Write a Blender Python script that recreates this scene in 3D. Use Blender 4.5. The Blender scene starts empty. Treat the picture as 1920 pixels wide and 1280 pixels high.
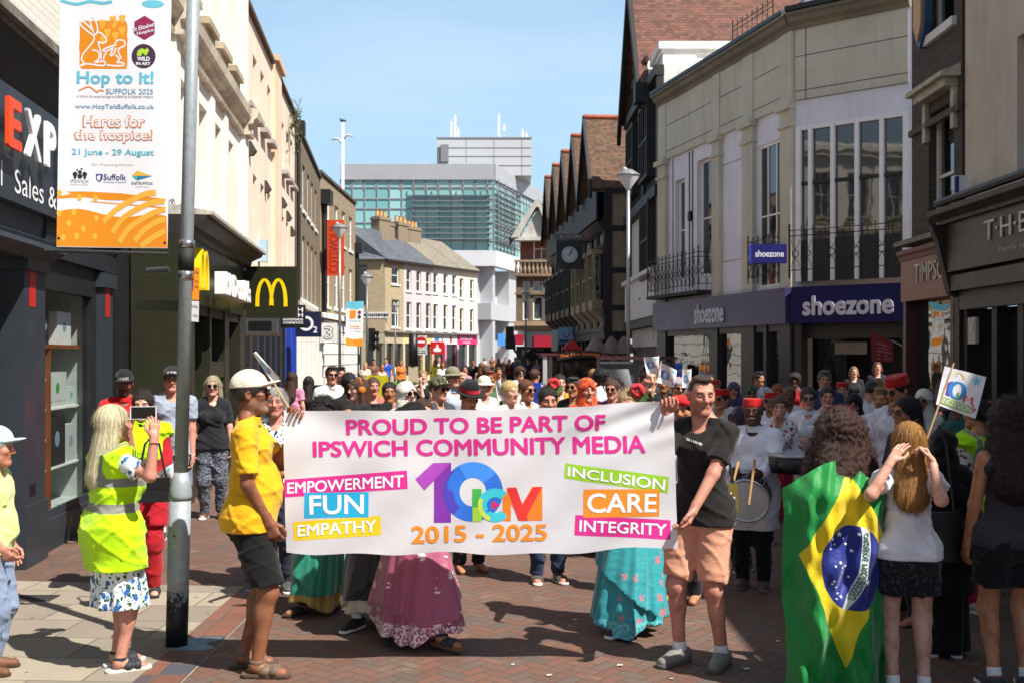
import bpy, math, random
import numpy as np
from mathutils import Vector, Matrix
S = bpy.context.scene
COL = S.collection
rnd = random.Random(7)
F, HZ, HC = 2000.0, 666.0, 1.87          # focal length in photo pixels, horizon row, eye height

# ------------------------------------------------------------------ camera
cam = bpy.data.cameras.new('camera'); co = bpy.data.objects.new('camera', cam); COL.objects.link(co)
co.location = (0, 0, HC); co.rotation_euler = (math.radians(90), 0, 0)
cam.sensor_width = 36; cam.lens = 36*F/1920; cam.shift_y = (HZ-640)/1920
cam.clip_start = .1; cam.clip_end = 3000
cam.dof.use_dof = True; cam.dof.focus_distance = 6.8; cam.dof.aperture_fstop = 7.0
S.camera = co
# ------------------------------------------------------------------ world and sun
SUN = Vector((.585, -.472, 1)).normalized()
w = bpy.data.worlds.new('World'); S.world = w; w.use_nodes = True
nt = w.node_tree; bg = nt.nodes['Background']
sky = nt.nodes.new('ShaderNodeTexSky'); sky.sky_type = 'NISHITA'; sky.sun_disc = False
sky.sun_elevation = math.asin(SUN.z); sky.sun_rotation = math.atan2(SUN.x, SUN.y)
sky.air_density = 1.0; sky.dust_density = 1.2; sky.ozone_density = 1.3
wc = nt.nodes.new('ShaderNodeTexCoord'); wm = nt.nodes.new('ShaderNodeMapping')
wm.inputs['Scale'].default_value = (1.5, 2.5, 11); wm.inputs['Rotation'].default_value = (.12, .25, 0)
wn = nt.nodes.new('ShaderNodeTexNoise'); wn.inputs['Scale'].default_value = 1.6; wn.inputs['Detail'].default_value = 7
wr = nt.nodes.new('ShaderNodeValToRGB'); wr.color_ramp.elements[0].position = .43; wr.color_ramp.elements[1].position = .95
wx = nt.nodes.new('ShaderNodeMixRGB'); wx.inputs[2].default_value = (6.5, 8.3, 10.2, 1)
nt.links.new(wc.outputs['Generated'], wm.inputs[0]); nt.links.new(wm.outputs[0], wn.inputs['Vector'])
nt.links.new(wn.outputs['Fac'], wr.inputs[0]); nt.links.new(wr.outputs[0], wx.inputs[0])
# bright hazy band low in the northern sky
ws = nt.nodes.new('ShaderNodeSeparateXYZ'); nt.links.new(wc.outputs['Generated'], ws.inputs[0])
def wmr(sock, a, b, c, d):
    n = nt.nodes.new('ShaderNodeMapRange'); n.interpolation_type = 'SMOOTHSTEP'; nt.links.new(sock, n.inputs[0])
    for i, q in enumerate((a, b, c, d)): n.inputs[i+1].default_value = q
    return n.outputs[0]
wp = nt.nodes.new('ShaderNodeMath'); wp.operation = 'MULTIPLY'
nt.links.new(wmr(ws.outputs[1], .4, .85, 0, .92), wp.inputs[0]); nt.links.new(wmr(ws.outputs[2], .1, .85, 1, 0), wp.inputs[1])
wh = nt.nodes.new('ShaderNodeMixRGB'); wh.inputs[2].default_value = (5.0, 7.6, 10.3, 1)
nt.links.new(wp.outputs[0], wh.inputs[0]); nt.links.new(sky.outputs[0], wh.inputs[1])
nt.links.new(wh.outputs[0], wx.inputs[1]); nt.links.new(wx.outputs[0], bg.inputs[0])
bg.inputs[1].default_value = .066
sl = bpy.data.lights.new('sun', 'SUN'); sl.energy = 5.0; sl.angle = math.radians(.5); sl.color = (1, .95, .87)
so = bpy.data.objects.new('sun', sl); COL.objects.link(so); so.location = (30, -30, 60)
so.rotation_euler = SUN.to_track_quat('Z', 'Y').to_euler()
S.view_settings.view_transform = 'Standard'; S.view_settings.look = 'None'
S.view_settings.exposure = 0.7; S.view_settings.gamma = 1
S.render.engine = 'CYCLES'
S.cycles.use_denoising = True; S.cycles.max_bounces = 7; S.cycles.diffuse_bounces = 3
S.cycles.glossy_bounces = 3; S.cycles.transparent_max_bounces = 8; S.cycles.sample_clamp_indirect = 6

# ------------------------------------------------------------------ helpers
def P(px, py, s): return Vector(((px-960)/s, F/s, HC+(HZ-py)/s))     # photo pixel + pixels per metre -> world
def lin(c):
    if isinstance(c, str):
        c = [int(c[i:i+2], 16)/255 for i in (1, 3, 5)]
        return tuple(x/12.92 if x <= .04045 else ((x+.055)/1.055)**2.4 for x in c)
    return tuple(c)

class E:                                                             # math on shader sockets
    def __init__(s, nt, k): s.nt = nt; s.k = k
    def op(s, o, b=None, c=None):
        n = s.nt.nodes.new('ShaderNodeMath'); n.operation = o
        for i, x in enumerate((s, b, c)):
            if x is None: continue
            if isinstance(x, E): s.nt.links.new(x.k, n.inputs[i])
            else: n.inputs[i].default_value = x
        return E(s.nt, n.outputs[0])
    def __add__(s, b): return s.op('ADD', b)
    def __sub__(s, b): return s.op('SUBTRACT', b)
    def __mul__(s, b): return s.op('MULTIPLY', b)
    def __truediv__(s, b): return s.op('DIVIDE', b)
    def floor(s): return s.op('FLOOR')
    def fract(s): return s.op('FRACT')
    def mod(s, b): return s.op('FLOORED_MODULO', b)
    def abs(s): return s.op('ABSOLUTE')
    def sin(s): return s.op('SINE')
    def sqrt(s): return s.op('SQRT')
    def min(s, b): return s.op('MINIMUM', b)
    def max(s, b): return s.op('MAXIMUM', b)
    def lt(s, b): return s.op('LESS_THAN', b)
    def gt(s, b): return s.op('GREATER_THAN', b)
    def inv(s): return E.const(s.nt, 1)-s
    @staticmethod
    def const(nt, v):
        n = nt.nodes.new('ShaderNodeValue'); n.outputs[0].default_value = v; return E(nt, n.outputs[0])

def newmat(name):
    m = bpy.data.materials.new(name); m.use_nodes = True
    return m, m.node_tree, m.node_tree.nodes['Principled BSDF']
def coords(nt, kind='Object'):
    n = nt.nodes.new('ShaderNodeTexCoord'); return n.outputs[kind]
def xyz(nt, sock):
    n = nt.nodes.new('ShaderNodeSeparateXYZ'); nt.links.new(sock, n.inputs[0]); return [E(nt, o) for o in n.outputs]
def comb(nt, x, y, z=0):
    n = nt.nodes.new('ShaderNodeCombineXYZ')
    for i, q in enumerate((x, y, z)):
        if isinstance(q, E): nt.links.new(q.k, n.inputs[i])
        else: n.inputs[i].default_value = q
    return n.outputs[0]
def noise(nt, vec, scale, detail=4, rough=.55, out='Fac'):
    n = nt.nodes.new('ShaderNodeTexNoise'); n.inputs['Scale'].default_value = scale
    n.inputs['Detail'].default_value = detail; n.inputs['Roughness'].default_value = rough
    if vec is not None: nt.links.new(vec, n.inputs['Vector'])
    return E(nt, n.outputs[out])
def white(nt, vec):
    n = nt.nodes.new('ShaderNodeTexWhiteNoise'); n.noise_dimensions = '3D'; nt.links.new(vec, n.inputs['Vector'])
    return E(nt, n.outputs['Value'])
def ramp(nt, fac, stops, interp='LINEAR'):
    n = nt.nodes.new('ShaderNodeValToRGB'); n.color_ramp.interpolation = interp
    el = n.color_ramp.elements
    while len(el) < len(stops): el.new(.5)
    for e_, (p, c) in zip(el, stops): e_.position = p; e_.color = (*lin(c), 1)
    nt.links.new(fac.k, n.inputs[0]); return n.outputs[0]
def mix(nt, fac, a, b, mode='MIX'):
    n = nt.nodes.new('ShaderNodeMixRGB'); n.blend_type = mode
    for i, q in enumerate((fac, a, b)):
        if isinstance(q, E): nt.links.new(q.k, n.inputs[i])
        elif isinstance(q, (int, float)): n.inputs[i].default_value = q
        elif isinstance(q, (str, tuple, list)): n.inputs[i].default_value = (*lin(q), 1)
        else: nt.links.new(q, n.inputs[i])
    return n.outputs[0]
def bump(nt, b, h, strength=.3, dist=.01):
    n = nt.nodes.new('ShaderNodeBump'); n.inputs['Strength'].default_value = strength; n.inputs['Distance'].default_value = dist
    nt.links.new(h.k if isinstance(h, E) else h, n.inputs['Height']); nt.links.new(n.outputs[0], b.inputs['Normal'])

_mc = {}
def plain(col, rough=.6, metal=0, var=.12, scale=5, bs=0, bscale=60, spec=.5, name=None, coat=0):
    """a painted / cast / woven surface: one colour with uneven wear, and an optional fine relief"""
    key = (col, rough, metal, var, scale, bs, bscale, spec, coat)
    if key in _mc: return _mc[key]
    m, nt, b = newmat(name or 'surface'); v = coords(nt); c = lin(col)
    n = noise(nt, v, scale, 6, .6)
    cc = ramp(nt, n, [(.3, tuple(x*(1-var) for x in c)), (.7, tuple(min(1, x*(1+var)) for x in c))])
    nt.links.new(cc, b.inputs['Base Color'])
    b.inputs['Metallic'].default_value = metal; b.inputs['Specular IOR Level'].default_value = spec
    r = noise(nt, v, scale*2.3, 3)
    nt.links.new((r*.25+(rough-.12)).k, b.inputs['Roughness'])
    if coat: b.inputs['Coat Weight'].default_value = coat
    if bs: bump(nt, b, noise(nt, v, bscale, 4), bs, .01)
    _mc[key] = m; return m
def wallpaint(col, col2=None, streak=.5, rough=.8, grime=None, bs=.25):
    """masonry paint or render: blotches, vertical rain streaks, fine grain"""
    key = ('wp', col, col2, streak, rough, grime)
    if key in _mc: return _mc[key]
    m, nt, b = newmat('masonry_paint'); v = coords(nt); X = xyz(nt, v); c = lin(col); c2 = lin(col2) if col2 else tuple(x*.86 for x in c)
    n1 = noise(nt, v, .9, 6, .62)
    base = ramp(nt, n1, [(.35, c2), (.6, c)])
    st = noise(nt, comb(nt, X[0]*3.1, X[1]*3.1, X[2]*.35), 1.3, 6, .68)
    g = lin(grime) if grime else tuple(x*.6 for x in c)
    base = mix(nt, ((st-.52)*4).op('MULTIPLY', streak).max(0).min(.55), base, g)
    sp = noise(nt, v, 38, 3)
    base = mix(nt, (sp-.66).max(0)*1.2, base, g)
    nt.links.new(base, b.inputs['Base Color']); b.inputs['Roughness'].default_value = rough
    bump(nt, b, noise(nt, v, 24, 5, .65), bs, .012)
    _mc[key] = m; return m
def bricks(c1, c2, mortar, bw=.225, bh=.075, ms=.011, patch=None, bs=.6, painted=False, c3=None):
    """brick or tile courses in the wall's own metres (uv)"""
    key = ('bk', c1, c2, mortar, bw, bh, ms, painted, c3)
    if key in _mc: return _mc[key]
    m, nt, b = newmat('brickwork'); v = coords(nt, 'UV')
    t = nt.nodes.new('ShaderNodeTexBrick'); nt.links.new(v, t.inputs['Vector'])
    t.inputs['Scale'].default_value = 1; t.inputs['Brick Width'].default_value = bw; t.inputs['Row Height'].default_value = bh
    t.inputs['Mortar Size'].default_value = ms; t.inputs['Mortar Smooth'].default_value = .3; t.inputs['Bias'].default_value = 0
    t.inputs['Color1'].default_value = (0, 0, 0, 1); t.inputs['Color2'].default_value = (1, 1, 1, 1); t.inputs['Mortar'].default_value = (.5, .5, .5, 1)
    X = xyz(nt, v)
    row = (X[1]/bh).floor(); half = row.mod(2)*.5
    idv = comb(nt, (X[0]/bw+half).floor(), row, 3)
    rn = white(nt, idv)
    big = noise(nt, v, .7, 5, .6)
    stops = [(.0, c1), (.55, c2)]
    stops.append((1.0, c3 or c1))
    base = ramp(nt, (rn*.75+big*.5-.12).max(0).min(1), stops)
    base = mix(nt, E(nt, t.outputs['Fac']), base, mortar)
    fine = noise(nt, v, 30, 4, .7)
    base = mix(nt, (fine-.5).max(0)*.7, base, tuple(x*.55 for x in lin(c1)))
    nt.links.new(base, b.inputs['Base Color']); b.inputs['Roughness'].default_value = .85
    hgt = E(nt, t.outputs['Fac']).inv()*.6+rn*.25+fine*.2
    bump(nt, b, hgt, bs*(.5 if painted else 1), .015)
    _mc[key] = m; return m
def tiles(cols, row=.115, wid=.17):
    """weathered plain clay tiles: courses that overlap, each tile its own tone, lichen"""
    m, nt, b = newmat('clay_tiles'); v = coords(nt, 'UV'); X = xyz(nt, v)
    wob = noise(nt, v, 1.3, 3); y = X[1]/row+(wob-.5)*.5; r = y.floor(); fy = y.fract(); x = X[0]/wid+r.mod(2)*.5+(white(nt, comb(nt, r, 7, 1))-.5)*.2; fx = x.fract()
    rn = white(nt, comb(nt, x.floor(), r, 2)); big = noise(nt, v, .55, 6, .65)
    base = ramp(nt, (rn*.6+big*.7-.15).max(0).min(1), cols)
    li = noise(nt, v, 2.6, 6, .7); base = mix(nt, ((li-.55)*3).max(0).min(.5), base, '#5f5a3c')
    edge = (fy.lt(.14)+(fx.min(fx.inv())).lt(.05)*.6).min(1); base = mix(nt, edge*.72, base, '#1b1310')  # painted shadow line under each course's lower edge, plus faint side joints
    nt.links.new(base, b.inputs['Base Color']); b.inputs['Roughness'].default_value = .88
    bump(nt, b, fy.inv()*.6+rn*.35+noise(nt, v, 20, 4)*.2, .5, .02); return m
def glass(col='#10161a', rough=.04, wav=.015, spec=.9):
    key = ('gl', col, rough, wav, spec)
    if key in _mc: return _mc[key]
    m, nt, b = newmat('window_glass'); v = coords(nt)
    b.inputs['Base Color'].default_value = (*lin(col), 1); b.inputs['Roughness'].default_value = rough
    b.inputs['Specular IOR Level'].default_value = spec; b.inputs['IOR'].default_value = 1.7
    if wav: bump(nt, b, noise(nt, v, 1.1, 2), wav, 1.0)
    _mc[key] = m; return m
def clearglass():
    if 'cg' in _mc: return _mc['cg']
    m, nt, b = newmat('clear_glass')
    t = nt.nodes.new('ShaderNodeBsdfTransparent'); g = nt.nodes.new('ShaderNodeBsdfGlossy'); g.inputs['Roughness'].default_value = .03
    f = nt.nodes.new('ShaderNodeLayerWeight'); f.inputs[0].default_value = .5; f_ = (E(nt, f.outputs['Facing']).op('POWER', 4)*.7+.05); x = nt.nodes.new('ShaderNodeMixShader')
    t.inputs[0].default_value = (.82, .86, .84, 1)
    nt.links.new(f_.k, x.inputs[0]); nt.links.new(t.outputs[0], x.inputs[1]); nt.links.new(g.outputs[0], x.inputs[2])
    nt.links.new(x.outputs[0], nt.nodes['Material Output'].inputs[0]); _mc['cg'] = m; return m
def ink(col, rough=.55):
    return plain(col, rough, 0, .03, 3, name='sign_paint')

# ---- mesh builder
class MB:
    def __init__(s): s.v = []; s.f = []
    def quad(s, *p):
        i = len(s.v); s.v += [tuple(q) for q in p]; s.f.append(tuple(range(i, i+len(p)))); return s
    def box(s, x0, x1, y0, y1, z0, z1, M=None):
        i = len(s.v)
        p = [(x0, y0, z0), (x1, y0, z0), (x1, y1, z0), (x0, y1, z0), (x0, y0, z1), (x1, y0, z1), (x1, y1, z1), (x0, y1, z1)]
        if M: p = [tuple(M @ Vector(q)) for q in p]
        s.v += p
        s.f += [tuple(i+k for k in q) for q in ((0, 3, 2, 1), (4, 5, 6, 7), (0, 1, 5, 4), (1, 2, 6, 5), (2, 3, 7, 6), (3, 0, 4, 7))]
        return s
    def prism(s, poly, y0, y1):                 # polygon in xz, from y0 (front) to y1
        i = len(s.v); n = len(poly)
        s.v += [(x, y0, z) for x, z in poly]+[(x, y1, z) for x, z in poly]
        s.f.append(tuple(range(i, i+n))); s.f.append(tuple(range(i+2*n-1, i+n-1, -1)))
        for k in range(n): s.f.append((i+k, i+n+k, i+n+(k+1) % n, i+(k+1) % n))
        return s
    def extr(s, poly, x0, x1):                  # profile in yz swept along x
        i = len(s.v); n = len(poly)
        s.v += [(x0, y, z) for y, z in poly]+[(x1, y, z) for y, z in poly]
        s.f.append(tuple(range(i+n-1, i-1, -1))); s.f.append(tuple(range(i+n, i+2*n)))
        for k in range(n): s.f.append((i+k, i+(k+1) % n, i+n+(k+1) % n, i+n+k))
        return s
    def tube(s, pts, r, n=8, cap=True):
        pts = [Vector(p) for p in pts]; i0 = len(s.v); up = None
        rs = r if isinstance(r, (list, tuple)) else [r]*len(pts)
        for k, p in enumerate(pts):
            t = (pts[min(k+1, len(pts)-1)]-pts[max(k-1, 0)]).normalized()
            if up is None: up = t.orthogonal().normalized()
            up = (up-t*up.dot(t)).normalized(); b = t.cross(up)
            for j in range(n):
                a = 2*math.pi*j/n; s.v.append(tuple(p+(up*math.cos(a)+b*math.sin(a))*rs[k]))
        for k in range(len(pts)-1):
            for j in range(n):
                a = i0+k*n+j; b_ = i0+k*n+(j+1) % n; s.f.append((a, b_, b_+n, a+n))
        if cap:
            s.f.append(tuple(range(i0+n-1, i0-1, -1))); e = i0+(len(pts)-1)*n; s.f.append(tuple(range(e, e+n)))
        return s
    def lathe(s, prof, n=16, c=(0, 0, 0)):      # (r, z) pairs
        i0 = len(s.v)
        for r, z in prof:
            for j in range(n):
                a = 2*math.pi*j/n; s.v.append((c[0]+r*math.cos(a), c[1]+r*math.sin(a), c[2]+z))
        for k in range(len(prof)-1):
            for j in range(n):
                a = i0+k*n+j; b_ = i0+k*n+(j+1) % n; s.f.append((a, b_, b_+n, a+n))
        s.f.append(tuple(range(i0+n-1, i0-1, -1))); e = i0+(len(prof)-1)*n; s.f.append(tuple(range(e, e+n)))
        return s
    def grid(s, fn, nu, nv):
        i0 = len(s.v)
        for j in range(nv+1):
            for i in range(nu+1): s.v.append(tuple(fn(i/nu, j/nv)))
        for j in range(nv):
            for i in range(nu):
                a = i0+j*(nu+1)+i; s.f.append((a, a+1, a+nu+2, a+nu+1))
        return s
    def disc(s, c, r, y=0, n=24, r2=None):      # disc in the xz plane facing -y
        i0 = len(s.v)
        for j in range(n):
            a = 2*math.pi*j/n; s.v.append((c[0]+r*math.cos(a), y, c[1]+(r2 or r)*math.sin(a)))
        s.f.append(tuple(range(i0, i0+n))); return s
    def ring(s, c, r0, r1, y=0, n=28, a0=0, a1=2*math.pi):
        i0 = len(s.v)
        for j in range(n+1):
            a = a0+(a1-a0)*j/n
            s.v += [(c[0]+r0*math.cos(a), y, c[1]+r0*math.sin(a)), (c[0]+r1*math.cos(a), y, c[1]+r1*math.sin(a))]
        for j in range(n): k = i0+2*j; s.f.append((k, k+1, k+3, k+2))
        return s
    def add(s, verts, faces):
        i = len(s.v); s.v += [tuple(q) for q in verts]; s.f += [tuple(i+k for k in q) for q in faces]; return s
    def xf(s, fn): s.v = [tuple(fn(Vector(p))) for p in s.v]; return s
    def build(s, name, mat, parent=None, smooth=False, uv=True):
        me = bpy.data.meshes.new(name); me.from_pydata(s.v, [], s.f); me.update()
        if uv and len(s.f) < 20000:
            L = me.uv_layers.new(name='UVMap').data
            for p in me.polygons:
                n = p.normal
                t = Vector((0, 0, 1)).cross(n)
                t = Vector((1, 0, 0)) if t.length < .05 else t.normalized()
                q = n.cross(t)
                for li in p.loop_indices:
                    vv = me.vertices[me.loops[li].vertex_index].co; L[li].uv = (vv.dot(t), vv.dot(q))
        return link(name, me, mat, parent, smooth)
def link(name, me, mat, parent=None, smooth=False):
    if smooth: me.polygons.foreach_set('use_smooth', [True]*len(me.polygons))
    if mat: me.materials.append(mat)
    o = bpy.data.objects.new(name, me); COL.objects.link(o)
    if parent: o.parent = parent
    return o
def tag(o, label=None, cat=None, group=None, kind=None):
    for k, v in (('label', label), ('category', cat), ('group', group), ('kind', kind)):
        if v: o[k] = v
    return o
def thing(name, label, cat, loc=(0, 0, 0), rz=0, group=None):
    o = bpy.data.objects.new(name, None); o.empty_display_size = .1; COL.objects.link(o)
    o.location = loc; o.rotation_euler = (0, 0, rz); return tag(o, label, cat, group)
def copy_tree(o, parent=None):
    c = o.copy(); COL.objects.link(c)
    if parent: c.parent = parent
    for ch in list(o.children): copy_tree(ch, c)
    return c

_tc = {}
def glyphs(txt, bold=0., ext=0., font_shear=0, res=3, spacing=1.0):
    """lettering as vertices scaled to a unit box (x right, z up, front at y=-ext)"""
    key = (txt, bold, font_shear, res, spacing)
    if key not in _tc:
        cu = bpy.data.curves.new('lettering', 'FONT'); cu.body = txt; cu.size = 1; cu.offset = 0; cu.shear = font_shear
        cu.resolution_u = res; cu.space_character = spacing; cu.align_x = 'CENTER'; cu.space_line = .95
        cu.extrude = 0
        o = bpy.data.objects.new('lettering', cu); me = o.to_mesh()
        V = np.array([v.co[:] for v in me.vertices]); Fc = [tuple(p.vertices) for p in me.polygons]
        o.to_mesh_clear(); bpy.data.objects.remove(o); bpy.data.curves.remove(cu)
        V[:, 2] = 0; n = len(V); fat = bold*.9
        if fat > .004:                           # heavier weight: shifted copies, each a hair in front of the last
            VV = [V]; FF = list(Fc)
            for k in range(8):
                a = k*math.pi/4; W = V+np.array((math.cos(a)*fat, math.sin(a)*fat, 0)); W[:, 2] = k+1; VV.append(W); FF += [tuple(i+n*(k+1) for i in f) for f in Fc]
            V = np.concatenate(VV); Fc = FF
        lo = V.min(0); hi = V.max(0); lo[2] = 0; d = np.maximum(hi-lo, 1e-6); d[2] = 1; V = (V-lo)/d; _tc[key] = (V, Fc, d[0]/d[1])
    return _tc[key]
def letter(txt, x0, x1, z0, z1, y, mat, parent, bold=.012, ext=0., name='lettering', res=3, shear=0, spacing=1.0):
    """flat or raised lettering fitted to a box on a face that looks along -y"""
    V, Fc, _ = glyphs(txt, bold, 0, shear, res, spacing); mb = MB()
    pts = [(x0+(x1-x0)*a, y-l*.0004, z0+(z1-z0)*b) for a, b, l in V]
    mb.add(pts, Fc)
    if ext:
        mb.v = [(a, q-ext, b) for a, q, b in pts]
        cnt = {}
        for f in Fc:
            for i in range(len(f)):
                e = (f[i], f[(i+1) % len(f)]); k = (min(e), max(e)); cnt.setdefault(k, []).append(e)
        n = len(mb.v); mb.v += [(a, y, b) for a, _, b in pts]
        for k, es in cnt.items():
            if len(es) == 1: a, b = es[0]; mb.f.append((b, a, a+n, b+n))
    return mb.build(name, mat, parent, uv=False)
def textmap(mb, txt, fn, bold=.012, res=3, spacing=1.0):
    """lettering pushed through fn(u, v) (v up)"""
    V, Fc, _ = glyphs(txt, bold, 0, 0, res, spacing); mb.add([(q[0], q[1]-l*.0004, q[2]) for q, l in ((fn(a, b), l) for a, b, l in V)], Fc); return mb

# ---- walls with openings. Local frame: x to the right along the face, y into the building, z up
def wall(parent, W, z0, z1, holes, mat, rev=.14, D=None, name='wall', x0=0, y=0, top=True, rmat=None):
    mb = MB(); xs = sorted({x0, x0+W, *[h[0] for h in holes], *[h[1] for h in holes]}); zs = sorted({z0, z1, *[h[2] for h in holes], *[h[3] for h in holes]})
    xs = [a for a in xs if x0-1e-6 <= a <= x0+W+1e-6]; zs = [a for a in zs if z0-1e-6 <= a <= z1+1e-6]
    for a, b in zip(xs, xs[1:]):
        for c, d in zip(zs, zs[1:]):
            if any(h[0]-1e-6 <= a and b <= h[1]+1e-6 and h[2]-1e-6 <= c and d <= h[3]+1e-6 for h in holes): continue
            mb.quad((a, y, c), (b, y, c), (b, y, d), (a, y, d))
    for a, b, c, d in [h[:4] for h in holes]:
        r = y+rev
        mb.quad((a, y, c), (a, y, d), (a, r, d), (a, r, c)); mb.quad((b, y, d), (b, y, c), (b, r, c), (b, r, d))
        mb.quad((a, y, d), (b, y, d), (b, r, d), (a, r, d)); mb.quad((a, r, c), (b, r, c), (b, y, c), (a, y, c))
    if D:
        a, b, e = x0, x0+W, y+D
        mb.quad((a, e, z0), (a, y, z0), (a, y, z1), (a, e, z1)); mb.quad((b, y, z0), (b, e, z0), (b, e, z1), (b, y, z1))
        mb.quad((b, e, z0), (a, e, z0), (a, e, z1), (b, e, z1))
        if top: mb.quad((a, y, z1), (b, y, z1), (b, e, z1), (a, e, z1))
    return mb.build(name, mat, parent)
def window(parent, x0, x1, z0, z1, y=.13, fm=None, gm=None, fw=.06, bars=(0, 1), sill=None, sm=None, fd=.05, name='window', arch=0):
    """frame with glazing bars (nx, nz) and one pane, set back at depth y"""
    fm = fm or plain('#e8e8e4', .5); gm = gm or glass(); mb = MB()
    mb.box(x0, x0+fw, y-fd, y, z0, z1).box(x1-fw, x1, y-fd, y, z0, z1).box(x0+fw, x1-fw, y-fd, y, z0, z0+fw).box(x0+fw, x1-fw, y-fd, y, z1-fw, z1)
    b = fw*.6
    for i in range(bars[0]):
        c = x0+(x1-x0)*(i+1)/(bars[0]+1); mb.box(c-b/2, c+b/2, y-fd+.006, y-.003, z0+fw, z1-fw)
    for i in range(bars[1]):
        c = z0+(z1-z0)*(i+1)/(bars[1]+1); mb.box(x0+fw, x1-fw, y-fd+.009, y-.005, c-b/2, c+b/2)
    o = mb.build(name, fm, parent)
    MB().quad((x0, y-.012, z0), (x1, y-.012, z0), (x1, y-.012, z1), (x0, y-.012, z1)).build('pane', gm, o)
    if sill:
        MB().box(x0-.08, x1+.08, -sill, y-fd-.002, z0-.11, z0-.002).build('sill', sm or fm, o)
    return o
def marks(parent, x0, x1, z0, z1, y, mat, rows=1, name='faded_print'):
    """print too small or worn to read: short strokes in rows"""
    mb = MB(); r_ = random.Random(int(1000*(x0+z1)) & 1023); h = (z1-z0)/rows
    for k in range(rows):
        x = x0; zb = z1-(k+1)*h
        while x < x1-h*.2:
            w_ = r_.uniform(.25, .6)*h
            if r_.random() < .86: q = r_.uniform(.12, .3)*h; mb.quad((x, y, zb+q), (min(x1, x+w_), y, zb+q), (min(x1, x+w_), y, zb+.78*h), (x, y, zb+.78*h))
            x += w_+.12*h
    return mb.build(name, mat, parent, uv=False)
def frame2(A, B):
    """location and turn of a face running from A to B (x, y) with A on the viewer's left"""
    A = Vector((*A, 0)); B = Vector((*B, 0)); d = B-A
    return A, math.atan2(d.y, d.x), d.length
# ================================================================== GROUND
def paver_mat(name, cols, wd=.105, joint=.07, tint=None):
    """herringbone block paving, worn, in metres"""
    m, nt, b = newmat(name); v = coords(nt); X = xyz(nt, v)
    a = math.radians(52); px = (X[0]*math.cos(a)+X[1]*math.sin(a))/wd+.3; py = (X[1]*math.cos(a)-X[0]*math.sin(a))/wd+.2
    wob = noise(nt, v, 2.2, 3); px = px+(wob-.5)*.12; py = py+(wob-.5)*-.1
    i = px.floor(); j = py.floor(); fx = px-i; fy = py-j
    k = (i-j).mod(4)
    hz = k.lt(1.5); k0 = k.lt(.5); k1 = k.gt(.5)*k.lt(1.5); k2 = k.gt(1.5)*k.lt(2.5); k3 = k.gt(2.5)
    big = 9.
    L = fx+(k1*big); R = fx.inv()+(k0*big); B = fy+(k2*big); T = fy.inv()+(k3*big)
    e = L.min(R).min(B.min(T))
    e = e+(noise(nt, v, 60, 3)-.5)*.05
    jt = ((e-joint*.45)/(joint*.9)).max(0).min(1)
    idv = comb(nt, i-k1, j-k2, 1)
    rn = white(nt, idv); big_ = noise(nt, v, .8, 6, .6); fine = noise(nt, v, 45, 4, .7)
    base = ramp(nt, rn, cols, 'LINEAR')
    base = mix(nt, ((big_-.45)*2.2).max(0).min(.6), base, '#6d574b')
    base = mix(nt, (fine-.45).max(0)*.9, base, '#4c3831')
    spots = noise(nt, v, 7.5, 2)
    base = mix(nt, (spots-.71).max(0)*6, base, '#3b2f2b')
    gum = nt.nodes.new('ShaderNodeTexVoronoi'); gum.inputs['Scale'].default_value = 2.1; nt.links.new(v, gum.inputs['Vector'])
    gd = E(nt, gum.outputs['Distance'])
    base = mix(nt, (gd.lt(.045))*.55, base, '#b8aea4'); g2 = nt.nodes.new('ShaderNodeTexVoronoi'); g2.inputs['Scale'].default_value = 3.3; nt.links.new(v, g2.inputs['Vector']); base = mix(nt, E(nt, g2.outputs['Distance']).lt(.07)*.7, base, '#2f2622')
    st2 = noise(nt, v, .33, 7, .7); base = mix(nt, ((st2-.47)*3.2).max(0).min(.62), base, '#493c35'); st3 = noise(nt, v, 1.9, 6, .75); base = mix(nt, ((st3-.57)*3).max(0).min(.45), base, '#8f7f70')
    base = mix(nt, jt, mix(nt, fine, '#41332a', '#66564a'), base)
    nt.links.new(base, b.inputs['Base Color']); b.inputs['Roughness'].default_value = .78
    bump(nt, b, jt*.7+fine*.25+rn*.15, .55, .01)
    return m
def slab_mat():
    m, nt, b = newmat('paving_slabs'); v = coords(nt); X = xyz(nt, v)
    a = math.radians(-3); ux = X[0]*math.cos(a)+X[1]*math.sin(a); uy = X[1]*math.cos(a)-X[0]*math.sin(a)
    sw, sh = .62, .46
    row = (uy/sh).floor(); cx = ux/sw+row.mod(2)*.5
    fx = cx.fract(); fy = (uy/sh).fract()
    e = (fx.min(fx.inv())*sw).min(fy.min(fy.inv())*sh)
    e = e+(noise(nt, v, 30, 3)-.5)*.004
    jt = (e/.009).max(0).min(1)
    rn = white(nt, comb(nt, cx.floor(), row, 2)); fine = noise(nt, v, 60, 5, .7); big = noise(nt, v, 1.4, 6, .65)
    base = ramp(nt, (rn*.55+big*.6-.1).max(0).min(1), [(.1, '#7b7266'), (.45, '#8d8375'), (.75, '#9b907e'), (1, '#8f7f6a')])
    base = mix(nt, (fine-.5).max(0)*1.1, base, '#6e6557')
    sp = nt.nodes.new('ShaderNodeTexVoronoi'); sp.inputs['Scale'].default_value = 4.2; nt.links.new(v, sp.inputs['Vector'])
    base = mix(nt, E(nt, sp.outputs['Distance']).lt(.075)*.8, base, '#4d463d')
    base = mix(nt, (noise(nt, v, 3.1, 4)-.62).max(0)*3, base, '#6f6454')
    base = mix(nt, jt, '#4f4638', base)
    nt.links.new(base, b.inputs['Base Color']); b.inputs['Roughness'].default_value = .85
    bump(nt, b, jt*.5+fine*.3, .45, .008)
    return m
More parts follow.
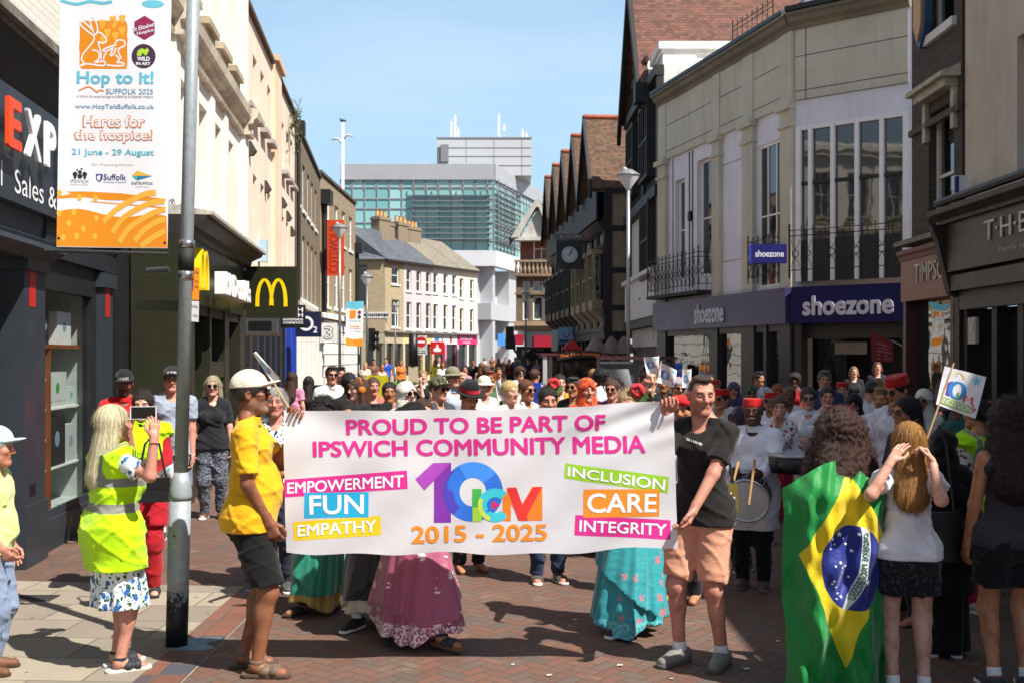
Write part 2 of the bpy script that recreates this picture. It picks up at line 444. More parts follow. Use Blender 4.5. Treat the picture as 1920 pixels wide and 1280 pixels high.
BR = [(.0, '#6c493b'), (.25, '#735041'), (.45, '#654539'), (.62, '#6c5145'), (.78, '#625249'), (.9, '#594f48'), (1, '#765343')]
pav = paver_mat('brick_paving', BR, .092)
g = MB().quad((-400, -60, 0), (400, -60, 0), (400, 900, 0), (-400, 900, 0)).build('ground', pav); g['kind'] = 'structure'
sm_ = slab_mat()
g = MB().quad((-6, 1.5, .004), (-2.17, 1.5, .004), (-2.17, 8.62, .004), (-5, 8.95, .004)).build('pavement', sm_); g['kind'] = 'structure'
def strip_mat():
    m, nt, b = newmat('kerb_setts'); v = coords(nt); X = xyz(nt, v)
    ry = X[1]/.215; row = ry.floor(); f = ry.fract(); cxx = X[0]/.2+.35; fc = cxx.fract()
    e = (f.min(f.inv())*.215).min(fc.min(fc.inv())*.2); jt = (e/.012).max(0).min(1)
    rn = white(nt, comb(nt, cxx.floor(), row, 5)); fine = noise(nt, v, 50, 4)
    base = ramp(nt, rn, [(.0, '#7d5142'), (.4, '#6c4739'), (.6, '#50505a'), (.82, '#43434c'), (1, '#765244')])
    base = mix(nt, (fine-.5).max(0)*.8, base, '#3c302b'); base = mix(nt, jt, '#5b5044', base)
    nt.links.new(base, b.inputs['Base Color']); b.inputs['Roughness'].default_value = .75; bump(nt, b, jt+fine*.3, .5, .008); return m
g = MB().quad((-2.168, 1.5, .006), (-1.90, 1.5, .006), (-1.90, 24, .006), (-2.168, 24, .006)).build('kerb_strip', strip_mat()); g['kind'] = 'structure'
g = MB().quad((-1.896, 1.5, .004), (-1.882, 1.5, .004), (-1.882, 24, .004), (-1.896, 24, .004)).build('gutter_line', plain('#857a6b', .8, var=.3, scale=9)); g['kind'] = 'structure'
g = MB().grid(lambda u, v: (-2.05+.22*(u-.5)*(1+.4*math.sin(9*v)), 6.9+.3*(v-.5), .0075), 2, 6).build('paint_mark', plain('#6f8b9a', .85, var=.3, scale=14)); g['kind'] = 'structure'
# small weeds in the joints
wm_ = plain('#5b7434', .8, var=.3); wb = MB()
for x, y in [(-3.1, 8.1), (-2.2, 7.7), (-2.18, 7.2), (-3.5, 8.6), (-2.17, 8.5), (-1.9, 8.3), (-2.95, 7.6), (-2.75, 8.5), (-2.2, 6.7)]:
    for _ in range(14):
        a = rnd.uniform(0, 6.28); r = rnd.uniform(0, .05); h = rnd.uniform(.004, .014); q = rnd.uniform(0, 6.28)
        c = Vector((x+r*math.cos(a), y+2*r*math.sin(a), .006)); t = Vector((math.cos(q), math.sin(q), 0))*.003
        wb.quad(c-t, c+t, c+t*.2+Vector((rnd.uniform(-.02, .02), rnd.uniform(-.02, .02), h)))
tag(wb.build('weeds', wm_), 'small green weeds in the paving joints', 'weeds', kind='stuff')

# ================================================================== BUILDINGS, LEFT SIDE
LX = lambda d: -3.179-.1075*d
FRM = 1.00576
DG = plain('#26292d', .45, var=.18, scale=3, spec=.4); DK = plain('#17181a', .5, var=.2)
LEAD = plain('#77787a', .7, var=.25, scale=4, bs=.3, bscale=12)
WHT = plain('#ecebe6', .5, var=.05); BLK = plain('#141414', .45, var=.2)
GLD = glass('#0d1114')
def left(name, label, d0, d1, off=0):
    loc, rz, W = frame2((LX(d0)+off, d0), (LX(d1)+off, d1)); return thing(name, label, 'building', loc, rz), W, (lambda d: (d-d0)*FRM)
# ---- grey shop with the raised letters
t, W, lx = left('shop_building', 'dark grey shopfront with raised red and white letters under a white brick wall', 4.5, 12.35, -.2)
wbr = bricks('#d9d2c6', '#e3ddd2', '#c9c1b3', .23, .077, .008, painted=True, bs=.55)
wall(t, W, 4.57, 10.2, [(1.2, 2.2, 5.6, 7.6), (4.0, 5.0, 5.6, 7.6)], wbr, D=9, y=.12)
MB().box(0, W, -.42, .12, 4.49, 4.57).box(0, W, -.36, .1, 4.44, 4.49).build('cornice', plain('#6d675e', .85, var=.45, scale=8, bs=.5, bscale=20), t)
MB().extr([(-.34, 4.44), (.1, 4.44), (.1, 4.08), (-.16, 4.08)], 0, W).build('soffit', plain('#15161a', .6), t)
MB().box(0, W, -.20, .1, 3.14, 4.08).build('fascia', plain('#2c3138', .38, var=.08, scale=2), t)
MB().extr([(-.1, 3.14), (.1, 3.14), (.1, 2.72), (-.16, 2.72), (-.3, 2.80), (-.3, 2.84), (-.2, 2.87), (-.22, 2.9), (-.08, 2.95)], 0, lx(9.9)).build('moulding', plain('#3d444d', .45, var=.2), t)
MB().box(lx(9.9), W, -.12, .1, 2.80, 3.14).build('shutter_box', plain('#23272c', .4), t)
fx = lx(8.0)
for ch, a, b, m in (('E', 8.42, 8.72, '#f04a17'), ('X', 8.84, 9.20, '#e9eaec'), ('P', 9.34, 9.60, '#e9eaec'), ('E', 9.76, 10.06, '#e9eaec')):
    letter(ch, lx(a), lx(b), 3.53, 3.93, -.27, plain(m, .35, var=.02), t, bold=.035, ext=.028, name='raised_letter')
letter('l', lx(8.52), lx(8.55), 3.23, 3.43, -.204, ink('#e4e5e6'), t, bold=.0)
letter('Sales & R', lx(8.83), lx(10.25), 3.22, 3.42, -.204, ink('#e4e5e6'), t, bold=.0)
pm = plain('#2f343b', .4, var=.12, scale=3)
for a, b in ((9.29, 9.88), (11.77, 12.22)):
    o = MB().box(lx(a), lx(b), -.14, .3, .0, .55).box(lx(a)+.02, lx(b)-.02, -.12, .3, .55, 2.62).box(lx(a)-.02, lx(b)+.02, -.16, .3, 2.62, 2.78).build('pilaster', pm, t)
    MB().box(lx(a)+.14, lx(a)+.3, -.124, -.1, 2.3, 2.62).build('panel', plain('#b3231f', .4), o)
    MB().box(lx(a)+.14, lx(a)+.3, -.124, -.1, .62, .72).build('vent', BLK, o)
MB().box(0, lx(9.27), .32, .5, 0, 2.72).build('roller_shutter', plain('#202429', .5, var=.2), t)
MB().box(lx(8.2), lx(8.32), .1, .31, 1.9, 2.7).box(lx(8.55), lx(8.62), .26, .31, 1.55, 2.7).build('trunking', WHT, t)
MB().box(lx(8.2), lx(8.45), .2, .31, 1.55, 1.78).box(lx(8.47), lx(8.72), .2, .31, 1.55, 1.78).build('switch_box', plain('#dcdcd0', .5), t)
MB().box(lx(9.88), lx(11.77), -.06, .3, 0, .30).box(lx(9.88), lx(11.77), -.03, .0, .3, .38).build('stall_riser', plain('#2e3339', .45, var=.2), t)
sw = MB().box(lx(9.88), lx(9.96), -.05, .05, .38, 2.8).box(lx(11.62), lx(11.77), -.05, .05, .38, 2.8).box(lx(9.96), lx(11.62), -.05, .05, 2.5, 2.8).build('shop_window', DK, t)
MB().quad((lx(9.96), .0, .38), (lx(11.62), .0, .38), (lx(11.62), .0, 2.5), (lx(9.96), .0, 2.5)).build('pane', clearglass(), sw)
disp = MB().box(lx(9.9), lx(11.75), .5, .54, .3, 2.8).box(lx(9.9), lx(11.75), .06, .5, .28, .33).box(lx(11.70), lx(11.75), .06, .5, .33, 2.8).box(lx(9.9), lx(9.94), .06, .5, .33, 2.8).box(lx(9.9), lx(11.75), .06, .5, 2.78, 2.82)
disp.build('display_case', plain('#b9c0bd', .6), t)
shm = plain('#8a4a24', .45, var=.2)
mb = MB().box(lx(9.96), lx(11.68), .06, .5, 1.94, 1.98).box(lx(10.58), lx(10.63), .07, .5, .33, 1.94)
mb.build('shelf_frame', shm, t)
wsh = MB()
for z in (.72, 1.02, 1.32, 1.62):
    wsh.box(lx(9.96), lx(10.57), .1, .49, z, z+.02)
    if z in (1.32, .72): wsh.box(lx(10.64), lx(11.68), .1, .49, z, z+.02)
wsh.build('white_shelf', WHT, t)
M4 = t.matrix_basis.copy() if False else Matrix.Translation(t.location) @ Matrix.Rotation(t.rotation_euler[2], 4, 'Z')
gc = ['#cfe3ee', '#e8ecee', '#9fc1d6', '#d9dee0', '#e3d8c8', '#bcd0dc', '#f2f2f2', '#a8b8c2']
n = 0
for z in (.33, .74, 1.04, 1.34, 1.64):
    for q in range(5):
        mb = MB().box(-.008, .008, -.07, .07, 0, .175); cm = plain(gc[n % 8], .4, var=.05)
        o = mb.build('game_case', cm); MB().box(-.0086, .0086, -.0705, -.04, .02, .15).build('spine', plain(['#2c6fb0', '#ffffff', '#3a9a4c', '#222'+'222', '#c23a2c'][n % 5], .4), o)
        o.matrix_basis = M4 @ Matrix.Translation((lx(9.99)+.05+q*.115, .22, z+.021)) @ Matrix.Rotation(.28, 4, 'Y') @ Matrix.Rotation(.35, 4, 'Z')
        tag(o, 'slim game case leaning on a white shelf in the left shop window', 'game case', 'game cases leaning on the white shop shelves'); n += 1
for (a, b, z, h, c, lab, tx) in ((10.0, 10.42, 1.98, .5, '#191a1d', 'tall black console box on the top shelf of the left window', 'PRO'), (10.5, 10.72, 1.98, .34, '#22242a', 'small black box beside the tall console box in the shop window', ''), (11.0, 11.45, 1.98, .34, '#e6e8ea', 'white console box on the right of the top window shelf', ''), (10.7, 11.3, 1.34, .36, '#d5d9d6', 'white and green box on the middle shelf of the left window', 'X'), (11.33, 11.6, 1.34, .2, '#cfe0da', 'small pale box at the end of the middle window shelf', ''), (10.72, 11.25, .74, .5, '#2b2d30', 'large black box low in the left shop window', ''), (11.3, 11.6, .74, .4, '#c8cccd', 'grey box low in the left shop window beside the large black box', '')):
    o = MB().box(lx(a), lx(b), .12, .34, z, z+h).build('product_box', plain(c, .4, var=.06))
    o.matrix_basis = M4; tag(o, lab, 'box')
    MB().disc(((lx(a)+lx(b))/2, z+h*.55), h*.16, .118, 16).build('picture', plain('#3aa84a' if tx == 'X' else '#8fa3b8', .4), o)
    if tx: marks(o, lx(a)+.04, lx(b)-.04, z+.05, z+.11, .117, ink('#dddddd'))

# ---- golden arches restaurant: cream upper floors, dark green shopfront
t, W, lx = left('restaurant_building', 'cream stucco building with dark green burger restaurant shopfront and lead topped cornice', 12.35, 21.9)
CRM = wallpaint('#eee7db', '#e4dbcc', .35, .85, '#a49a8a', .45)
holes = []
for c in (13.3, 14.2, 15.8, 17.4, 18.8, 20.25):
    holes += [(lx(c)-.42, lx(c)+.42, 3.95, 5.93), (lx(c)-.4, lx(c)+.4, 7.25, 9.0)]
wall(t, W, 3.45, 10.1, holes, CRM, .24, D=9)
for h in holes:
    window(t, *h[:4], y=.235, fm=WHT, gm=GLD, bars=(1, 1), fw=.05)
for a, b, y_ in ((14.75, 15.05, .12), (21.45, 21.9, .12), (16.43, 16.77, .06), (17.93, 18.27, .06), (19.38, 19.72, .06)): MB().box(lx(a), lx(b), -y_, .02, 3.45, 10.1).build('pilaster', CRM, t)
cp = [(.02, 6.30), (-.10, 6.30), (-.12, 6.36), (-.06, 6.38), (-.06, 6.5), (-.16, 6.53), (-.18, 6.6), (-.24, 6.64), (-.27, 6.78), (-.24, 6.80), (.02, 6.88)]
cmb = MB().extr(cp, lx(12.4), lx(21.4))
for a, b in ((14.7, 15.1), (21.4, 21.95)): cmb.extr([(y-.12, z) for y, z in cp], lx(a), lx(b))
cmb.build('string_cornice', wallpaint('#d9cdb8', '#b9ac96', .8, .85, '#6d6353', .5), t)
for c in (13.3, 14.2, 15.8, 17.4, 18.8, 20.25):
    MB().box(lx(c)-.5, lx(c)+.5, -.2, .02, 7.14, 7.25).box(lx(c)-.44, lx(c)+.44, -.13, .02, 6.95, 7.14).build('window_sill', wallpaint('#b5a890', '#9a8c72', .6, .85), t)
MB().box(0, W, -.3, .3, 9.75, 9.95).box(0, W, -.22, .3, 9.55, 9.75).build('parapet_cornice', CRM, t)
GRN = plain('#292a1b', .35, var=.1, scale=2, spec=.45)
y0 = -.62; a, b = lx(12.72), lx(17.95)
MB().box(0, W, .02, .4, 0, 3.45).build('ground_floor_wall', DK, t)
MB().box(a, b, y0, 0, 2.52, 3.34).box(a, a+.35, y0+.02, 0, 0, 2.52).build('fascia', GRN, t)
MB().extr([(y0-.02, 3.34), (y0-.08, 3.36), (y0-.1, 3.44), (y0-.26, 3.52), (y0-.28, 3.56), (0, 3.56), (0, 3.34)], a, b).build('shop_cornice', plain('#211e17', .6, var=.3), t)
MB().extr([(y0-.34, 3.56), (y0-.34, 3.60), (0, 3.76), (0, 3.56)], a, b).build('lead_flashing', plain('#b4aea2', .7, var=.3, scale=7, bs=.6, bscale=14), t)
mb = MB()
for d0_, d1_ in ((13.35, 13.6), (14.7, 14.85), (16.0, 16.4), (17.55, 17.95)): mb.box(lx(d0_), lx(d1_), y0+.04, -.05, 0, 2.52)
mb.box(a, b, y0+.06, -.05, 2.40, 2.52).box(a+.35, b, y0+.1, -.1, 0, .25).box(lx(14.85), lx(16), y0+.05, -.1, 1.55, 1.78)
mb.build('pilaster', plain('#27281b', .4, var=.1), t)
MB().quad((a, -.3, 0), (b, -.3, 0), (b, -.3, 2.5), (a, -.3, 2.5)).build('shop_glass', glass('#0c0d0b'), t)
MB().box(a+.35, b, -.05, 0, 0, 2.52).build('inner_wall', DK, t)
YEL = plain('#f6d30a', .35, var=.03)
def arches(mbx, x0, x1, z0, z1, y, th=.13):
    w_ = x1-x0; n = 14
    def leg(cx, hw, flip):
        for k in range(n):
            ys = []
            for q in (k/n, (k+1)/n):
                ang = q*math.pi/2
                ox = hw*math.cos(ang); oz = z0+(z1-z0)*math.sin(ang)**.8
                ix = max(0, hw*math.cos(ang)-th*w_*(1-.35*q)); iz = z0+(z1-z0-.05*(z1-z0))*math.sin(ang)**.8 if q < 1 else z1-th*.55*w_
                ys.append((cx+flip*ox, oz, cx+flip*ix, min(iz, z1-th*.5*w_)))
            (ox, oz, ix, iz), (ox2, oz2, ix2, iz2) = ys
            mbx.quad((ox, y, oz), (ox2, y, oz2), (ix2, y, iz2), (ix, y, iz))
    for cx in (x0+w_*.285, x1-w_*.285): leg(cx, w_*.285, -1); leg(cx, w_*.285, 1)
    xm = (x0+x1)/2; q = th*w_*.5; mbx.quad((xm-q, y-.001, z0+.04*(z1-z0)), (xm+q, y-.001, z0+.04*(z1-z0)), (xm+q*.55, y-.001, z0+.66*(z1-z0)), (xm-q*.55, y-.001, z0+.66*(z1-z0)))
mb = MB(); arches(mb, lx(13.0), lx(13.63), 2.70, 3.2, y0-.14)
V0 = list(mb.v); n = len(V0); F0 = list(mb.f); mb.v += [(x, y0-.002, z) for x, _, z in V0]
for f in F0:
    mb.f.append(tuple(i+n for i in f))
    for i in range(4): mb.f.append((f[i], f[(i+1) % 4], f[(i+1) % 4]+n, f[i]+n))
mb.build('arch_letter', YEL, t)
letter("McDonald's", lx(13.9), lx(16.2), 2.66, 2.98, y0-.16, plain('#efefec', .35, var=.02), t, bold=.03, ext=.155, name='raised_letters')
# tangled bird netting along the lead roof
mb = MB()
for k in range(26):
    c = Vector((rnd.uniform(a+.2, b-.2), rnd.uniform(-.55, -.1), 3.68))
    mb.tube([c+Vector((rnd.uniform(-.2, .2)*q, rnd.uniform(-.06, .06), .05+.09*math.sin(q*2.2)+rnd.uniform(-.02, .05))) for q in range(4)], .006, 4)
mb.build('wire', plain('#6e675c', .7), t)
for c in (14.6, 15.5, 16.4, 17.3): MB().box(lx(c)-.07, lx(c)+.07, -.12, 0, 3.8, 4.05).build('alarm_box', plain('#c9d4de', .4), t)
# ---- peach building
t, W, lx = left('peach_building', 'peach painted stucco building with slim recessed windows and dark parapet coping', 21.9, 33.0)
PCH = wallpaint('#ead6c3', '#e3cab4', .3, .85, '#bba592', .4)
holes = []
for c in (22.5, 23.8, 25.1, 26.4): holes += [(lx(c)-.33, lx(c)+.33, 3.9, 5.87), (lx(c)-.33, lx(c)+.33, 7.15, 8.5)]
for c in (29.6, 30.8, 32.0): holes += [(lx(c)-.33, lx(c)+.33, 4.0, 5.7), (lx(c)-.33, lx(c)+.33, 6.95, 8.3)]
wall(t, W, 3.0, 9.2, holes, PCH, .24, D=9)
for h in holes: window(t, *h[:4], y=.235, fm=WHT, gm=GLD, bars=(0, 1), fw=.05)
MB().box(lx(26.9), lx(28.4), -.1, .01, 3.0, 9.3).build('pier', wallpaint('#e9ccb3', '#e1c0a4', .4, .85), t)
MB().box(lx(26.85), lx(28.5), -.2, .3, 9.3, 9.45).build('pier_cap', wallpaint('#d9b79b'), t)
MB().box(0, lx(26.85), -.1, .3, 9.2, 9.3).box(lx(28.5), W, -.1, .3, 9.2, 9.28).build('coping', plain('#55402c', .8, var=.3), t)
for c, z in ((22.5, 7.15), (23.8, 7.15), (25.1, 7.15), (26.4, 7.15), (29.6, 6.95), (30.8, 6.95), (32.0, 6.95)): MB().box(lx(c)-.42, lx(c)+.42, -.17, .02, z-.11, z).build('window_sill', plain('#a59d98', .7, var=.2), t)
for d_, z in ((22.9, 6.35), (25.6, 5.95), (29.3, 6.1), (30.6, 5.9), (31.8, 5.6)): MB().extr([(.01, z-.2), (-.08, z-.2), (-.16, z-.1), (-.05, z+.1), (.01, z+.1)], lx(d_)-.09, lx(d_)+.09).build('vent_cowl', plain('#3a3530', .7), t)
for d_ in (19.0,): pass
MB().box(lx(24.4)-.13, lx(24.4)+.13, -.2, .01, 4.0, 4.5).build('alarm_box', plain('#a9c3d3', .4), t)
# plant growing out of the parapet
mb = MB(); c0 = Vector((lx(31.2), -.15, 8.6))
for k in range(230):
    c = c0+Vector((rnd.gauss(0, .28), rnd.uniform(-.2, .1), rnd.gauss(0, .34))); a1 = rnd.uniform(0, 6.28); q = Vector((math.cos(a1), .3, math.sin(a1)))*rnd.uniform(.03, .06); r = Vector((-q.z, rnd.uniform(-.03, .03), q.x))*.7
    mb.quad(c-q, c+r, c+q, c-r)
for k in range(9): mb.tube([c0+Vector((rnd.uniform(-.2, .2), .1, -.1)), c0+Vector((rnd.gauss(0, .4), -.2, rnd.gauss(.1, .5)))], .012, 4)
o = thing('wall_plant', None, None); mb.build('foliage', plain('#59613f', .8, var=.4), o); o.matrix_basis = Matrix.Translation(t.location) @ Matrix.Rotation(t.rotation_euler[2], 4, 'Z'); tag(o, 'straggly plant rooted high on the peach wall under its coping', 'plant')
# ---- dark brick and brown brick terraces
def brick_house(name, label, A, B, h, mat, cols, w, rows, found, gz=3.4):
    loc, rz, W = frame2(A, B); t = thing(name, label, 'building', loc, rz); holes = []
    for c in cols:
        for z0, z1 in rows: holes.append((c*W-w/2, c*W+w/2, z0, z1))
    wall(t, W, gz, h, holes, mat, .12, D=9)
    for k in holes: window(t, *k, y=.115, fm=WHT, gm=GLD, bars=(0, 1), fw=.09, sill=.06)
    MB().box(0, W, -.08, .3, h, h+.12).build('coping', found, t)
    return t, W
DB = bricks('#5b4c3c', '#76644d', '#8f8370', c3='#4a3f36'); BB = bricks('#8a7558', '#a08b69', '#a59a86', c3='#6e5c45')
dp = plain('#1b1a19', .5)
t, W = brick_house('brick_terrace', 'dark weathered brick terrace with tall white sash windows', (LX(33), 33), (LX(43.8), 43.8), 9.1, DB, [.12, .3, .47, .63, .8], .95, [(6.75, 8.3), (3.75, 5.9)], plain('#4c4740', .8, var=.3))
MB().tube([(.25, -.1, 3.4), (.25, -.1, 9.0)], .06, 8).box(.05, .5, -.3, 0, 8.75, 9.15).build('downpipe', dp, t)
t, W = brick_house('brown_brick_terrace', 'brown brick terrace with white sashes above a white rusticated shopfront', (LX(43.8), 43.8), (-7.76, 52.9), 9.35, BB, [.2, .42, .62, .84], 1.0, [(6.9, 8.5), (3.95, 6.0)], plain('#5a5248', .8, var=.3))
MB().tube([(.4, -.12, 3.4), (.4, -.12, 8.4)], .1, 8).box(.1, .8, -.4, 0, 8.1, 8.7).build('downpipe', dp, t)
MB().tube([(W-.1, -.1, 0), (W-.1, -.1, 7.2)], .09, 8).box(W-.3, W+.1, -.35, 0, 6.9, 7.4).build('downpipe', dp, t)
RW = wallpaint('#efeeea', '#e3e1da', .3, .8, '#b3aea2', .2); mb = MB()
for z in range(7):
    z0 = z*.48+.02
    for q in range(8): mb.box(q*W/8+(.0 if z % 2 else W/16), (q+1)*W/8-.04+(.0 if z % 2 else W/16), -.12, -.02, z0, z0+.44)
mb.build('rusticated_front', RW, t)
MB().box(0, W+W/16, -.05, .4, 0, 3.4).build('shopfront_wall', plain('#8f8c86', .8), t)
MB().box(0, W, -.25, .3, 3.4, 3.62).build('shop_cornice', RW, t)
# ---- ground-floor shopfronts under the peach and brick walls
def shopfront(label, d0, d1, body, pil, gl, fasc, n, h=2.9, off=.04, top=3.4):
    t, W, lx = left('shopfront', label, d0, d1, off)
    MB().box(0, W, .02, 1.0, h, top).build('fascia', fasc, t)
    for k in range(n+1): c = k*W/n; MB().box(max(0, c-.14), min(W, c+.14), -.06, .3, 0, h).build('pilaster', pil, t)
    MB().box(0, W, .03, .3, 0, .45).build('stall_riser', pil, t)
    MB().quad((0, .2, .45), (W, .2, .45), (W, .2, h), (0, .2, h)).build('shop_glass', gl, t)
    MB().box(0, W, -.15, .3, top, top+.14).build('shop_cornice', body, t)
    return t, W
shopfront('black fronted cosmetics shop below the cream and peach walls', 17.97, 23.6, BLK, plain('#2a2a2c', .4), GLD, plain('#19191a', .35), 5)
BLU = plain('#1f3fa8', .4, var=.08)
shopfront('dark navy phone shop front below the peach wall', 23.62, 29.4, plain('#8a7a70', .7), plain('#1f222c', .4), GLD, plain('#25305c', .35), 5)
shopfront('narrow bright blue shopfront with two blue columns', 29.42, 32.6, plain('#8a7a70', .7), BLU, GLD, plain('#25305c', .35), 2)
shopfront('pale shopfront with teal panels beneath the dark brick terrace', 32.62, 43.78, plain('#c9c2b4', .8, var=.2), plain('#e2e0d8', .5), glass('#22443f'), plain('#d9d8d2', .5), 6)
# ================================================================== BUILDINGS AT THE END
def pxt(A, B, px):
    p = (px-960)/2000; dx, dy = B[0]-A[0], B[1]-A[1]; return (p*A[1]-A[0])/(dx-p*dy)
TA, TB = (-10.75, 73.2), (-2.84, 87.3)
tW = math.hypot(TB[0]-TA[0], TB[1]-TA[1])
def terr(px0, px1):
    u0, u1 = pxt(TA, TB, px0), pxt(TA, TB, px1); q = lambda u: (TA[0]+(TB[0]-TA[0])*u, TA[1]+(TB[1]-TA[1])*u); return q(u0), q(u1)
SLT = bricks('#4d5158', '#5f646c', '#3b3d42', .3, .16, .012, bs=.5, c3='#454a52'); BRT = bricks('#7a7264', '#8d8474', '#565046', .3, .16, .012, bs=.5, c3='#6b6558')
YB = bricks('#a6946f', '#b5a37f', '#b0a691', c3='#93805d')
def terrace_house(name, label, px0, px1, mat, roof, cols, rows, h=8.75, w=.8, shop=None, shopm=None, fm=None, pitch=2.6, sign=None, chim=()):
    A, B = terr(px0, px1); loc, rz, W = frame2(A, B); t = thing(name, label, 'building', loc, rz)
    holes = [(c*W-w/2, c*W+w/2, z0, z1) for c in cols for z0, z1 in rows]
    wall(t, W, 3.5, h, holes, mat, .16, D=7)
    for k in holes: window(t, *k, y=.155, fm=WHT, gm=GLD, bars=(0, 1), fw=.08, sill=.08)
    MB().quad((-.1, -.3, h-.05), (W+.1, -.3, h-.05), (W+.1, 3.6, h+pitch), (-.1, 3.6, h+pitch)).quad((-.1, 3.6, h+pitch), (W+.1, 3.6, h+pitch), (W+.1, 7.3, h-.05), (-.1, 7.3, h-.05)).quad((-.1, -.3, h-.05), (-.1, 3.6, h+pitch), (-.1, 7.3, h-.05)).quad((W+.1, -.3, h-.05), (W+.1, 7.3, h-.05), (W+.1, 3.6, h+pitch)).build('roof', roof, t)
    MB().box(-.1, W+.1, -.34, -.2, h-.16, h-.02).build('gutter', plain('#2e2c2a', .6), t)
    sm = shopm or WHT
    MB().box(0, W, .05, .9, 2.75, 3.5).build('fascia', sm, t); MB().box(-.02, W, -.2, .1, 3.5, 3.62).build('shop_cornice', plain('#77756f', .7), t)
    mb = MB(); n = max(2, round(W/1.5))
    for k in range(n+1): c = k*W/n; mb.box(max(0, c-.13), min(W, c+.13), -.03, .3, 0, 2.75)
    mb.box(0, W, .0, .3, 0, .4); mb.build('shopfront', shop or sm, t)
    MB().quad((0, .2, .4), (W, .2, .4), (W, .2, 2.75), (0, .2, 2.75)).build('shop_glass', glass('#1b2225'), t)
    for (cx, cy, cw, ch) in chim:
        o = MB().box(cx, cx+cw, cy, cy+.8, h+.8, h+ch).box(cx-.06, cx+cw+.06, cy-.06, cy+.86, h+ch-.25, h+ch-.1).build('chimney', bricks('#7a6a55', '#8c7a62', '#8f8674'), t)
        k = int(cw/.42)
        for q in range(k): MB().lathe([(.13, 0), (.15, .1), (.12, .45), (.15, .5), (.11, .5)], 10, (cx+(q+.5)*cw/k, cy+.4, h+ch)).build('chimney_pot', plain('#c79a62', .8, var=.2), o)
    return t, W
OL = plain('#b0a68c', .6, var=.1)
t, W = terrace_house('yellow_brick_house', 'yellow brick corner building with slate roof and cream shopfront', 722, 757, YB, SLT, [.55], [(7.0, 8.3), (3.9, 5.9)], w=.95, shopm=OL, chim=((2.6, 2.4, 1.4, 3.5),))
A = (-12.6, 76.6); B = terr(722, 757)[0]; loc, rz, W1 = frame2(A, B); u = thing('brick_wing', 'yellow brick side wing of the corner building beside the tall mast', 'building', loc, rz)
wall(u, W1, 3.5, 8.75, [], YB, D=4); MB().box(0, W1, .02, .9, 2.75, 3.5).build('fascia', OL, u); MB().quad((0, .3, .3), (W1, .3, .3), (W1, .3, 2.75), (0, .3, 2.75)).build('shop_glass', glass('#141a18'), u)
MB().quad((-.3, -.3, 8.7), (W1+.1, -.3, 8.7), (W1-1.2, 3.6, 11.35), (-.3, 3.6, 11.35)).build('roof', SLT, u)
MB().box(.1, W1*.62, -.1, 0, 5.6, 8.3).build('blank_hoarding', plain('#33363a', .6), u)
MB().box(1.7, 3.9, -.03, 0, 4.5, 4.95).build('street_plate', plain('#d9d7d0', .5), u); marks(u, 1.8, 3.8, 4.56, 4.9, -.035, ink('#2a2a2c'))
mb = MB()
for q in range(4): mb.box(q*W1/4+.05, q*W1/4+.35, -.02, .3, 0, 2.75)
mb.build('shopfront', OL, u)
t, W = terrace_house('lilac_house', 'pale lilac rendered house between yellow brick and white houses', 757, 812, wallpaint('#cfc3c4', '#c4b7b8', .3, .85), SLT, [.17, .5, .83], [(6.6, 8.2), (3.8, 5.8)], w=.62, shopm=plain('#d9c48c', .6), chim=((1.2, 2.6, 1.3, 3.2), (3.0, 2.6, 1.6, 3.4)))
t, W = terrace_house('white_house', 'white rendered house with stone tiled roof and pink shopfront', 812, 858, wallpaint('#efece2', '#e4e0d4', .35, .85), BRT, [.1, .5, .86], [(6.6, 8.2), (3.8, 5.8)], w=.62, shop=plain('#d9839f', .5), shopm=plain('#dcdcdc', .5), chim=((.4, 2.6, 1.8, 3.2),))
marks(t, .3, 1.6, 2.85, 3.35, .04, ink('#1c5fa8')); MB().disc((2.6, 3.1), .16, .045, 16, .3).build('emblem', plain('#b8322b', .5), t)
t, W = terrace_house('cream_house', 'cream rendered end house with magenta shop sign', 858, 895, wallpaint('#eee6d2', '#e2d8c2', .35, .85), BRT, [.2, .72], [(6.4, 8.0), (3.7, 5.6)], w=.6, shop=plain('#cfcfcd', .5), shopm=plain('#d32a6e', .5))
marks(t, .5, W-.6, 3.05, 3.4, .04, ink('#f7c9da')); marks(t, .8, W-1., 2.83, 2.99, .04, ink('#f7c9da'))

# ---- glass office block
def glazed_mat():
    m, nt, b = newmat('tinted_glazing'); v = coords(nt); X = xyz(nt, v)
    cell = white(nt, comb(nt, (X[0]/1.5).floor(), (X[2]/2.2).floor(), 4))
    base = ramp(nt, cell, [(0, '#74adb0'), (.5, '#86bcbd'), (1, '#9dcccc')])
    nt.links.new(base, b.inputs['Base Color']); b.inputs['Roughness'].default_value = .12; b.inputs['Specular IOR Level'].default_value = .7
    return m
gz = glazed_mat(); PAN = plain('#a3a6ab', .45, var=.05, scale=.4); PANW = plain('#cfd2d6', .45, var=.05, scale=.4); MUL = plain('#8d9297', .4)
FA, FB = (-20.9, 130.), (-2.28, 130.); RB = (4.2, 152.)
t = thing('office_block', 'large teal glass office block with grey parapet and rooftop plant room', 'building', (FA[0], FA[1], 0))
W = FB[0]-FA[0]; D2 = Vector((RB[0]-FB[0], RB[1]-FB[1])); SL = D2.length; SM = Matrix.Translation((W, 0, 0)) @ Matrix.Rotation(math.atan2(D2.y, D2.x), 4, 'Z')
def both(nm, mat, fr, sd):
    mb = MB(); fr(mb); n = len(mb.v); sd(mb); mb.v = mb.v[:n]+[tuple(SM @ Vector(p)) for p in mb.v[n:]]; return mb.build(nm, mat, t)
both('parapet', PAN, lambda m: m.box(0, W, -.3, 6, 23.2, 25.1), lambda m: m.box(0, SL, -.3, .5, 23.2, 25.1))
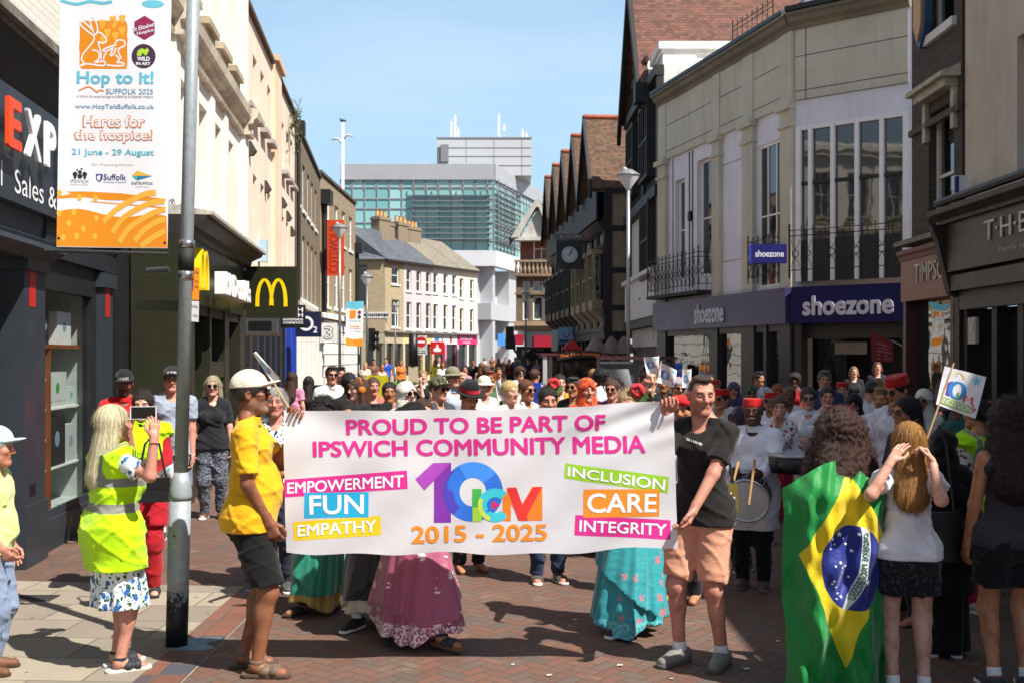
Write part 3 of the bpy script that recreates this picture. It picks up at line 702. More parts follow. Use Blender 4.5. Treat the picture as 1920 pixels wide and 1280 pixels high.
both('glazing', gz, lambda m: m.quad((0, 0, 14.6), (W, 0, 14.6), (W, 0, 23.2), (0, 0, 23.2)), lambda m: m.quad((0, 0, 14.6), (SL, 0, 14.6), (SL, 0, 23.2), (0, 0, 23.2)))
def muls(m, L, d=0):
    k = 0
    while k*1.5 < L: m.box(k*1.5-.06, k*1.5+.06, -.12, -.01, 14.6, 23.2); k += 1
    for z in (15.8, 18.0, 19.7, 20.9, 22.3): m.box(0, L, -.1, -.012, z-.07, z+.07)
    for q in range(int(L/1.5)): m.box(q*1.5+1.2, q*1.5+1.5, -.06, -.013, 22.0, 23.2); 
both('mullions', MUL, lambda m: muls(m, W), lambda m: muls(m, SL))
def louv(m, a, b):
    z = 15.9
    while z < 23.1: m.box(a, b, -.9, -.6, z, z+.09); z += .66
    x = a
    while x < b: m.box(x-.05, x+.05, -.75, -.65, 15.8, 23.2); x += 3
both('louvres', plain('#7d8185', .5), lambda m: louv(m, W-9.7, W+.4), lambda m: louv(m, 0, SL*.42))
both('lower_band', PANW, lambda m: m.box(0, W, -.3, 6, 12.7, 14.6), lambda m: m.box(0, SL, -.3, .5, 12.7, 14.6))
both('lower_wall', plain('#b3b6b9', .5, var=.06, scale=.3), lambda m: m.box(0, W, 4, 6, 0, 12.7), lambda m: m.box(0, SL, 2.0, 2.5, 0, 12.7).box(1.0, 2.0, .4, 2, 0, 12.7).box(8.0, 12, .4, 2, 0, 12.7).box(0, SL, .3, 2, 6.2, 8.2))
MB().box(W-2.6, W-1.2, 3.7, 3.99, 7.5, 12.7).build('recess_shade', DK, t)  # dark slab before the wall, its colour standing in for a recess's shade
r = MB().box(11.2, 23.4, 8, 20, 25.1, 29.9).build('plant_room', plain('#bcbfc3', .5, var=.05, scale=.3), t)
mb = MB()
for z in (26.4, 27.6, 28.7): mb.box(11.2, 23.4, 7.94, 8, z-.02, z+.02)
for x in (15, 18.6, 22.2): mb.box(x-.02, x+.02, 7.95, 8, 25.1, 29.9)
mb.box(11.1, 23.5, 7.9, 8.02, 29.9, 30.05); mb.build('panel_joint', plain('#8d9094', .5), r)
MB().box(11.7, 12.7, 7.5, 7.99, 26.8, 29).box(11.4, 11.5, 7.6, 7.99, 25.1, 28.8).build('duct', plain('#7d8083', .5), r)
for x, z, hh in ((13.0, 29.9, 2.4), (13.5, 29.9, 3.1), (13.9, 29.9, 1.4), (19.2, 29.9, 3.3), (19.9, 30.6, 1.2), (22.3, 29.9, 1.3), (22.8, 29.9, .8)):
    MB().box(x-.16, x+.16, 9, 9.3, z+.4, z+hh).tube([(x-.05, 9.4, z-.1), (x-.05, 9.4, z+hh+.4)], .05, 6).build('antenna', plain('#d9dadb', .5), r)
mb = MB()
for x, hh in ((8.6, 2.2), (9.1, 1.6), (9.6, 1.9), (6, .5), (10.5, .9)): mb.tube([(x, 3, 25), (x, 3, 25+hh)], .03, 5)
mb.box(9.8, 10.4, 3, 3.4, 25, 25.9).box(14, 16.4, 3, 4, 25, 25.8).build('roof_plant', plain('#b5b7ba', .5), t)
for a, cc in ((3.0, '#2f7fd0'), (6.5, '#2f7fd0')):
    MB().box(0, 3.0, -.05, .0, 3.1, 4.6).xf(lambda p: SM @ (p+Vector((a, .38, 0)))).build('shop_sign', plain(cc, .5), t)
# office further right
t = thing('concrete_block', 'grey concrete office with roof scaffolding behind the stone corner building', 'building', (3.3, 150, 0))
wall(t, 14, 0, 22.3, [(3.4, 5.8, 17.6, 19.9)], plain('#b3b2ac', .7, var=.1), D=8); window(t, 3.4, 5.8, 17.6, 19.9, gm=GLD, fm=DK)
MB().box(-.1, 14, -.2, .1, 21.3, 22.5).build('parapet', plain('#77776f', .7), t)
mb = MB()
for x in range(0, 13, 2): mb.tube([(x, 1, 22.3), (x, 1, 25+(x % 3))], .05, 5)
for z in (23.2, 24.2): mb.tube([(0, 1, z), (13, 1, z)], .05, 5)
mb.build('scaffolding', plain('#8b5a50', .5), t)
# ---- stone and red brick corner building
STN = wallpaint('#7d6a55', '#6a5945', .8, .9, '#3d342a', .6); RB_ = bricks('#8d4a34', '#a25a40', '#7d6a5c', c3='#7a3e2c')
t = thing('stone_corner_building', 'brown stone and red brick corner building with gabled attic and balustrade', 'building', (.3, 74, 0))
W = 3.9
holes = [(.45, .95, 4.3, 5.95), (1.15, 1.85, 4.3, 5.95), (2.05, 2.8, 4.3, 5.95), (.45, .95, 3.0+3.25, 7.0), (1.15, 1.85, 6.25, 7.0), (2.05, 2.8, 6.25, 7.0)]
wall(t, 2.95, 3.7, 7.3, holes, STN, .2, D=6)
for h in holes: window(t, *h, y=.19, fm=WHT, gm=glass('#3a4148'), bars=(0, 0), fw=.09)
wall(t, .95, 3.7, 8.5, [], RB_, .1, D=6, x0=2.95, name='brick_wall', y=-.05)
MB().extr([(.1, 7.3), (-.35, 7.3), (-.35, 7.42), (-.2, 7.5), (.1, 7.5)], -.15, 2.95).extr([(.1, 3.7), (-.3, 3.55), (-.45, 3.9), (-.2, 4.2), (.1, 4.2)], -.15, W).box(-.1, 2.95, -.12, .05, 6.05, 6.2).build('stone_bands', STN, t)
mb = MB()
for k in range(11): mb.lathe([(.07, 0), (.1, .15), (.12, .3), (.06, .55), (.09, .7), (.07, .8)], 8, (.0+k*.29, -.2, 7.5))
mb.box(-.15, 3.0, -.32, -.08, 8.3, 8.45); mb.build('balustrade', plain('#8f8168', .85, var=.3), t)
MB().box(.3, 3.9, .8, 5, 7.3, 10.2).build('attic_wall', RB_, t)
o = window(t, 1.2, 2.9, 8.5, 10.1, y=.82, fm=WHT, gm=GLD, bars=(2, 1), fw=.1)
MB().prism([(-.4, 10.0), (.15, 10.0), (1.35, 12.1), (1.55, 12.1), (1.55, 12.6), (1.3, 12.6)], -.3, .8).prism([(2.3, 10.0), (3.1, 10.0), (1.55, 12.6), (1.55, 12.1)], -.3, .75).prism([(.3, 10.0), (2.5, 10.0), (1.5, 12.0)], .1, .7).box(-.1, 2.6, -.25, .7, 9.8, 10.05).build('gable', wallpaint('#c9c6c0', '#aaa69e', .7, .85, '#6d675e'), t)
MB().quad((1.5, -.3, 12.65), (1.5, 6, 12.65), (4.2, 6, 9.4), (4.2, -.3, 9.4)).quad((1.5, -.3, 12.65), (-.5, -.3, 10), (-.5, 6, 10), (1.5, 6, 12.65)).build('roof', bricks('#8a6a4a', '#9d7c58', '#5a4735', .2, .13, .01, c3='#7d7157'), t)
MB().box(.55, 4.4, -.28, .3, 2.45, 3.72).build('fascia', plain('#3c4147', .5), t)
MB().box(1.2, 4.6, -.36, -.27, 2.45, 3.25).box(-.3, .5, -.3, -.2, 2.6, 3.3).build('red_fascia', plain('#a31d36', .45, var=.05), t)
MB().box(0, 4.6, .1, 1, 0, 2.5).build('shopfront', plain('#1c1d20', .5), t)
MB().quad((.4, .08, .3), (4.4, .08, .3), (4.4, .08, 2.3), (.4, .08, 2.3)).build('shop_glass', GLD, t)
# ================================================================== RIGHT SIDE
TIL = tiles([(0, '#43352b'), (.35, '#5b4638'), (.6, '#6c513f'), (.8, '#7a583f'), (1, '#665d45')]); TIL2 = tiles([(0, '#463029'), (.3, '#5f4036'), (.55, '#6e493d'), (.8, '#7a5041'), (1, '#60503f')], .15, .21)
TB_ = plain('#1d1a18', .6, var=.35, scale=3); BEI = wallpaint('#9a8b73', '#837660', .6, .85, '#5d5140')
RX = lambda d: 4.05-.076*(d-45.7)
def gable_roof(t, w, z0, zr, y0, y1, mat, ov=.35):
    """ridge runs back from the street (local y); w = width along the street"""
    MB().quad((0, y0, z0), (w/2, y0, zr), (w/2, y1, zr), (0, y1, z0)).quad((w/2, y0, zr), (w, y0, z0), (w, y1, z0), (w/2, y1, zr)).quad((0, y0+.02, z0-.15), (w/2, y0+.02, zr-.15), (w/2, y1, zr-.15), (0, y1, z0-.15)).quad((w/2, y0+.02, zr-.15), (w, y0+.02, z0-.15), (w, y1, z0-.15), (w/2, y1, zr-.15)).build('roof', mat, t)
    MB().tube([(w/2, y0, zr), (w/2, y1, zr)], .12, 8).build('ridge_tiles', plain('#a5573a', .8, var=.3), t)
    MB().prism([(-.1, z0-.1), (w/2, zr+.05), (w+.1, z0-.1), (w+.1, z0-.45), (w/2, zr-.32), (-.1, z0-.45)], y0-.06, y0+.06).build('bargeboard', plain('#1a1715', .7), t)
    MB().prism([(0, z0), (w/2, zr-.2), (w, z0)], y0+.4, y0+.6).build('gable_wall', TB_, t)
labs = ['nearest of the five tiled timber gables, its whole roof slope in view', 'second timber gable of the row, red tiles just behind the nearest', 'middle timber gable of the row of five beyond the big half timbered house', 'fourth narrow timber gable, with a small chimney stack at its ridge', 'last and lowest timber gable, beside the stone corner building']
for i in range(5):
    d0 = 45.7+4*i; d1 = d0+4
    A, B = (RX(d1), d1), (RX(d0), d0); loc, rz, W = frame2(A, B); t = thing('timber_house', labs[i], 'building', loc, rz, 'timber framed gables')
    zz = 9.0
    holes = [(.5, 1.5, 4.2, 6.3), (2.4, 3.4, 4.2, 6.3)]
    wall(t, W, 2.9, zz, holes, BEI if i < 2 else TB_, .15, D=8)
    for h in holes: window(t, *h, y=.1, fm=TB_, gm=glass('#171a1c'), bars=(3, 4), fw=.08, sill=.12)
    mb = MB()
    for x in (0, .25, 1.75, 2.1, 3.65, 3.9): mb.box(x, x+.14, -.1, .02, 2.9, zz)
    for z in (2.9, 3.9, 6.5, 7.5): mb.box(0, W, -.14, .02, z, z+.2)
    for q in range(8): mb.box(q*.5+.1, q*.5+.22, -.06, .02, 7.7, 9)
    mb.build('timber_frame', TB_, t)
    mb = MB()
    for x in (.45, 1.25, 2.4, 3.2): mb.box(x, x+.55, -.04, .01, 3.0, 3.85)
    mb.build('panel', BEI, t)
    for x0_, x1_ in ((.35, 1.7), (2.2, 3.6)):
        ob = MB().box(x0_, x1_, -.55, .0, 3.85, 4.25).extr([(-.55, 3.85), (0, 3.85), (0, 3.3)], x0_+.05, x1_-.05).box(x0_, x1_, -.6, 0, 6.25, 6.45).box(x0_, x0_+.12, -.55, -.4, 4.25, 6.25).box(x1_-.12, x1_, -.55, -.4, 4.25, 6.25).box((x0_+x1_)/2-.04, (x0_+x1_)/2+.04, -.54, -.46, 4.25, 6.25).box(x0_, x1_, -.54, -.46, 5.2, 5.28).build('oriel', TB_ if i > 1 else BEI, t)
        MB().quad((x0_+.05, -.5, 4.25), (x1_-.05, -.5, 4.25), (x1_-.05, -.5, 6.25), (x0_+.05, -.5, 6.25)).quad((x1_-.05, -.5, 4.25), (x1_-.05, 0, 4.25), (x1_-.05, 0, 6.25), (x1_-.05, -.5, 6.25)).build('pane', glass('#171a1c'), ob)
    MB().extr([(-.45, 7.6), (0, 7.6), (0, 7.15), (-.2, 7.3)], 0, W).box(0, W, -.45, -.38, 7.7, 9.0).build('jetty', TB_, t)
    if i == 0:
        mb = MB()
        for y_ in (.0, 1.2, 2.4, 3.6, 5.2, 7): mb.box(W-.02, W+.08, y_, y_+.22, 2.9, 9)
        for z in (3.8, 5.4, 7.2, 8.8): mb.box(W-.02, W+.07, .0, 8, z, z+.22)
        mb.build('end_timbers', TB_, t)
    gable_roof(t, W, zz, 12.5, -.7, 9, TIL)
    MB().box(0, W, .3, 1, 0, 2.9).build('shopfront', plain('#15130f', .6), t)
    mb = MB()
    for x in (0, 1.25, 2.6, 3.8): mb.box(x, x+.2, .05, .3, 0, 2.9)
    mb.box(0, W, -.1, .3, 2.55, 2.9); mb.build('shop_pilasters', TB_, t)
    if i == 3: MB().box(1.6, 2.3, 1.2, 1.8, 12, 13.2).lathe([(.16, 0), (.2, .2), (.13, .8), (.26, .85), (.05, 1.1)], 10, (1.95, 1.5, 13.2)).build('chimney', plain('#b3aca0', .8, var=.2), t)
# ---- big half-timbered house with the large roof
A, B = (5.0, 44.9), (5.12, 36.1); loc, rz, W = frame2(A, B)
t = thing('half_timbered_house', 'tall black and white half timbered house with huge red tiled roof', 'building', loc, rz)
WP = wallpaint('#d5d3cc', '#c4c1b8', .5, .85, '#8b867b')
wall(t, W, 2.9, 11.6, [(5.0, 7.2, 8.2, 11.0), (5.2, 7.4, 4.6, 7.4), (1, 3.2, 8.2, 11)], WP, .12, D=9)
for h in ((5.0, 7.2, 8.2, 11.0), (5.2, 7.4, 4.6, 7.4), (1, 3.2, 8.2, 11)): window(t, *h, y=.0, fm=TB_, gm=glass('#14171a'), bars=(3, 1), fw=.14, fd=.35)
mb = MB()
for k in range(24):
    x = k*W/23.5
    if not (4.7 < x < 7.4): mb.box(x, x+.17, -.06, .03, 7.5, 11.6)
for k in range(12): mb.box(4.8+k*.22, 4.9+k*.22, -.06, .03, 7.6, 8.2)
for z, h_ in ((11.35, .35), (7.3, .35), (2.9, .3)): mb.box(-.1, W+.02, -.3, .03, z, z+h_)
mb.box(W-.35, W, -.2, .03, 2.9, 11.6).box(0, .3, -.2, .03, 2.9, 11.6).box(4.6, 4.9, -.15, .03, 2.9, 11.6)
mb.build('timber_frame', TB_, t)
gw = W-2.4
MB().quad((0, -.45, 11.5), (gw/2, -.45, 16.3), (gw/2, 18, 16.3), (0, 18, 11.5)).quad((gw/2, -.45, 16.3), (gw, -.45, 11.5), (gw, 18, 11.5), (gw/2, 18, 16.3)).build('roof', TIL2, t)
MB().prism([(-.15, 11.2), (gw/2, 16.5), (gw+.15, 11.2), (gw+.15, 10.7), (gw/2, 15.9), (-.15, 10.7)], -.57, -.41).build('bargeboard', plain('#15120f', .7), t)
MB().prism([(0, 11.6), (gw/2, 16.0), (gw, 11.6)], -.1, .1).build('gable_wall', WP, t)
mb = MB()
for k in range(11):
    x = .3+k*gw/11; top = 11.6+4.4*(1-abs(x-gw/2)/(gw/2)); mb.box(x, x+.16, -.17, -.09, 11.6, max(11.7, top-.3))
mb.box(.6, gw-.6, -.2, -.08, 12.6, 12.85).box(gw-.1, gw+.5, -.7, .2, 10.9, 11.6); mb.build('gable_studs', TB_, t)
MB().box(0, W, -.25, .05, 3.25, 4.75).extr([(-.25, 4.7), (-.4, 4.75), (-.4, 4.9), (.05, 4.95), (.05, 4.7)], 0, W).build('white_parapet', wallpaint('#dcdad6', '#cfccc6', .5, .85), t)
MB().box(0, W, .05, .6, 2.2, 3.2).build('fascia', plain('#c9c4c0', .6), t)
MB().box(0, W, .4, 1, 0, 2.2).build('shopfront', plain('#1b1a19', .6), t)
mb = MB()
for k in range(30): mb.box(k*W/30, k*W/30+.07, .1, .16, 1.6, 2.2)
mb.box(0, W, .08, .18, 1.5, 1.6); mb.build('window_bars', plain('#8a857c', .6), t)
MB().quad((6.35, .045, 2.75), (6.6, .045, 2.75), (6.6, .045, 2.98), (6.35, .045, 2.98)).quad((6.3, .045, 2.4), (6.45, .045, 2.4), (6.45, .045, 2.72), (6.3, .045, 2.72)).build('emblem', ink('#a8252a'), t); MB().quad((6.5, .044, 2.4), (6.85, .044, 2.4), (6.85, .044, 2.7), (6.5, .044, 2.7)).build('emblem', ink('#d9d9dc'), t)
# white flat-topped wing, sunlit, behind the parapet of the shoe shop
t = thing('white_wing', 'sunlit white flat topped wall rising behind the shoe shop parapet', 'building', (5.2, 36.6, 0))
MB().box(0, 7.5, 0, 2.2, 9.0, 12.35).build('wall', wallpaint('#f0efec', '#e6e4df', .35, .85, '#b9b4a8'), t)
MB().box(-.18, 7.6, -.14, 2.3, 12.35, 12.6).box(-.08, 7.6, -.07, 2.3, 12.2, 12.35).box(-.03, 1.1, -.05, .1, 9, 12.2).build('cornice', wallpaint('#f0efec', '#dedbd4', .4, .85, '#a49e90'), t)
MB().box(0, 7.5, .2, 2, 0, 9).build('lower_wall', BEI, t)
# ---- shoe shop
A, B, Cc = (5.05, 36.0), (7.3, 27.4), (9.52, 25.57)
loc, rz, W = frame2(A, B); t = thing('shoe_shop_building', 'beige and white two storey shoe shop with blue fascia and iron balconies', 'building', loc, rz)
BG = wallpaint('#cac4b0', '#beb8a3', .35, .8, '#77725f', .15); WH2 = wallpaint('#e6e5ea', '#dcdae1', .3, .8, '#a39f9c', .15)
u = lambda px: pxt(A, B, px)*W
h1 = [(u(1266), u(1284), 4.3, 7.55), (u(1307), u(1334), 4.3, 7.9), (u(1421), u(1469), 3.7, 7.6)]
wall(t, W, 3.6, 8.35, h1, WH2, .22, D=7)
for h in h1[:2]: window(t, *h, y=.21, fm=WHT, gm=GLD, bars=(0, 1), fw=.08)
window(t, *h1[2], y=.1, fm=WHT, gm=glass('#1a2328'), bars=(2, 1), fw=.08)
mb = MB(); mb.box(0, W, -.10, .1, 8.35, 10.2)
for a, b in ((1240, 1254), (1342, 1356), (1399, 1419), (1471, 1492)):
    mb.box(u(a), min(W, u(b)), -.14, .02, 3.6, 8.35).box(u(a)-.05, min(W, u(b)+.05), -.2, .02, 7.75, 7.83).box(u(a)-.08, min(W, u(b)+.08), -.26, .02, 8.2, 8.36).box(u(a), min(W, u(b)), -.13, -.09, 8.36, 10.2)
mb.build('beige_band', BG, t)
mb = MB()
for z in (8.6, 9.45): mb.box(0, W, -.106, -.098, z, z+.018)
for z in (7.45, 4.6): mb.box(u(1356), u(1399), -.004, .01, z, z+.018)
mb.build('panel_joint', plain('#4a453a', .8), t)
CP = [(.1, 10.2), (-.12, 10.2), (-.16, 10.3), (-.3, 10.36), (-.34, 10.48), (-.42, 10.5), (-.42, 10.58), (.1, 10.62)]
MB().extr(CP, 0, W).build('cornice', wallpaint('#7d7767', '#6c6656', .6, .85), t)
MB().box(0, W, -.44, .2, 10.6, 10.7).build('lead_capping', plain('#3c434d', .5, var=.15), t)
MB().box(u(1262), u(1262)+.03, -.02, .01, 4, 8.3).box(u(1293), u(1293)+.03, -.03, -.001, 4, 8.3).box(u(1299), u(1299)+.03, -.03, -.001, 4, 8.3).box(u(1296)-.06, u(1296)+.08, -.1, 0, 6.1, 6.4).build('cables', BLK, t)
def rail(t, pts, z0=3.95, z1=5.0, rings=True, name='balcony_railing'):
    mb = MB()
    for z in (z0+.06, z1-.18, z1-.04): mb.tube([(x, y, z) for x, y in pts], .013, 5)
    for (xa, ya), (xb, yb) in zip(pts, pts[1:]):
        L = math.hypot(xb-xa, yb-ya); n = max(1, round(L/.3))
        for k in range(n+1):
            x = xa+(xb-xa)*k/n; y = ya+(yb-ya)*k/n; tall = k in (0, n)
            mb.tube([(x, y, z0-.12), (x, y, z1+(.1 if tall else .02))], .018 if tall else .011, 5)
            mb.lathe([(.0, -.03), (.032, 0), (.0, .035)], 6, (x, y, z1+(.12 if tall else .04)))
            if k < n and rings:
                c = Vector((x+(xb-xa)/n/2, y+(yb-ya)/n/2, (z0+z1)/2-.08)); e = Vector((xb-xa, yb-ya, 0)).normalized()
                mb.tube([c+(e*math.cos(a)+Vector((0, 0, 1))*math.sin(a))*.085 for a in [i*math.pi/6 for i in range(13)]], .014, 4, False)
                for sg in (-1, 1):
                    mb.tube([c+Vector((0, 0, .085*sg)), c+e*.1+Vector((0, 0, .26*sg)), c+e*.1+Vector((0, 0, .36*sg))], .008, 4); mb.tube([c+Vector((0, 0, .085*sg)), c-e*.1+Vector((0, 0, .26*sg)), c-e*.1+Vector((0, 0, .36*sg))], .008, 4)
    return mb.build(name, plain('#151414', .5), t)
a, b = u(1243), u(1341); rail(t, [(a, 0), (a, -.55), (b, -.55), (b, 0)])
MB().box(a, b, -.6, 0, 3.72, 3.82).build('balcony_floor', plain('#2a2826', .7), t)
a, b = u(1421), u(1470); rail(t, [(a, 0), (a, -.3), (b, -.3), (b, 0)])
NAVY = plain('#0b0e4c', .5, var=.06, scale=.8, spec=.25); PUR = plain('#3d3a63', .35, var=.1, scale=.8)
MB().box(0, W, -.32, .05, 2.68, 3.6).build('fascia', PUR, t)
LET = plain('#c4c4ce', .4, var=.02)
letter('shoezone', u(1322), u(1377), 2.82, 3.43, -.33, LET, t, bold=.03, ext=.03, name='raised_letters')
mb = MB(); q0 = MB()
for a, b in ((1240, 1256), (1339, 1354), (1399, 1423), (1441, 1447), (1470, 1491)): mb.box(u(a), min(W, u(b)), -.16, .3, 0, 2.68)
mb.box(0, W, -.14, .3, 0, .4).box(0, W, -.12, .3, 2.5, 2.68); mb.build('shop_pilasters', plain('#2c2d30', .4), t)
MB().quad((0, .0, .4), (W, .0, .4), (W, .0, 2.5), (0, .0, 2.5)).build('shop_glass', glass('#14181a', .015, .010, 1.0), t)
mb = MB()
for k in range(90): x = k*W/90; mb.tube([(x, -.28, 3.6), (x, -.3, 3.7)], .004, 3)
mb.build('bird_spikes', plain('#77777a', .4), t)
# corner bay of the shoe shop (same building, own face)
M1 = Matrix.Translation(loc) @ Matrix.Rotation(rz, 4, 'Z'); loc2, rz2, W2 = frame2(B, Cc); R2 = M1.inverted() @ Matrix.Translation(loc2) @ Matrix.Rotation(rz2, 4, 'Z')
bay = bpy.data.objects.new('corner_bay', None); COL.objects.link(bay); bay.parent = t; bay.matrix_basis = R2
wall(bay, W2, 7.72, 8.4, [], WH2, D=5, name='white_band'); wall(bay, W2, 8.4, 10.2, [], BG, D=5, y=-.06, name='beige_band')
MB().extr(CP, -.1, W2+.05).build('cornice', wallpaint('#7d7767', '#6c6656', .6, .85), bay)
MB().box(-.1, W2+.1, -.48, .2, 10.6, 10.72).build('gutter', plain('#20242b', .5), bay)
mb = MB()
for z in (8.62, 9.5): mb.box(0, W2, -.066, -.058, z, z+.018)
mb.box(.28, .3, -.066, -.058, 8.4, 10.2).build('panel_joint', plain('#4a453a', .8), bay)
for z in (): pass
fr = MB()
for k, x in enumerate((.0, .34, .93, 1.55, 2.17, 2.74)): fr.box(x, x+(.14 if k in (0, 5) else .1), -.05, .1, 3.75, 7.72)
fr.box(0, W2, -.02, .08, 7.62, 7.72)
wd = fr.build('bay_window', WHT, bay)
MB().quad((0, .07, 4.8), (W2, .07, 4.8), (W2, .07, 7.65), (0, .07, 7.65)).build('pane', glass('#2c302c', .03, .004, .8), wd)
MB().box(.1, W2-.1, .02, .09, 3.75, 4.8).build('spandrel', plain('#1d1c1b', .5), wd); MB().box(.1, W2-.1, .0, .06, 6.22, 6.3).build('transom', plain('#1d1c1b', .5), wd)
MB().box(W2, W2+.16, -.05, 4, 3.6, 10.2).build('white_return', WH2, bay)
rail(bay, [(-.15, -.1), (.05, -.5), (W2, -.5)], 3.95, 5.05)
MB().box(0, W2+.02, -.3, .4, 2.68, 3.6).build('fascia', NAVY, bay)
letter('shoezone', .32, 2.62, 2.86, 3.36, -.31, LET, bay, bold=.035, ext=.03, name='raised_letters')
MB().box(W2, W2+.14, -.28, .4, 2.68, 3.58).build('blue_end', plain('#1a2fc8', .4), bay)
MB().box(0, .18, -.1, .3, 0, 2.68).box(W2-.14, W2, -.1, .3, 0, 2.68).box(.18, W2, .2, .4, 2.3, 2.68).build('door_surround', plain('#26272a', .45), bay)
MB().box(.18, W2-.14, 2.2, 2.3, 0, 2.7).build('shop_interior', plain('#0e0e10', .6), bay)
MB().quad((.18, .6, 0), (1.1, .6, 0), (1.1, .6, 2.3), (.18, .6, 2.3)).build('door_glass', glass('#0a0c0d'), bay)
MB().box(.9, 1.5, .3, .9, 1.9, 2.2).build('lamp_box', plain('#6d6658', .5), bay)
# mansard roof
MB().quad((-.3, .4, 10.7), (W2+.3, .4, 10.7), (W2+.3, 3.5, 14), (1.2, 3.5, 14)).build('mansard_roof', bricks('#6b6d66', '#7a7b72', '#44463f', .35, .2, .012, c3='#5d6058'), bay)
MB().tube([(-.3, .38, 10.7), (1.2, 3.4, 14)], .12, 6).build('lead_hip', plain('#3a414d', .5), bay)
MB().quad((-.02, .42, 10.72), (.75, .44, 10.75), (1.6, 3.4, 14.02), (1.25, 3.4, 14.02)).build('lead_flashing', plain('#a5a8ab', .6, var=.2), bay)
# roof-top iron rail on the long parapet
o = rail(t, [(u(1365), .15), (u(1440), .15)], 10.9, 11.5, False, 'roof_railing')
# ---- key-cutting shop and jeweller
A, B = (5.36, 14.30), (5.34, 12.66); loc, rz, W = frame2(A, B); t = thing('key_shop_building', 'dark sooty brick building with red brown key cutting shopfront', 'building', loc, rz)
SB = bricks('#3b3128', '#4d4033', '#3a3630', c3='#2e2721')
v = lambda px: 14.30-5.35/((px-960)/2000)
h2 = [(v(1741), v(1790), 3.32, 4.95), (v(1741), v(1790), 5.95, 7.0)]
wall(t, W, 2.6, 7.25, h2, SB, .16, D=8)
for h in h2: window(t, *h, y=.15, fm=plain('#c9c6bd', .6), gm=GLD, bars=(0, 1), fw=.07, sill=.06)
a, b = h2[0][:2]
MB().box(a-.12, b+.12, -.16, .02, 5.1, 5.2).extr([(.02, 5.2), (-.24, 5.2), (-.24, 5.26), (.02, 5.36)], a-.18, b+.2).box(a-.1, a, -.05, .02, 4.6, 5.1).box(b, b+.1, -.05, .02, 4.6, 5.1).build('window_hood', plain('#a9a393', .8, var=.3), t)
MB().box(0, W, -.05, .02, 4.78, 4.86).build('string_course', plain('#4a4238', .8), t)
x = v(1737); sh = MB().prism([(x-.2, 6.55), (x-.2, 6.1), (x-.12, 5.95), (x, 5.82), (x+.12, 5.95), (x+.2, 6.1), (x+.2, 6.55)], -.1, 0).build('crest', plain('#24486a', .5), t)
MB().prism([(x-.13, 6.5), (x-.13, 6.12), (x, 5.9), (x+.13, 6.12), (x+.13, 6.5)], -.13, -.09).build('shield', plain('#b98a4f', .5, var=.3, scale=20), sh)
RBN = plain('#824a33', .4, var=.1, scale=1.5)
MB().box(-.02, W, -.14, .05, 2.58, 3.12).build('fascia', RBN, t)
MB().extr([(.05, 3.12), (-.16, 3.12), (-.17, 3.17), (-.2, 3.2), (-.2, 3.25), (.05, 3.3)], -.03, W).build('shop_cornice', plain('#5d2420', .45), t)
MB().box(.1, W, -.28, .05, 3.3, 3.36).build('lead_flashing', plain('#7a776f', .8, var=.3), t)
letter('TIMPSON', .52, W+.06, 2.80, 3.04, -.145, plain('#b9b1a4', .4), t, bold=.0, ext=.012)
letter('Great Service By Great People', .6, W-.05, 2.67, 2.745, -.145, ink('#a8a094'), t, bold=.0)
MB().box(-.04, .06, -.1, .3, 0, 2.58).box(W-.1, W, -.1, .3, 0, 2.58).box(0, W, -.08, .3, 0, .4).build('shopfront', plain('#4a1f1c', .4), t)
MB().quad((.06, .05, .4), (W-.1, .05, .4), (W-.1, .05, 2.58), (.06, .05, 2.58)).build('shop_glass', glass('#1c1f1c', .015, .008, 1.0), t)
A, B = (5.34, 12.64), (5.34, 1.5); loc, rz, W = frame2(A, B); t = thing('jeweller_building', 'grey rendered building over a dark jeweller shopfront at the right edge', 'building', loc, rz)
PL = wallpaint('#c0b5a6', '#b1a595', .35, .85, '#6f6557', .3)
wall(t, W, 3.5, 6.6, [(1.3, 2.4, 3.75, 5.25), (4.2, 5.3, 3.75, 5.25), (7, 8.1, 3.75, 5.25)], PL, .18, D=8, y=.03)
for x in (1.3, 4.2, 7): window(t, x, x+1.1, 3.75, 5.25, y=.17, fm=plain('#c4c2bc', .5), gm=GLD, bars=(1, 3), fw=.08)
MB().box(0, 7.6, .03, .9, 6.6, 7.3).build('parapet', PL, t)  # raised section added out of view to cast shade over the drummer
JF = plain('#35322c', .45, var=.08)
MB().box(.12, W, -.24, .05, 2.84, 3.40).build('fascia', JF, t)
MB().extr([(.05, 3.40), (-.3, 3.40), (-.3, 3.44), (-.42, 3.5), (-.42, 3.56), (.05, 3.62)], .0, W).build('shop_cornice', plain('#3d342c', .6, var=.4, scale=6), t)
MB().tube([(0, -.3, 3.66), (W, -.3, 3.66)], .05, 8).build('gutter', plain('#262320', .5), t)
MB().extr([(-.1, 2.55), (-.2, 2.6), (-.34, 3.2), (-.42, 3.40), (.05, 3.40), (.05, 2.5)], .0, .12).box(0, .14, -.1, .05, 0, 2.55).build('console_bracket', plain('#24211d', .5), t)
letter('T\u00b7H\u00b7BA', 1.15, 2.42, 3.10, 3.31, -.245, plain('#b8b4aa', .35), t, bold=.0, ext=.015)
letter('Family Jewellers Sin', 1.47, 2.75, 2.93, 3.0, -.245, ink('#a59f94'), t, bold=.0)
MB().box(.12, W, -.2, .05, 2.62, 2.8).box(.12, W, -.1, .05, 2.4, 2.62).build('shutter_box', plain('#3f3a30', .5), t)
mb = MB()
for x in (.14, .9, 1.5, 3.2, 3.4): mb.box(x, x+.12, -.06, .3, 0, 2.4)
mb.build('shopfront', plain('#1a1512', .5), t)
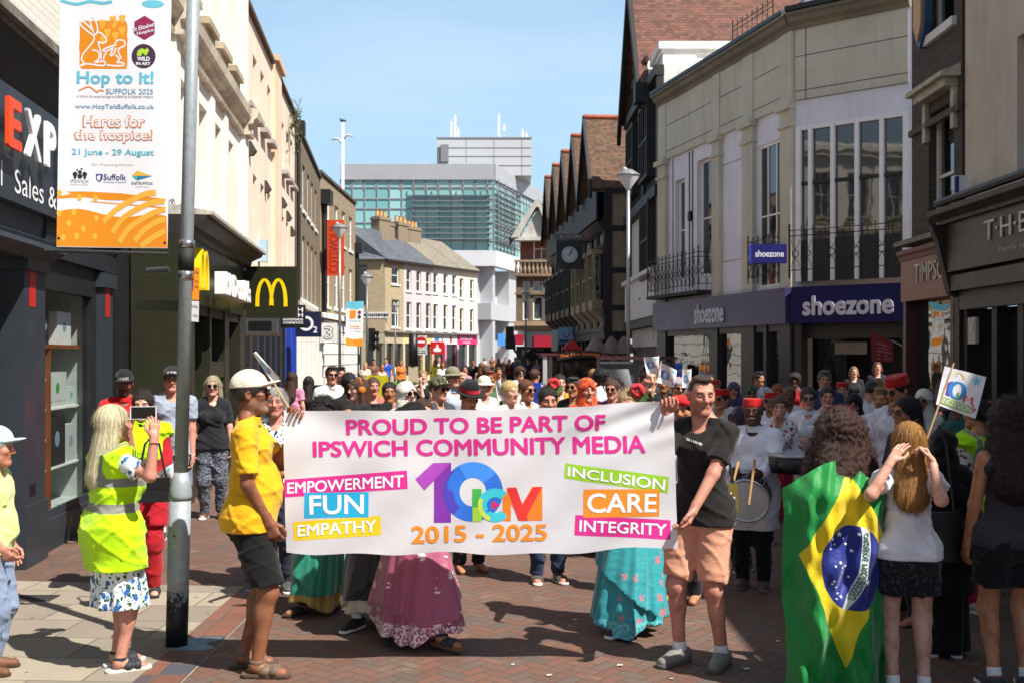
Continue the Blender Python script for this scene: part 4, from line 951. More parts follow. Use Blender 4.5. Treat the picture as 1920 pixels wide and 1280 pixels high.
MB().quad((.2, .1, 0), (W, .1, 0), (W, .1, 2.4), (.2, .1, 2.4)).build('shop_glass', glass('#211d18', .02, .008, .8), t)
MB().box(1.62, 2.0, .02, .08, 1.5, 2.3).build('poster', plain('#c9d4d6', .5), t)
MB().box(.42, .62, -.12, -.08, 2.0, 2.3).box(.46, .58, -.125, -.12, 2.1, 2.25).build('notice', plain('#a9a59a', .5), t)
ab = thing('alarm_box', 'white and blue alarm box on the jeweller wall', 'alarm', tuple(P(1800, 348, 2000/12.4)))
MB().box(-.07, .07, -.04, .04, -.1, .11).build('case', plain('#cfcfd6', .4), ab)
MB().box(-.072, -.03, -.045, .0, -.09, .1).build('badge', plain('#1d2a6b', .4), ab); MB().tube([(0, 0, -.1), (0, .02, -.2), (.1, .02, -.22)], .015, 6).build('bracket', plain('#6d675c', .6), ab)

gp = P(62, 1122, 244); dg = thing('drain_grate', 'small iron grating let into the left pavement slabs', 'grating', (gp.x, gp.y, .005)); MB().box(-.17, .17, -.10, .10, 0, .006).build('frame', plain('#4a4640', .7, .2, var=.3), dg); mb = MB()
for k in range(9): mb.box(-.15+k*.036, -.135+k*.036, -.08, .08, .006, .009)
mb.build('slots', plain('#191715', .8), dg)
lb = MB()
for k in range(46):
    x = rnd.uniform(-1.7, 2.6); y = rnd.uniform(5.6, 13); r = rnd.uniform(.006, .022); a = rnd.uniform(0, 3)
    lb.quad(*[(x+r*math.cos(a+q)*(1 if q % 2 < 1 else 1.8), y+r*1.3*math.sin(a+q), .006+.004*(q > 3)) for q in (0, 1.3, 3.0, 4.4)])
tag(lb.build('litter', plain('#c9c4bb', .8, var=.2)), 'tiny scraps of pale confetti and paper on the brick paving', 'litter', kind='stuff')
# ================================================================== FIGURES: signed distance fields meshed with surface nets
def nets(d, lo, r):
    n = np.array(d.shape); s = d < 0; c = n-1
    cnt = np.zeros(c, np.int8)
    for o in np.ndindex(2, 2, 2): cnt += s[o[0]:o[0]+c[0], o[1]:o[1]+c[1], o[2]:o[2]+c[2]]
    act = (cnt > 0) & (cnt < 8); cells = np.argwhere(act); N = len(cells)
    if N == 0: return np.zeros((0, 3)), np.zeros((0, 4), int)
    idx = np.full(c, -1, np.int32); idx[act] = np.arange(N)
    acc = np.zeros((N, 3)); num = np.zeros(N)
    for ax in range(3):
        o1, o2 = [a for a in range(3) if a != ax]
        for e in range(4):
            oa = np.zeros(3, int); oa[o1] = e & 1; oa[o2] = e >> 1; ob = oa.copy(); ob[ax] = 1
            a = d[tuple((cells+oa).T)]; b = d[tuple((cells+ob).T)]; m = (a < 0) != (b < 0)
            t = a[m]/(a[m]-b[m]); p = (cells[m]+oa).astype(float); p[:, ax] += t; acc[m] += p; num[m] += 1
    V = acc/num[:, None]*r+lo; Q = []
    for ax in range(3):
        o1, o2 = [(1, 2), (2, 0), (0, 1)][ax]
        a = np.take(s, range(0, n[ax]-1), ax); b = np.take(s, range(1, n[ax]), ax)
        for flip, m in ((0, a & ~b), (1, ~a & b)):
            e = np.argwhere(m); e = e[(e[:, o1] > 0) & (e[:, o2] > 0) & (e[:, o1] < c[o1]) & (e[:, o2] < c[o2])]
            if not len(e): continue
            d1 = np.zeros(3, int); d1[o1] = 1; d2 = np.zeros(3, int); d2[o2] = 1
            q = [idx[tuple((e-k).T)] for k in (d1+d2, d2, 0*d1, d1)]
            if flip: q = q[::-1]
            Q.append(np.stack(q, 1))
    return V, np.concatenate(Q)
class Fld:
    def __init__(s, lo, hi, r):
        s.r = r; s.lo = np.array(lo, float); s.n = np.maximum(4, np.ceil((np.array(hi)-s.lo)/r).astype(int)+1); s.d = np.full(s.n, .4, np.float32)
    def blk(s, lo, hi):
        i0 = np.clip(np.floor((np.array(lo)-s.lo)/s.r).astype(int), 0, s.n-1); i1 = np.clip(np.ceil((np.array(hi)-s.lo)/s.r).astype(int)+1, i0+1, s.n)
        ax = [(np.arange(i0[k], i1[k])*s.r+s.lo[k]).astype(np.float32) for k in range(3)]
        return tuple(slice(i0[k], i1[k]) for k in range(3)), ax[0][:, None, None], ax[1][None, :, None], ax[2][None, None, :]
    def put(s, lo, hi, fn, k=.02, sub=False, m=None):
        m = (k+3*s.r) if m is None else m
        sl_, X, Y, Z = s.blk(np.array(lo)-m, np.array(hi)+m); b = fn(X, Y, Z); a = s.d[sl_]
        if sub:
            b = -b; h = np.clip(.5-.5*(b-a)/k, 0, 1) if k else (a > b)*1.; s.d[sl_] = (b+(a-b)*h+k*h*(1-h)) if k else np.maximum(a, b)
        elif k: s.d[sl_] = _smin(a, b, k)
        else: s.d[sl_] = np.minimum(a, b)
        return s
    def cap(s, a, b, ra, rb=None, k=.02, ell=None, flat=False, sub=False):
        a = np.array(a, float); b = np.array(b, float); rb = ra if rb is None else rb; R = max(ra, rb)*(max(1, ell[1]) if ell else 1)
        def fn(X, Y, Z):
            ab = b-a; L2 = ab.dot(ab)+1e-9
            px, py, pz = X-a[0], Y-a[1], Z-a[2]
            t = np.clip((px*ab[0]+py*ab[1]+pz*ab[2])/L2, 0, 1)
            vx, vy, vz = px-t*ab[0], py-t*ab[1], pz-t*ab[2]
            if ell:
                u_, q = ell; w_ = (vx*u_[0]+vy*u_[1]+vz*u_[2])*(1/q-1); vx, vy, vz = vx+u_[0]*w_, vy+u_[1]*w_, vz+u_[2]*w_
            d = np.sqrt(vx*vx+vy*vy+vz*vz)-(ra+(rb-ra)*t)
            if flat: L = math.sqrt(L2); d = np.maximum(d, (px*ab[0]+py*ab[1]+pz*ab[2])/L-L)
            return d
        return s.put(np.minimum(a, b)-R, np.maximum(a, b)+R, fn, k, sub)
    def ell(s, c, r, k=.02, sub=False, M=None):
        c = np.array(c, float); r = np.array(r, float); R = r if M is None else np.full(3, r.max())
        def fn(X, Y, Z):
            x, y, z = X-c[0], Y-c[1], Z-c[2]
            if M is not None: x, y, z = (M[0][i]*x+M[1][i]*y+M[2][i]*z for i in range(3))
            k0 = np.sqrt((x/r[0])**2+(y/r[1])**2+(z/r[2])**2); k1 = np.sqrt((x/r[0]**2)**2+(y/r[1]**2)**2+(z/r[2]**2)**2)+1e-9
            return k0*(k0-1)/k1
        return s.put(c-R, c+R, fn, k, sub)
    def cut(s, n, o):                                   # keep the side where (p-o).n < 0
        _, X, Y, Z = s.blk(s.lo, s.lo+s.r*(s.n-1)); n = np.array(n, float); n /= np.linalg.norm(n)
        s.d = np.maximum(s.d, ((X-o[0])*n[0]+(Y-o[1])*n[1]+(Z-o[2])*n[2]).astype(np.float32)); return s
    def warp(s, fn):
        _, X, Y, Z = s.blk(s.lo, s.lo+s.r*(s.n-1)); s.d = (s.d+fn(X, Y, Z)).astype(np.float32); return s
    def mesh(s): return nets(s.d, s.lo, s.r)
def _smin(a, b, k):
    h = np.clip(.5+.5*(b-a)/k, 0, 1); return b+(a-b)*h-k*h*(1-h)

def npmesh(name, V, Q, mat, parent=None, col=None):
    me = bpy.data.meshes.new(name); me.vertices.add(len(V)); me.vertices.foreach_set('co', np.asarray(V, np.float32).ravel())
    nq = len(Q); me.loops.add(nq*4); me.loops.foreach_set('vertex_index', np.asarray(Q, np.int32).ravel())
    me.polygons.add(nq); me.polygons.foreach_set('loop_start', np.arange(0, nq*4, 4, dtype=np.int32)); me.polygons.foreach_set('loop_total', np.full(nq, 4, np.int32))
    me.update(calc_edges=True); me.validate()
    if col is not None:
        at = me.color_attributes.new('tone', 'FLOAT_COLOR', 'POINT'); at.data.foreach_set('color', np.concatenate([col, np.ones((len(col), 1))], 1).astype(np.float32).ravel())
    return link(name, me, mat, parent, True)
# ---- materials for people
def skinmat():
    m, nt, b = newmat('skin'); a = nt.nodes.new('ShaderNodeAttribute'); a.attribute_name = 'tone'; v = coords(nt)
    n = noise(nt, v, 40, 4); c = mix(nt, (n-.42).max(0)*.5, a.outputs['Color'], '#5a2d22', 'MULTIPLY'); n2 = noise(nt, v, 11, 4, .65); c = mix(nt, ((n2-.46)*2.2).max(0).min(.5), c, '#b0634c', 'MULTIPLY'); sp = noise(nt, v, 190, 2); c = mix(nt, (sp-.66).max(0)*2.5, c, '#6b3a28', 'MULTIPLY')
    nt.links.new(c, b.inputs['Base Color']); b.inputs['Roughness'].default_value = .5; b.inputs['Specular IOR Level'].default_value = .35
    b.inputs['Subsurface Weight'].default_value = .12; b.inputs['Subsurface Radius'].default_value = (.012, .005, .003)
    bump(nt, b, noise(nt, v, 160, 3), .12, .004); return m
SKIN = skinmat()
_cl = {}
def cloth(col, pat=None, col2=None, sc=1., sheen=0, rough=.85, wr=.35, met=0):
    col2 = tuple(col2) if isinstance(col2, list) else col2; sc = sc or 1.; key = (col, pat, col2, sc, sheen, rough, met)
    if key in _cl: return _cl[key]
    m, nt, b = newmat('fabric'); v = coords(nt); X = xyz(nt, v); c = lin(col)
    n1 = noise(nt, v, 9, 4); base = ramp(nt, n1, [(.3, tuple(x*.88 for x in c)), (.7, tuple(min(1, x*1.08) for x in c))])
    if pat:
        c2s = col2 if isinstance(col2, (list, tuple)) else [col2]
        if pat == 'stripe': f = ((X[0]*34*sc).fract()).lt(.32); base = mix(nt, f*.8, base, c2s[0])
        elif pat == 'print':                    # leafy / floral prints: several layers of blobs and strokes
            for i, cc in enumerate(c2s):
                vo = nt.nodes.new('ShaderNodeTexVoronoi'); vo.inputs['Scale'].default_value = (17+5*i)*sc
                mp = nt.nodes.new('ShaderNodeMapping'); mp.inputs['Location'].default_value = (i*3.3, i*1.7, i*2.1); mp.inputs['Scale'].default_value = (1, 1, .62+.3*(i % 2))
                dn = nt.nodes.new('ShaderNodeTexNoise'); dn.inputs['Scale'].default_value = 14*sc; nt.links.new(v, dn.inputs['Vector'])
                ad = nt.nodes.new('ShaderNodeMixRGB'); ad.blend_type = 'ADD'; ad.inputs[0].default_value = .07/sc; nt.links.new(v, ad.inputs[1]); nt.links.new(dn.outputs['Color'], ad.inputs[2])
                nt.links.new(ad.outputs[0], mp.inputs[0]); nt.links.new(mp.outputs[0], vo.inputs['Vector'])
                base = mix(nt, E(nt, vo.outputs['Distance']).lt(.34 if i < 2 else .22), base, cc)
        elif pat == 'swirl':
            q = noise(nt, v, 15*sc, 3); f = ((q*11).fract()-.5).abs().lt(.14); base = mix(nt, f, base, c2s[0])
        elif pat == 'check':
            f = (X[0]*18*sc).fract().lt(.5)*(X[2]*18*sc).fract().lt(.5); base = mix(nt, f, base, c2s[0])
        elif pat == 'camo':
            q = noise(nt, v, 22*sc, 2); base = mix(nt, q.gt(.52), base, c2s[0]); q2 = noise(nt, v, 31*sc, 2); base = mix(nt, q2.gt(.58), base, c2s[-1])
        elif pat == 'sari':                     # woven border at the hem, sprigs above
            vo = nt.nodes.new('ShaderNodeTexVoronoi'); vo.inputs['Scale'].default_value = 8.5; vo.inputs['Randomness'].default_value = .55; nt.links.new(v, vo.inputs['Vector'])
            dd = E(nt, vo.outputs['Distance']); sp = nt.nodes.new('ShaderNodeVectorMath'); sp.operation = 'SUBTRACT'; nt.links.new(v, sp.inputs[0]); nt.links.new(vo.outputs['Position'], sp.inputs[1])
            px_ = xyz(nt, sp.outputs[0]); ang = px_[2].op('ARCTAN2', px_[0]+px_[1]); pet = (ang*3).sin().abs()
            f = dd.lt(pet*.22+.05)*dd.gt(.04); base = mix(nt, f, base, c2s[1])
            bz = X[2].lt(sc); q = noise(nt, v, 55, 2).gt(.5 if len(c2s) < 3 else .0); base = mix(nt, bz*q, base, c2s[0])
        elif pat == 'hivis':                    # reflective bands round the body
            z0 = sc
            f = (X[2]-z0).abs().lt(.026)+(X[2]-(z0-.15)).abs().lt(.026)
            g_ = (X[0].abs()-.115).abs().lt(.024)*X[2].gt(z0)
            base = mix(nt, (f+g_).min(1), base, c2s[0])
    nt.links.new(base, b.inputs['Base Color']); b.inputs['Roughness'].default_value = rough; b.inputs['Sheen Weight'].default_value = .15+sheen
    b.inputs['Specular IOR Level'].default_value = .25 if rough > .6 else .5; b.inputs['Metallic'].default_value = met
    w1 = noise(nt, comb(nt, X[0]*1.0, X[1]*1.0, X[2]*1.6), 13, 3, .5); weave = noise(nt, v, 260, 2)
    w2 = noise(nt, comb(nt, X[0]*1.3+X[2]*.6, X[1], X[2]*1.1-X[0]*.5), 34, 4, .6); bump(nt, b, w1*(wr*.8)+w2*.05+weave*.06, .8, .03); _cl[key] = m; return m
def hairmat(col, col2=None):
    key = ('h', col, col2)
    if key in _cl: return _cl[key]
    m, nt, b = newmat('hair'); v = coords(nt); X = xyz(nt, v); c = lin(col); c2 = lin(col2) if col2 else tuple(x*.45 for x in c)
    st = noise(nt, comb(nt, X[0]*7, X[1]*7, X[2]*.7), 26, 5, .7)
    nt.links.new(ramp(nt, st, [(.3, c2), (.68, c)]), b.inputs['Base Color']); b.inputs['Roughness'].default_value = .42; b.inputs['Specular IOR Level'].default_value = .45
    bump(nt, b, st, .9, .012); _cl[key] = m; return m
SHOE = {}
def dirv(a): a = math.radians(a); return Vector((math.sin(a), -math.cos(a), 0))
def ik(a, b, l1, l2, hint):
    a = Vector(a); b = Vector(b); d = b-a; L = min(d.length, (l1+l2)*.999); d = d.normalized(); b = a+d*L
    x = (l1*l1-l2*l2+L*L)/(2*L); h = math.sqrt(max(0, l1*l1-x*x)); n = Vector(hint)-d*Vector(hint).dot(d)
    return a+d*x+n.normalized()*h, b
SK = {'fair': '#d3a28c', 'pale': '#dcb3a0', 'ruddy': '#c58b76', 'tan': '#bd835f', 'olive': '#a9744f', 'brown': '#7d4c33', 'dark': '#4a2a1d', 'deep': '#5f3826'}

def head_mesh(res, skin, hair, P_):
    """face, ears and neck stub in head coordinates (y forward, z up, centre between the ears)"""
    f = Fld((-.12, -.14, -.215), (.12, .15, .14), res); fem = P_.get('fem')
    f.ell((0, -.012, .036), (.076, .096, .086), .02).ell((0, .022, -.03), (.060, .070, .080), .03)
    f.cap((-.046, -.002, -.052), (-.016, .064, -.096), .021, .017, .03).cap((.046, -.002, -.052), (.016, .064, -.096), .021, .017, .03).cap((-.008, .072, -.095), (.008, .072, -.095), .019, .019, .02)
    f.cap((-.034, .075, .031), (.034, .075, .031), .013, .013, .02)
    for x in (-.04, .04): f.ell((x, .056, -.014), (.024, .026, .022), .02)
    for x in (-.031, .031): f.ell((x, .099, .010), (.019, .020, .013), .014, sub=True)
    for x in (-.031, .031): f.ell((x, .0745, .010), (.0135, .0125, .0115), .002)
    f.cap((0, .088, .022), (0, .108, -.020), .0075, .0125, .012)
    for x in (-.011, .011): f.ell((x, .094, -.026), (.009, .011, .008), .008)
    f.cap((-.02, .079, -.0565), (.02, .079, -.0565), .0075, .0075, .006).cap((-.016, .080, -.067), (.016, .080, -.067), .008, .008, .006)
    if P_.get('smile'): 
        for x in (-.034, .034): f.cap((x*.8, .082, -.035), (x*1.15, .068, -.062), .004, .003, .012, sub=True)
    f.cap((-.024, .093, -.062), (.024, .093, -.062), .0022, .0022, .004, sub=True)
    for x in (-1, 1): f.ell((x*.078, -.012, .0), (.010, .021, .032), .008).ell((x*.087, -.006, .002), (.006, .010, .017), .004, sub=True)
    nr = .047 if fem else .056
    f.cap((0, -.022, -.07), (0, -.034, -.21), nr, nr*1.06, .03)
    V, Q = f.mesh(); x, y, z = V.T; s = np.array(lin(skin)); C = np.repeat(s[None], len(V), 0)*np.random.RandomState(3).uniform(.97, 1.03, (len(V), 1))
    red = np.array((1.12, .82, .78)); w = np.exp(-(((np.abs(x)-.042)/.02)**2+((y-.07)/.03)**2+((z+.018)/.018)**2))+np.exp(-((x/.014)**2+((z+.022)/.014)**2))*(y > .09)
    C *= 1+(red-1)*np.clip(w, 0, 1)[:, None]*.8
    lip = np.exp(-((x/.026)**4+((z+.0615)/.011)**4))*(y > .066); C = C*(1-lip[:, None]*.75)+np.array(lin('#a3443f' if fem else '#94574a'))*(.6+s.mean())*lip[:, None]*.75
    mo = (np.abs(z+.062) < .0025) & (np.abs(x) < .024) & (y > .07); C[mo] *= .35
    hc = np.array(lin(hair))*.8
    br = np.exp(-(((np.abs(x)-.032)/.019)**4+((z-.031+.12*np.abs(np.abs(x)-.03))/.0055)**4))*(y > .06); C = C*(1-.8*br[:, None])+hc*.8*br[:, None]
    for sx in (-1, 1):
        de = np.sqrt((x-sx*.031)**2+(z-.010)**2); e = (np.abs(x-sx*.031) < .0105) & (np.abs(z-.009) < .0036) & (y > .07)
        C[(de < .017) & (y > .06)] *= .72; C[e] = (.36, .33, .31); C[e & (de < .0062)] = (.02, .015, .012)
    bd = P_.get('beard')
    if bd:
        k = ((z < -.03) & (y > -.01) & (z > -.125)) & ~((np.abs(x) < .024) & (np.abs(z+.062) < .009)); k |= (np.abs(z+.044) < .007) & (np.abs(x) < .03) & (y > .06)
        C[k] = C[k]*(1-bd[1])+np.array(lin(bd[0]))*bd[1]
    sh = P_.get('shave')
    if sh: k = (z > .055-.25*np.clip(y-.0, -.2, .06)) & (z > .0) & ((y < .06) | (z > .095)) | ((y < -.01) & (z > -.05) & (np.abs(x) < .075)); C[k] = C[k]*(1-sh[1])+np.array(lin(sh[0]))*sh[1]
    return V, Q, C
def hair_mesh(res, st, L=.2, seed=0, hat=False):
    big_ = st == 'bigcurl'; st = 'curly' if big_ else st; curly = st == 'curly'; big = {'curly': .045 if big_ else .025, 'afro': .03}.get(st, 0)
    f = Fld((-.24, -.28, -L-.14), (.24, .14, .23), res)
    f.ell((0, -.016, .038), (.086+big, .105+big, .096+big), .02)
    if st == 'crop': f = Fld((-.12, -.15, -.1), (.12, .12, .15), min(res, .005)); f.ell((0, -.014, .037), (.0775, .0975, .0885), .01).ell((0, .01, .105), (.055, .07, .026), .02)
    if st in ('long', 'curly', 'bob'):
        w = (.055 if big_ else .02) if curly else 0
        bk_ = -.045 if L > .3 and not curly else 0
        f.cap((0, -.055, .0), (0, -.075-w*.6+bk_, -L+.02), .088+w, .10+1.6*w if L > .25 else .082+w, .03, ell=((0, 1, 0), .62))
        for x in (-1, 1): f.cap((x*.072, -.012, .03), (x*(.088+w), -.012+bk_*.8, -L*.78), .028+w, .03+w, .03)
    f.ell((0, .118, -.045), (.071, .088, .122), .012, sub=True)
    if st == 'crop':
        f.cut((0, .55, -1), (0, -.02, .012))
        for x in (-.05, .05): f.ell((x, .085, .055), (.034, .05, .05), .006, sub=True)
        f.ell((0, .115, .02), (.06, .05, .075), .006, sub=True)
        f.warp(lambda X, Y, Z: .0012*np.sin(160*X+40*Z)*np.sin(150*Y+60*Z))
    if st in ('short', 'bun', 'updo', 'pony'):
        f.cut((0, .35, -1), (0, -.03, -.045)); f.ell((0, .075, -.06), (.12, .075, .085), .01, sub=True)
    if st == 'bun': f.ell((0, -.125, .05), (.045, .045, .045), .02)
    if st == 'topbun': f.ell((0, -.05, .145), (.05, .05, .045), .02)
    if st == 'pony': f.cap((0, -.11, .05), (0, -.16, -.15), .035, .02, .02)
    if st == 'short': f.ell((0, .035, .112), (.066, .055, .026), .02)
    rs = np.random.RandomState(seed); p = rs.uniform(0, 6, 4)
    if curly or st == 'afro': f.warp(lambda X, Y, Z: .011*np.sin(75*X+p[0]+2*np.sin(40*Z))*np.sin(70*Y+p[1]+2*np.sin(50*X))*np.sin(68*Z+p[2]+2*np.sin(45*Y)))
    elif st != 'crop': f.warp(lambda X, Y, Z: .0016*np.sin(19*np.arctan2(X, -Y-.02)+9*np.sin(5*Z+p[0])*.25)+.0010*np.sin(47*np.arctan2(X, -Y)+p[1]+6*Z))
    if hat: f.cut((0, 0, 1), (0, 0, .052))
    V, Q = f.mesh()
    n = 0 if st == 'crop' or hat and st == 'short' else {'curly': 1500, 'afro': 700}.get(st, 2600 if st in ('long', 'bob') else 1100) if res < .006 else 350 if res < .009 else 0
    return strands(V, Q, n, 'curl' if curly or st == 'afro' else 'down' if st in ('long', 'bob') else 'back', rs) if n else (V, Q)
def strands(V, Q, n, kind, rs):
    """fine locks lying on and lifting off the hair surface"""
    a, b, c = V[Q[:, 0]], V[Q[:, 1]], V[Q[:, 2]]; N = np.cross(b-a, c-a); N /= np.linalg.norm(N, axis=1)[:, None]+1e-9
    ctr = (V.max(0)+V.min(0))/2; idx = rs.choice(len(Q), n); p = (a[idx]+c[idx])/2; nn = N[idx]
    if kind == 'down': fl = np.tile((0, -.05, -1.), (n, 1))
    elif kind == 'back': fl = np.stack([p[:, 0]*2, -np.ones(n)*.8+0*p[:, 1], -.5-2*(.1-p[:, 2])], 1)
    else: fl = rs.normal(size=(n, 3))+np.array((0, 0, -.4))
    VV = []; QQ = []; off = len(V); seg = 5
    fl = fl+rs.normal(size=(n, 3))*.10; w = rs.uniform(.0006, .0013, n); ln = rs.uniform(.03, .075, n) if kind != 'curl' else rs.uniform(.035, .06, n)
    t = fl-nn*np.sum(fl*nn, 1)[:, None]; t /= np.linalg.norm(t, axis=1)[:, None]+1e-9; sd = np.cross(nn, t); lift = rs.uniform(0, .009, n)+(rs.uniform(size=n) < .10)*.014
    ph = rs.uniform(0, 6.28, n); P0 = []
    for k in range(seg+1):
        u = k/seg; q = p+t*(ln*u)[:, None]+nn*(.0012+lift*u)[:, None]
        if kind == 'curl': q = p+t*(ln*u)[:, None]+sd*(.009*np.sin(ph+u*9))[:, None]+nn*(.002+.008*(1+np.cos(ph+u*9)))[:, None]
        ww = (w*(1-.7*u))[:, None]*(1.6 if kind == 'curl' else 1); VV += [q-sd*ww, q+sd*ww]
    A_ = np.stack(VV, 1); VN = A_.reshape(-1, 3); m = 2*(seg+1); base = off+np.arange(n)*m
    for k in range(seg): QQ.append(np.stack([base+2*k, base+2*k+1, base+2*k+3, base+2*k+2], 1))
    return np.concatenate([V, VN]), np.concatenate([Q]+QQ)
def hat_mesh(kind, res):
    f = Fld((-.21, -.22, -.05), (.21, .26, .24), res)
    if kind == 'cap':
        f.ell((0, -.014, .055), (.090, .112, .096), .01).cut((0, 0, -1), (0, 0, .044))
        f.ell((0, .100, .058), (.074, .078, .011), .012, M=np.array(Matrix.Rotation(math.radians(-12), 3, 'X')).T); f.warp(lambda X, Y, Z: .0015*np.cos(6*np.arctan2(X, Y))*(Z > .06))
    elif kind == 'fez': f.cap((0, -.02, .055), (0, -.025, .122), .094, .084, .002, ell=((0, 1, 0), 1.16), flat=True); f.cut((0, 0, -1), (0, 0, .042)); f.cut((0, .05, 1), (0, 0, .120))
    elif kind == 'beret': f.ell((0, -.01, .08), (.115, .125, .05), .01, M=np.array(Matrix.Rotation(.2, 3, 'Y')).T).cut((0, 0, -1), (0, 0, .045))
    elif kind in ('fedora', 'bucket'):
        tall = kind == 'fedora'
        f.ell((0, -.012, .07), (.09, .11, .10 if tall else .085), .01)
        if tall: f.ell((0, -.01, .18), (.03, .08, .025), .02, sub=True)
        def br(X, Y, Z):
            r = np.sqrt(X*X+(Y*.9+.01)**2); h = .05-(0 if tall else .33)*np.clip(r-.09, 0, 1)+(.6 if tall else 0)*X*X*np.where(np.abs(X) > .09, .6, 0); return np.maximum(np.abs(Z-h)-.005, r-(.145 if tall else .15))
        f.put((-.18, -.2, -.02), (.18, .2, .09), br, .008); f.cut((0, 0, -1), (0, 0, -.03))
        f.ell((0, -.012, .03), (.078, .098, .07), 0.004, sub=True)
    elif kind == 'headband': f.ell((0, -.016, .05), (.09, .11, .10), .01).cut((0, -.5, -1), (0, 0, .09)).cut((0, .5, 1), (0, 0, .125))
    return f.mesh()
def scarf_mesh(res, L=.2, open_=.062):
    f = Fld((-.24, -.22, -L-.16), (.24, .20, .17), res)
    f.ell((0, -.014, .03), (.094, .115, .108), .02).cap((0, -.01, -.05), (0, -.02, -.16), .088, .10, .04).cap((0, -.01, -.17), (0, -.02, -L-.1), .12, .17, .05, ell=((0, 1, 0), .75))
    f.ell((0, .13, -.025), (open_, .075, .092), .012, sub=True)
    f.warp(lambda X, Y, Z: .004*np.sin(60*Z+30*X*np.sign(X)+14*Y)+.003*np.sin(40*Z-35*Y)); return f.mesh()
_hc = {}
def cached(key, fn):
    if key not in _hc: _hc[key] = fn()
    return _hc[key]
def hand_field(res, curl=.5, spread=.12, thumb=.5):
    """wrist at the origin, fingers along +x, palm faces -z, thumb on +y"""
    f = Fld((-.05, -.10, -.11), (.21, .12, .06), res)
    f.cap((-.045, 0, 0), (.01, 0, 0), .027, .027, .02, ell=((0, 1, 0), 1.2))
    base = []
    for i, y in enumerate((.030, .010, -.011, -.030)):
        b = (.088-.004*abs(i-1), y, .0); base.append(b); f.cap((.008, y*.5, 0), b, .014, .0125, .018)
    ln = ((.044, .026, .021), (.049, .030, .022), (.045, .028, .022), (.035, .021, .019))
    for i, b in enumerate(base):
        p = Vector(b); a = -curl*(.9+.06*i); yaw = spread*(1.2-i)*.45*(1-min(1, curl)*.7); r = .0092-.0006*(i == 3)
        for k, l in enumerate(ln[i]):
            q = p+Vector((math.cos(a)*math.cos(yaw)*l, math.sin(yaw)*l, math.sin(a)*l)); f.cap(p, q, r, r*.92, .004); p = q; r *= .92; a -= curl*(1.15 if k == 0 else .8)
    p = Vector((.022, .026, -.006)); q = p+Vector((.032, .028, -.018*thumb*1.4)); f.cap(p, q, .0155, .0115, .014)
    q2 = q+Vector((.032, .012-.02*thumb, -.022*thumb)); f.cap(q, q2, .0115, .0105, .005); q3 = q2+Vector((.024, -.006*thumb-.004, -.014*thumb)); f.cap(q2, q3, .0103, .0088, .004)
    return f.mesh()
def orient(x, z):
    x = Vector(x).normalized(); z = Vector(z); z = (z-x*z.dot(x)).normalized(); y = z.cross(x); return Matrix((x, y, z)).transposed()

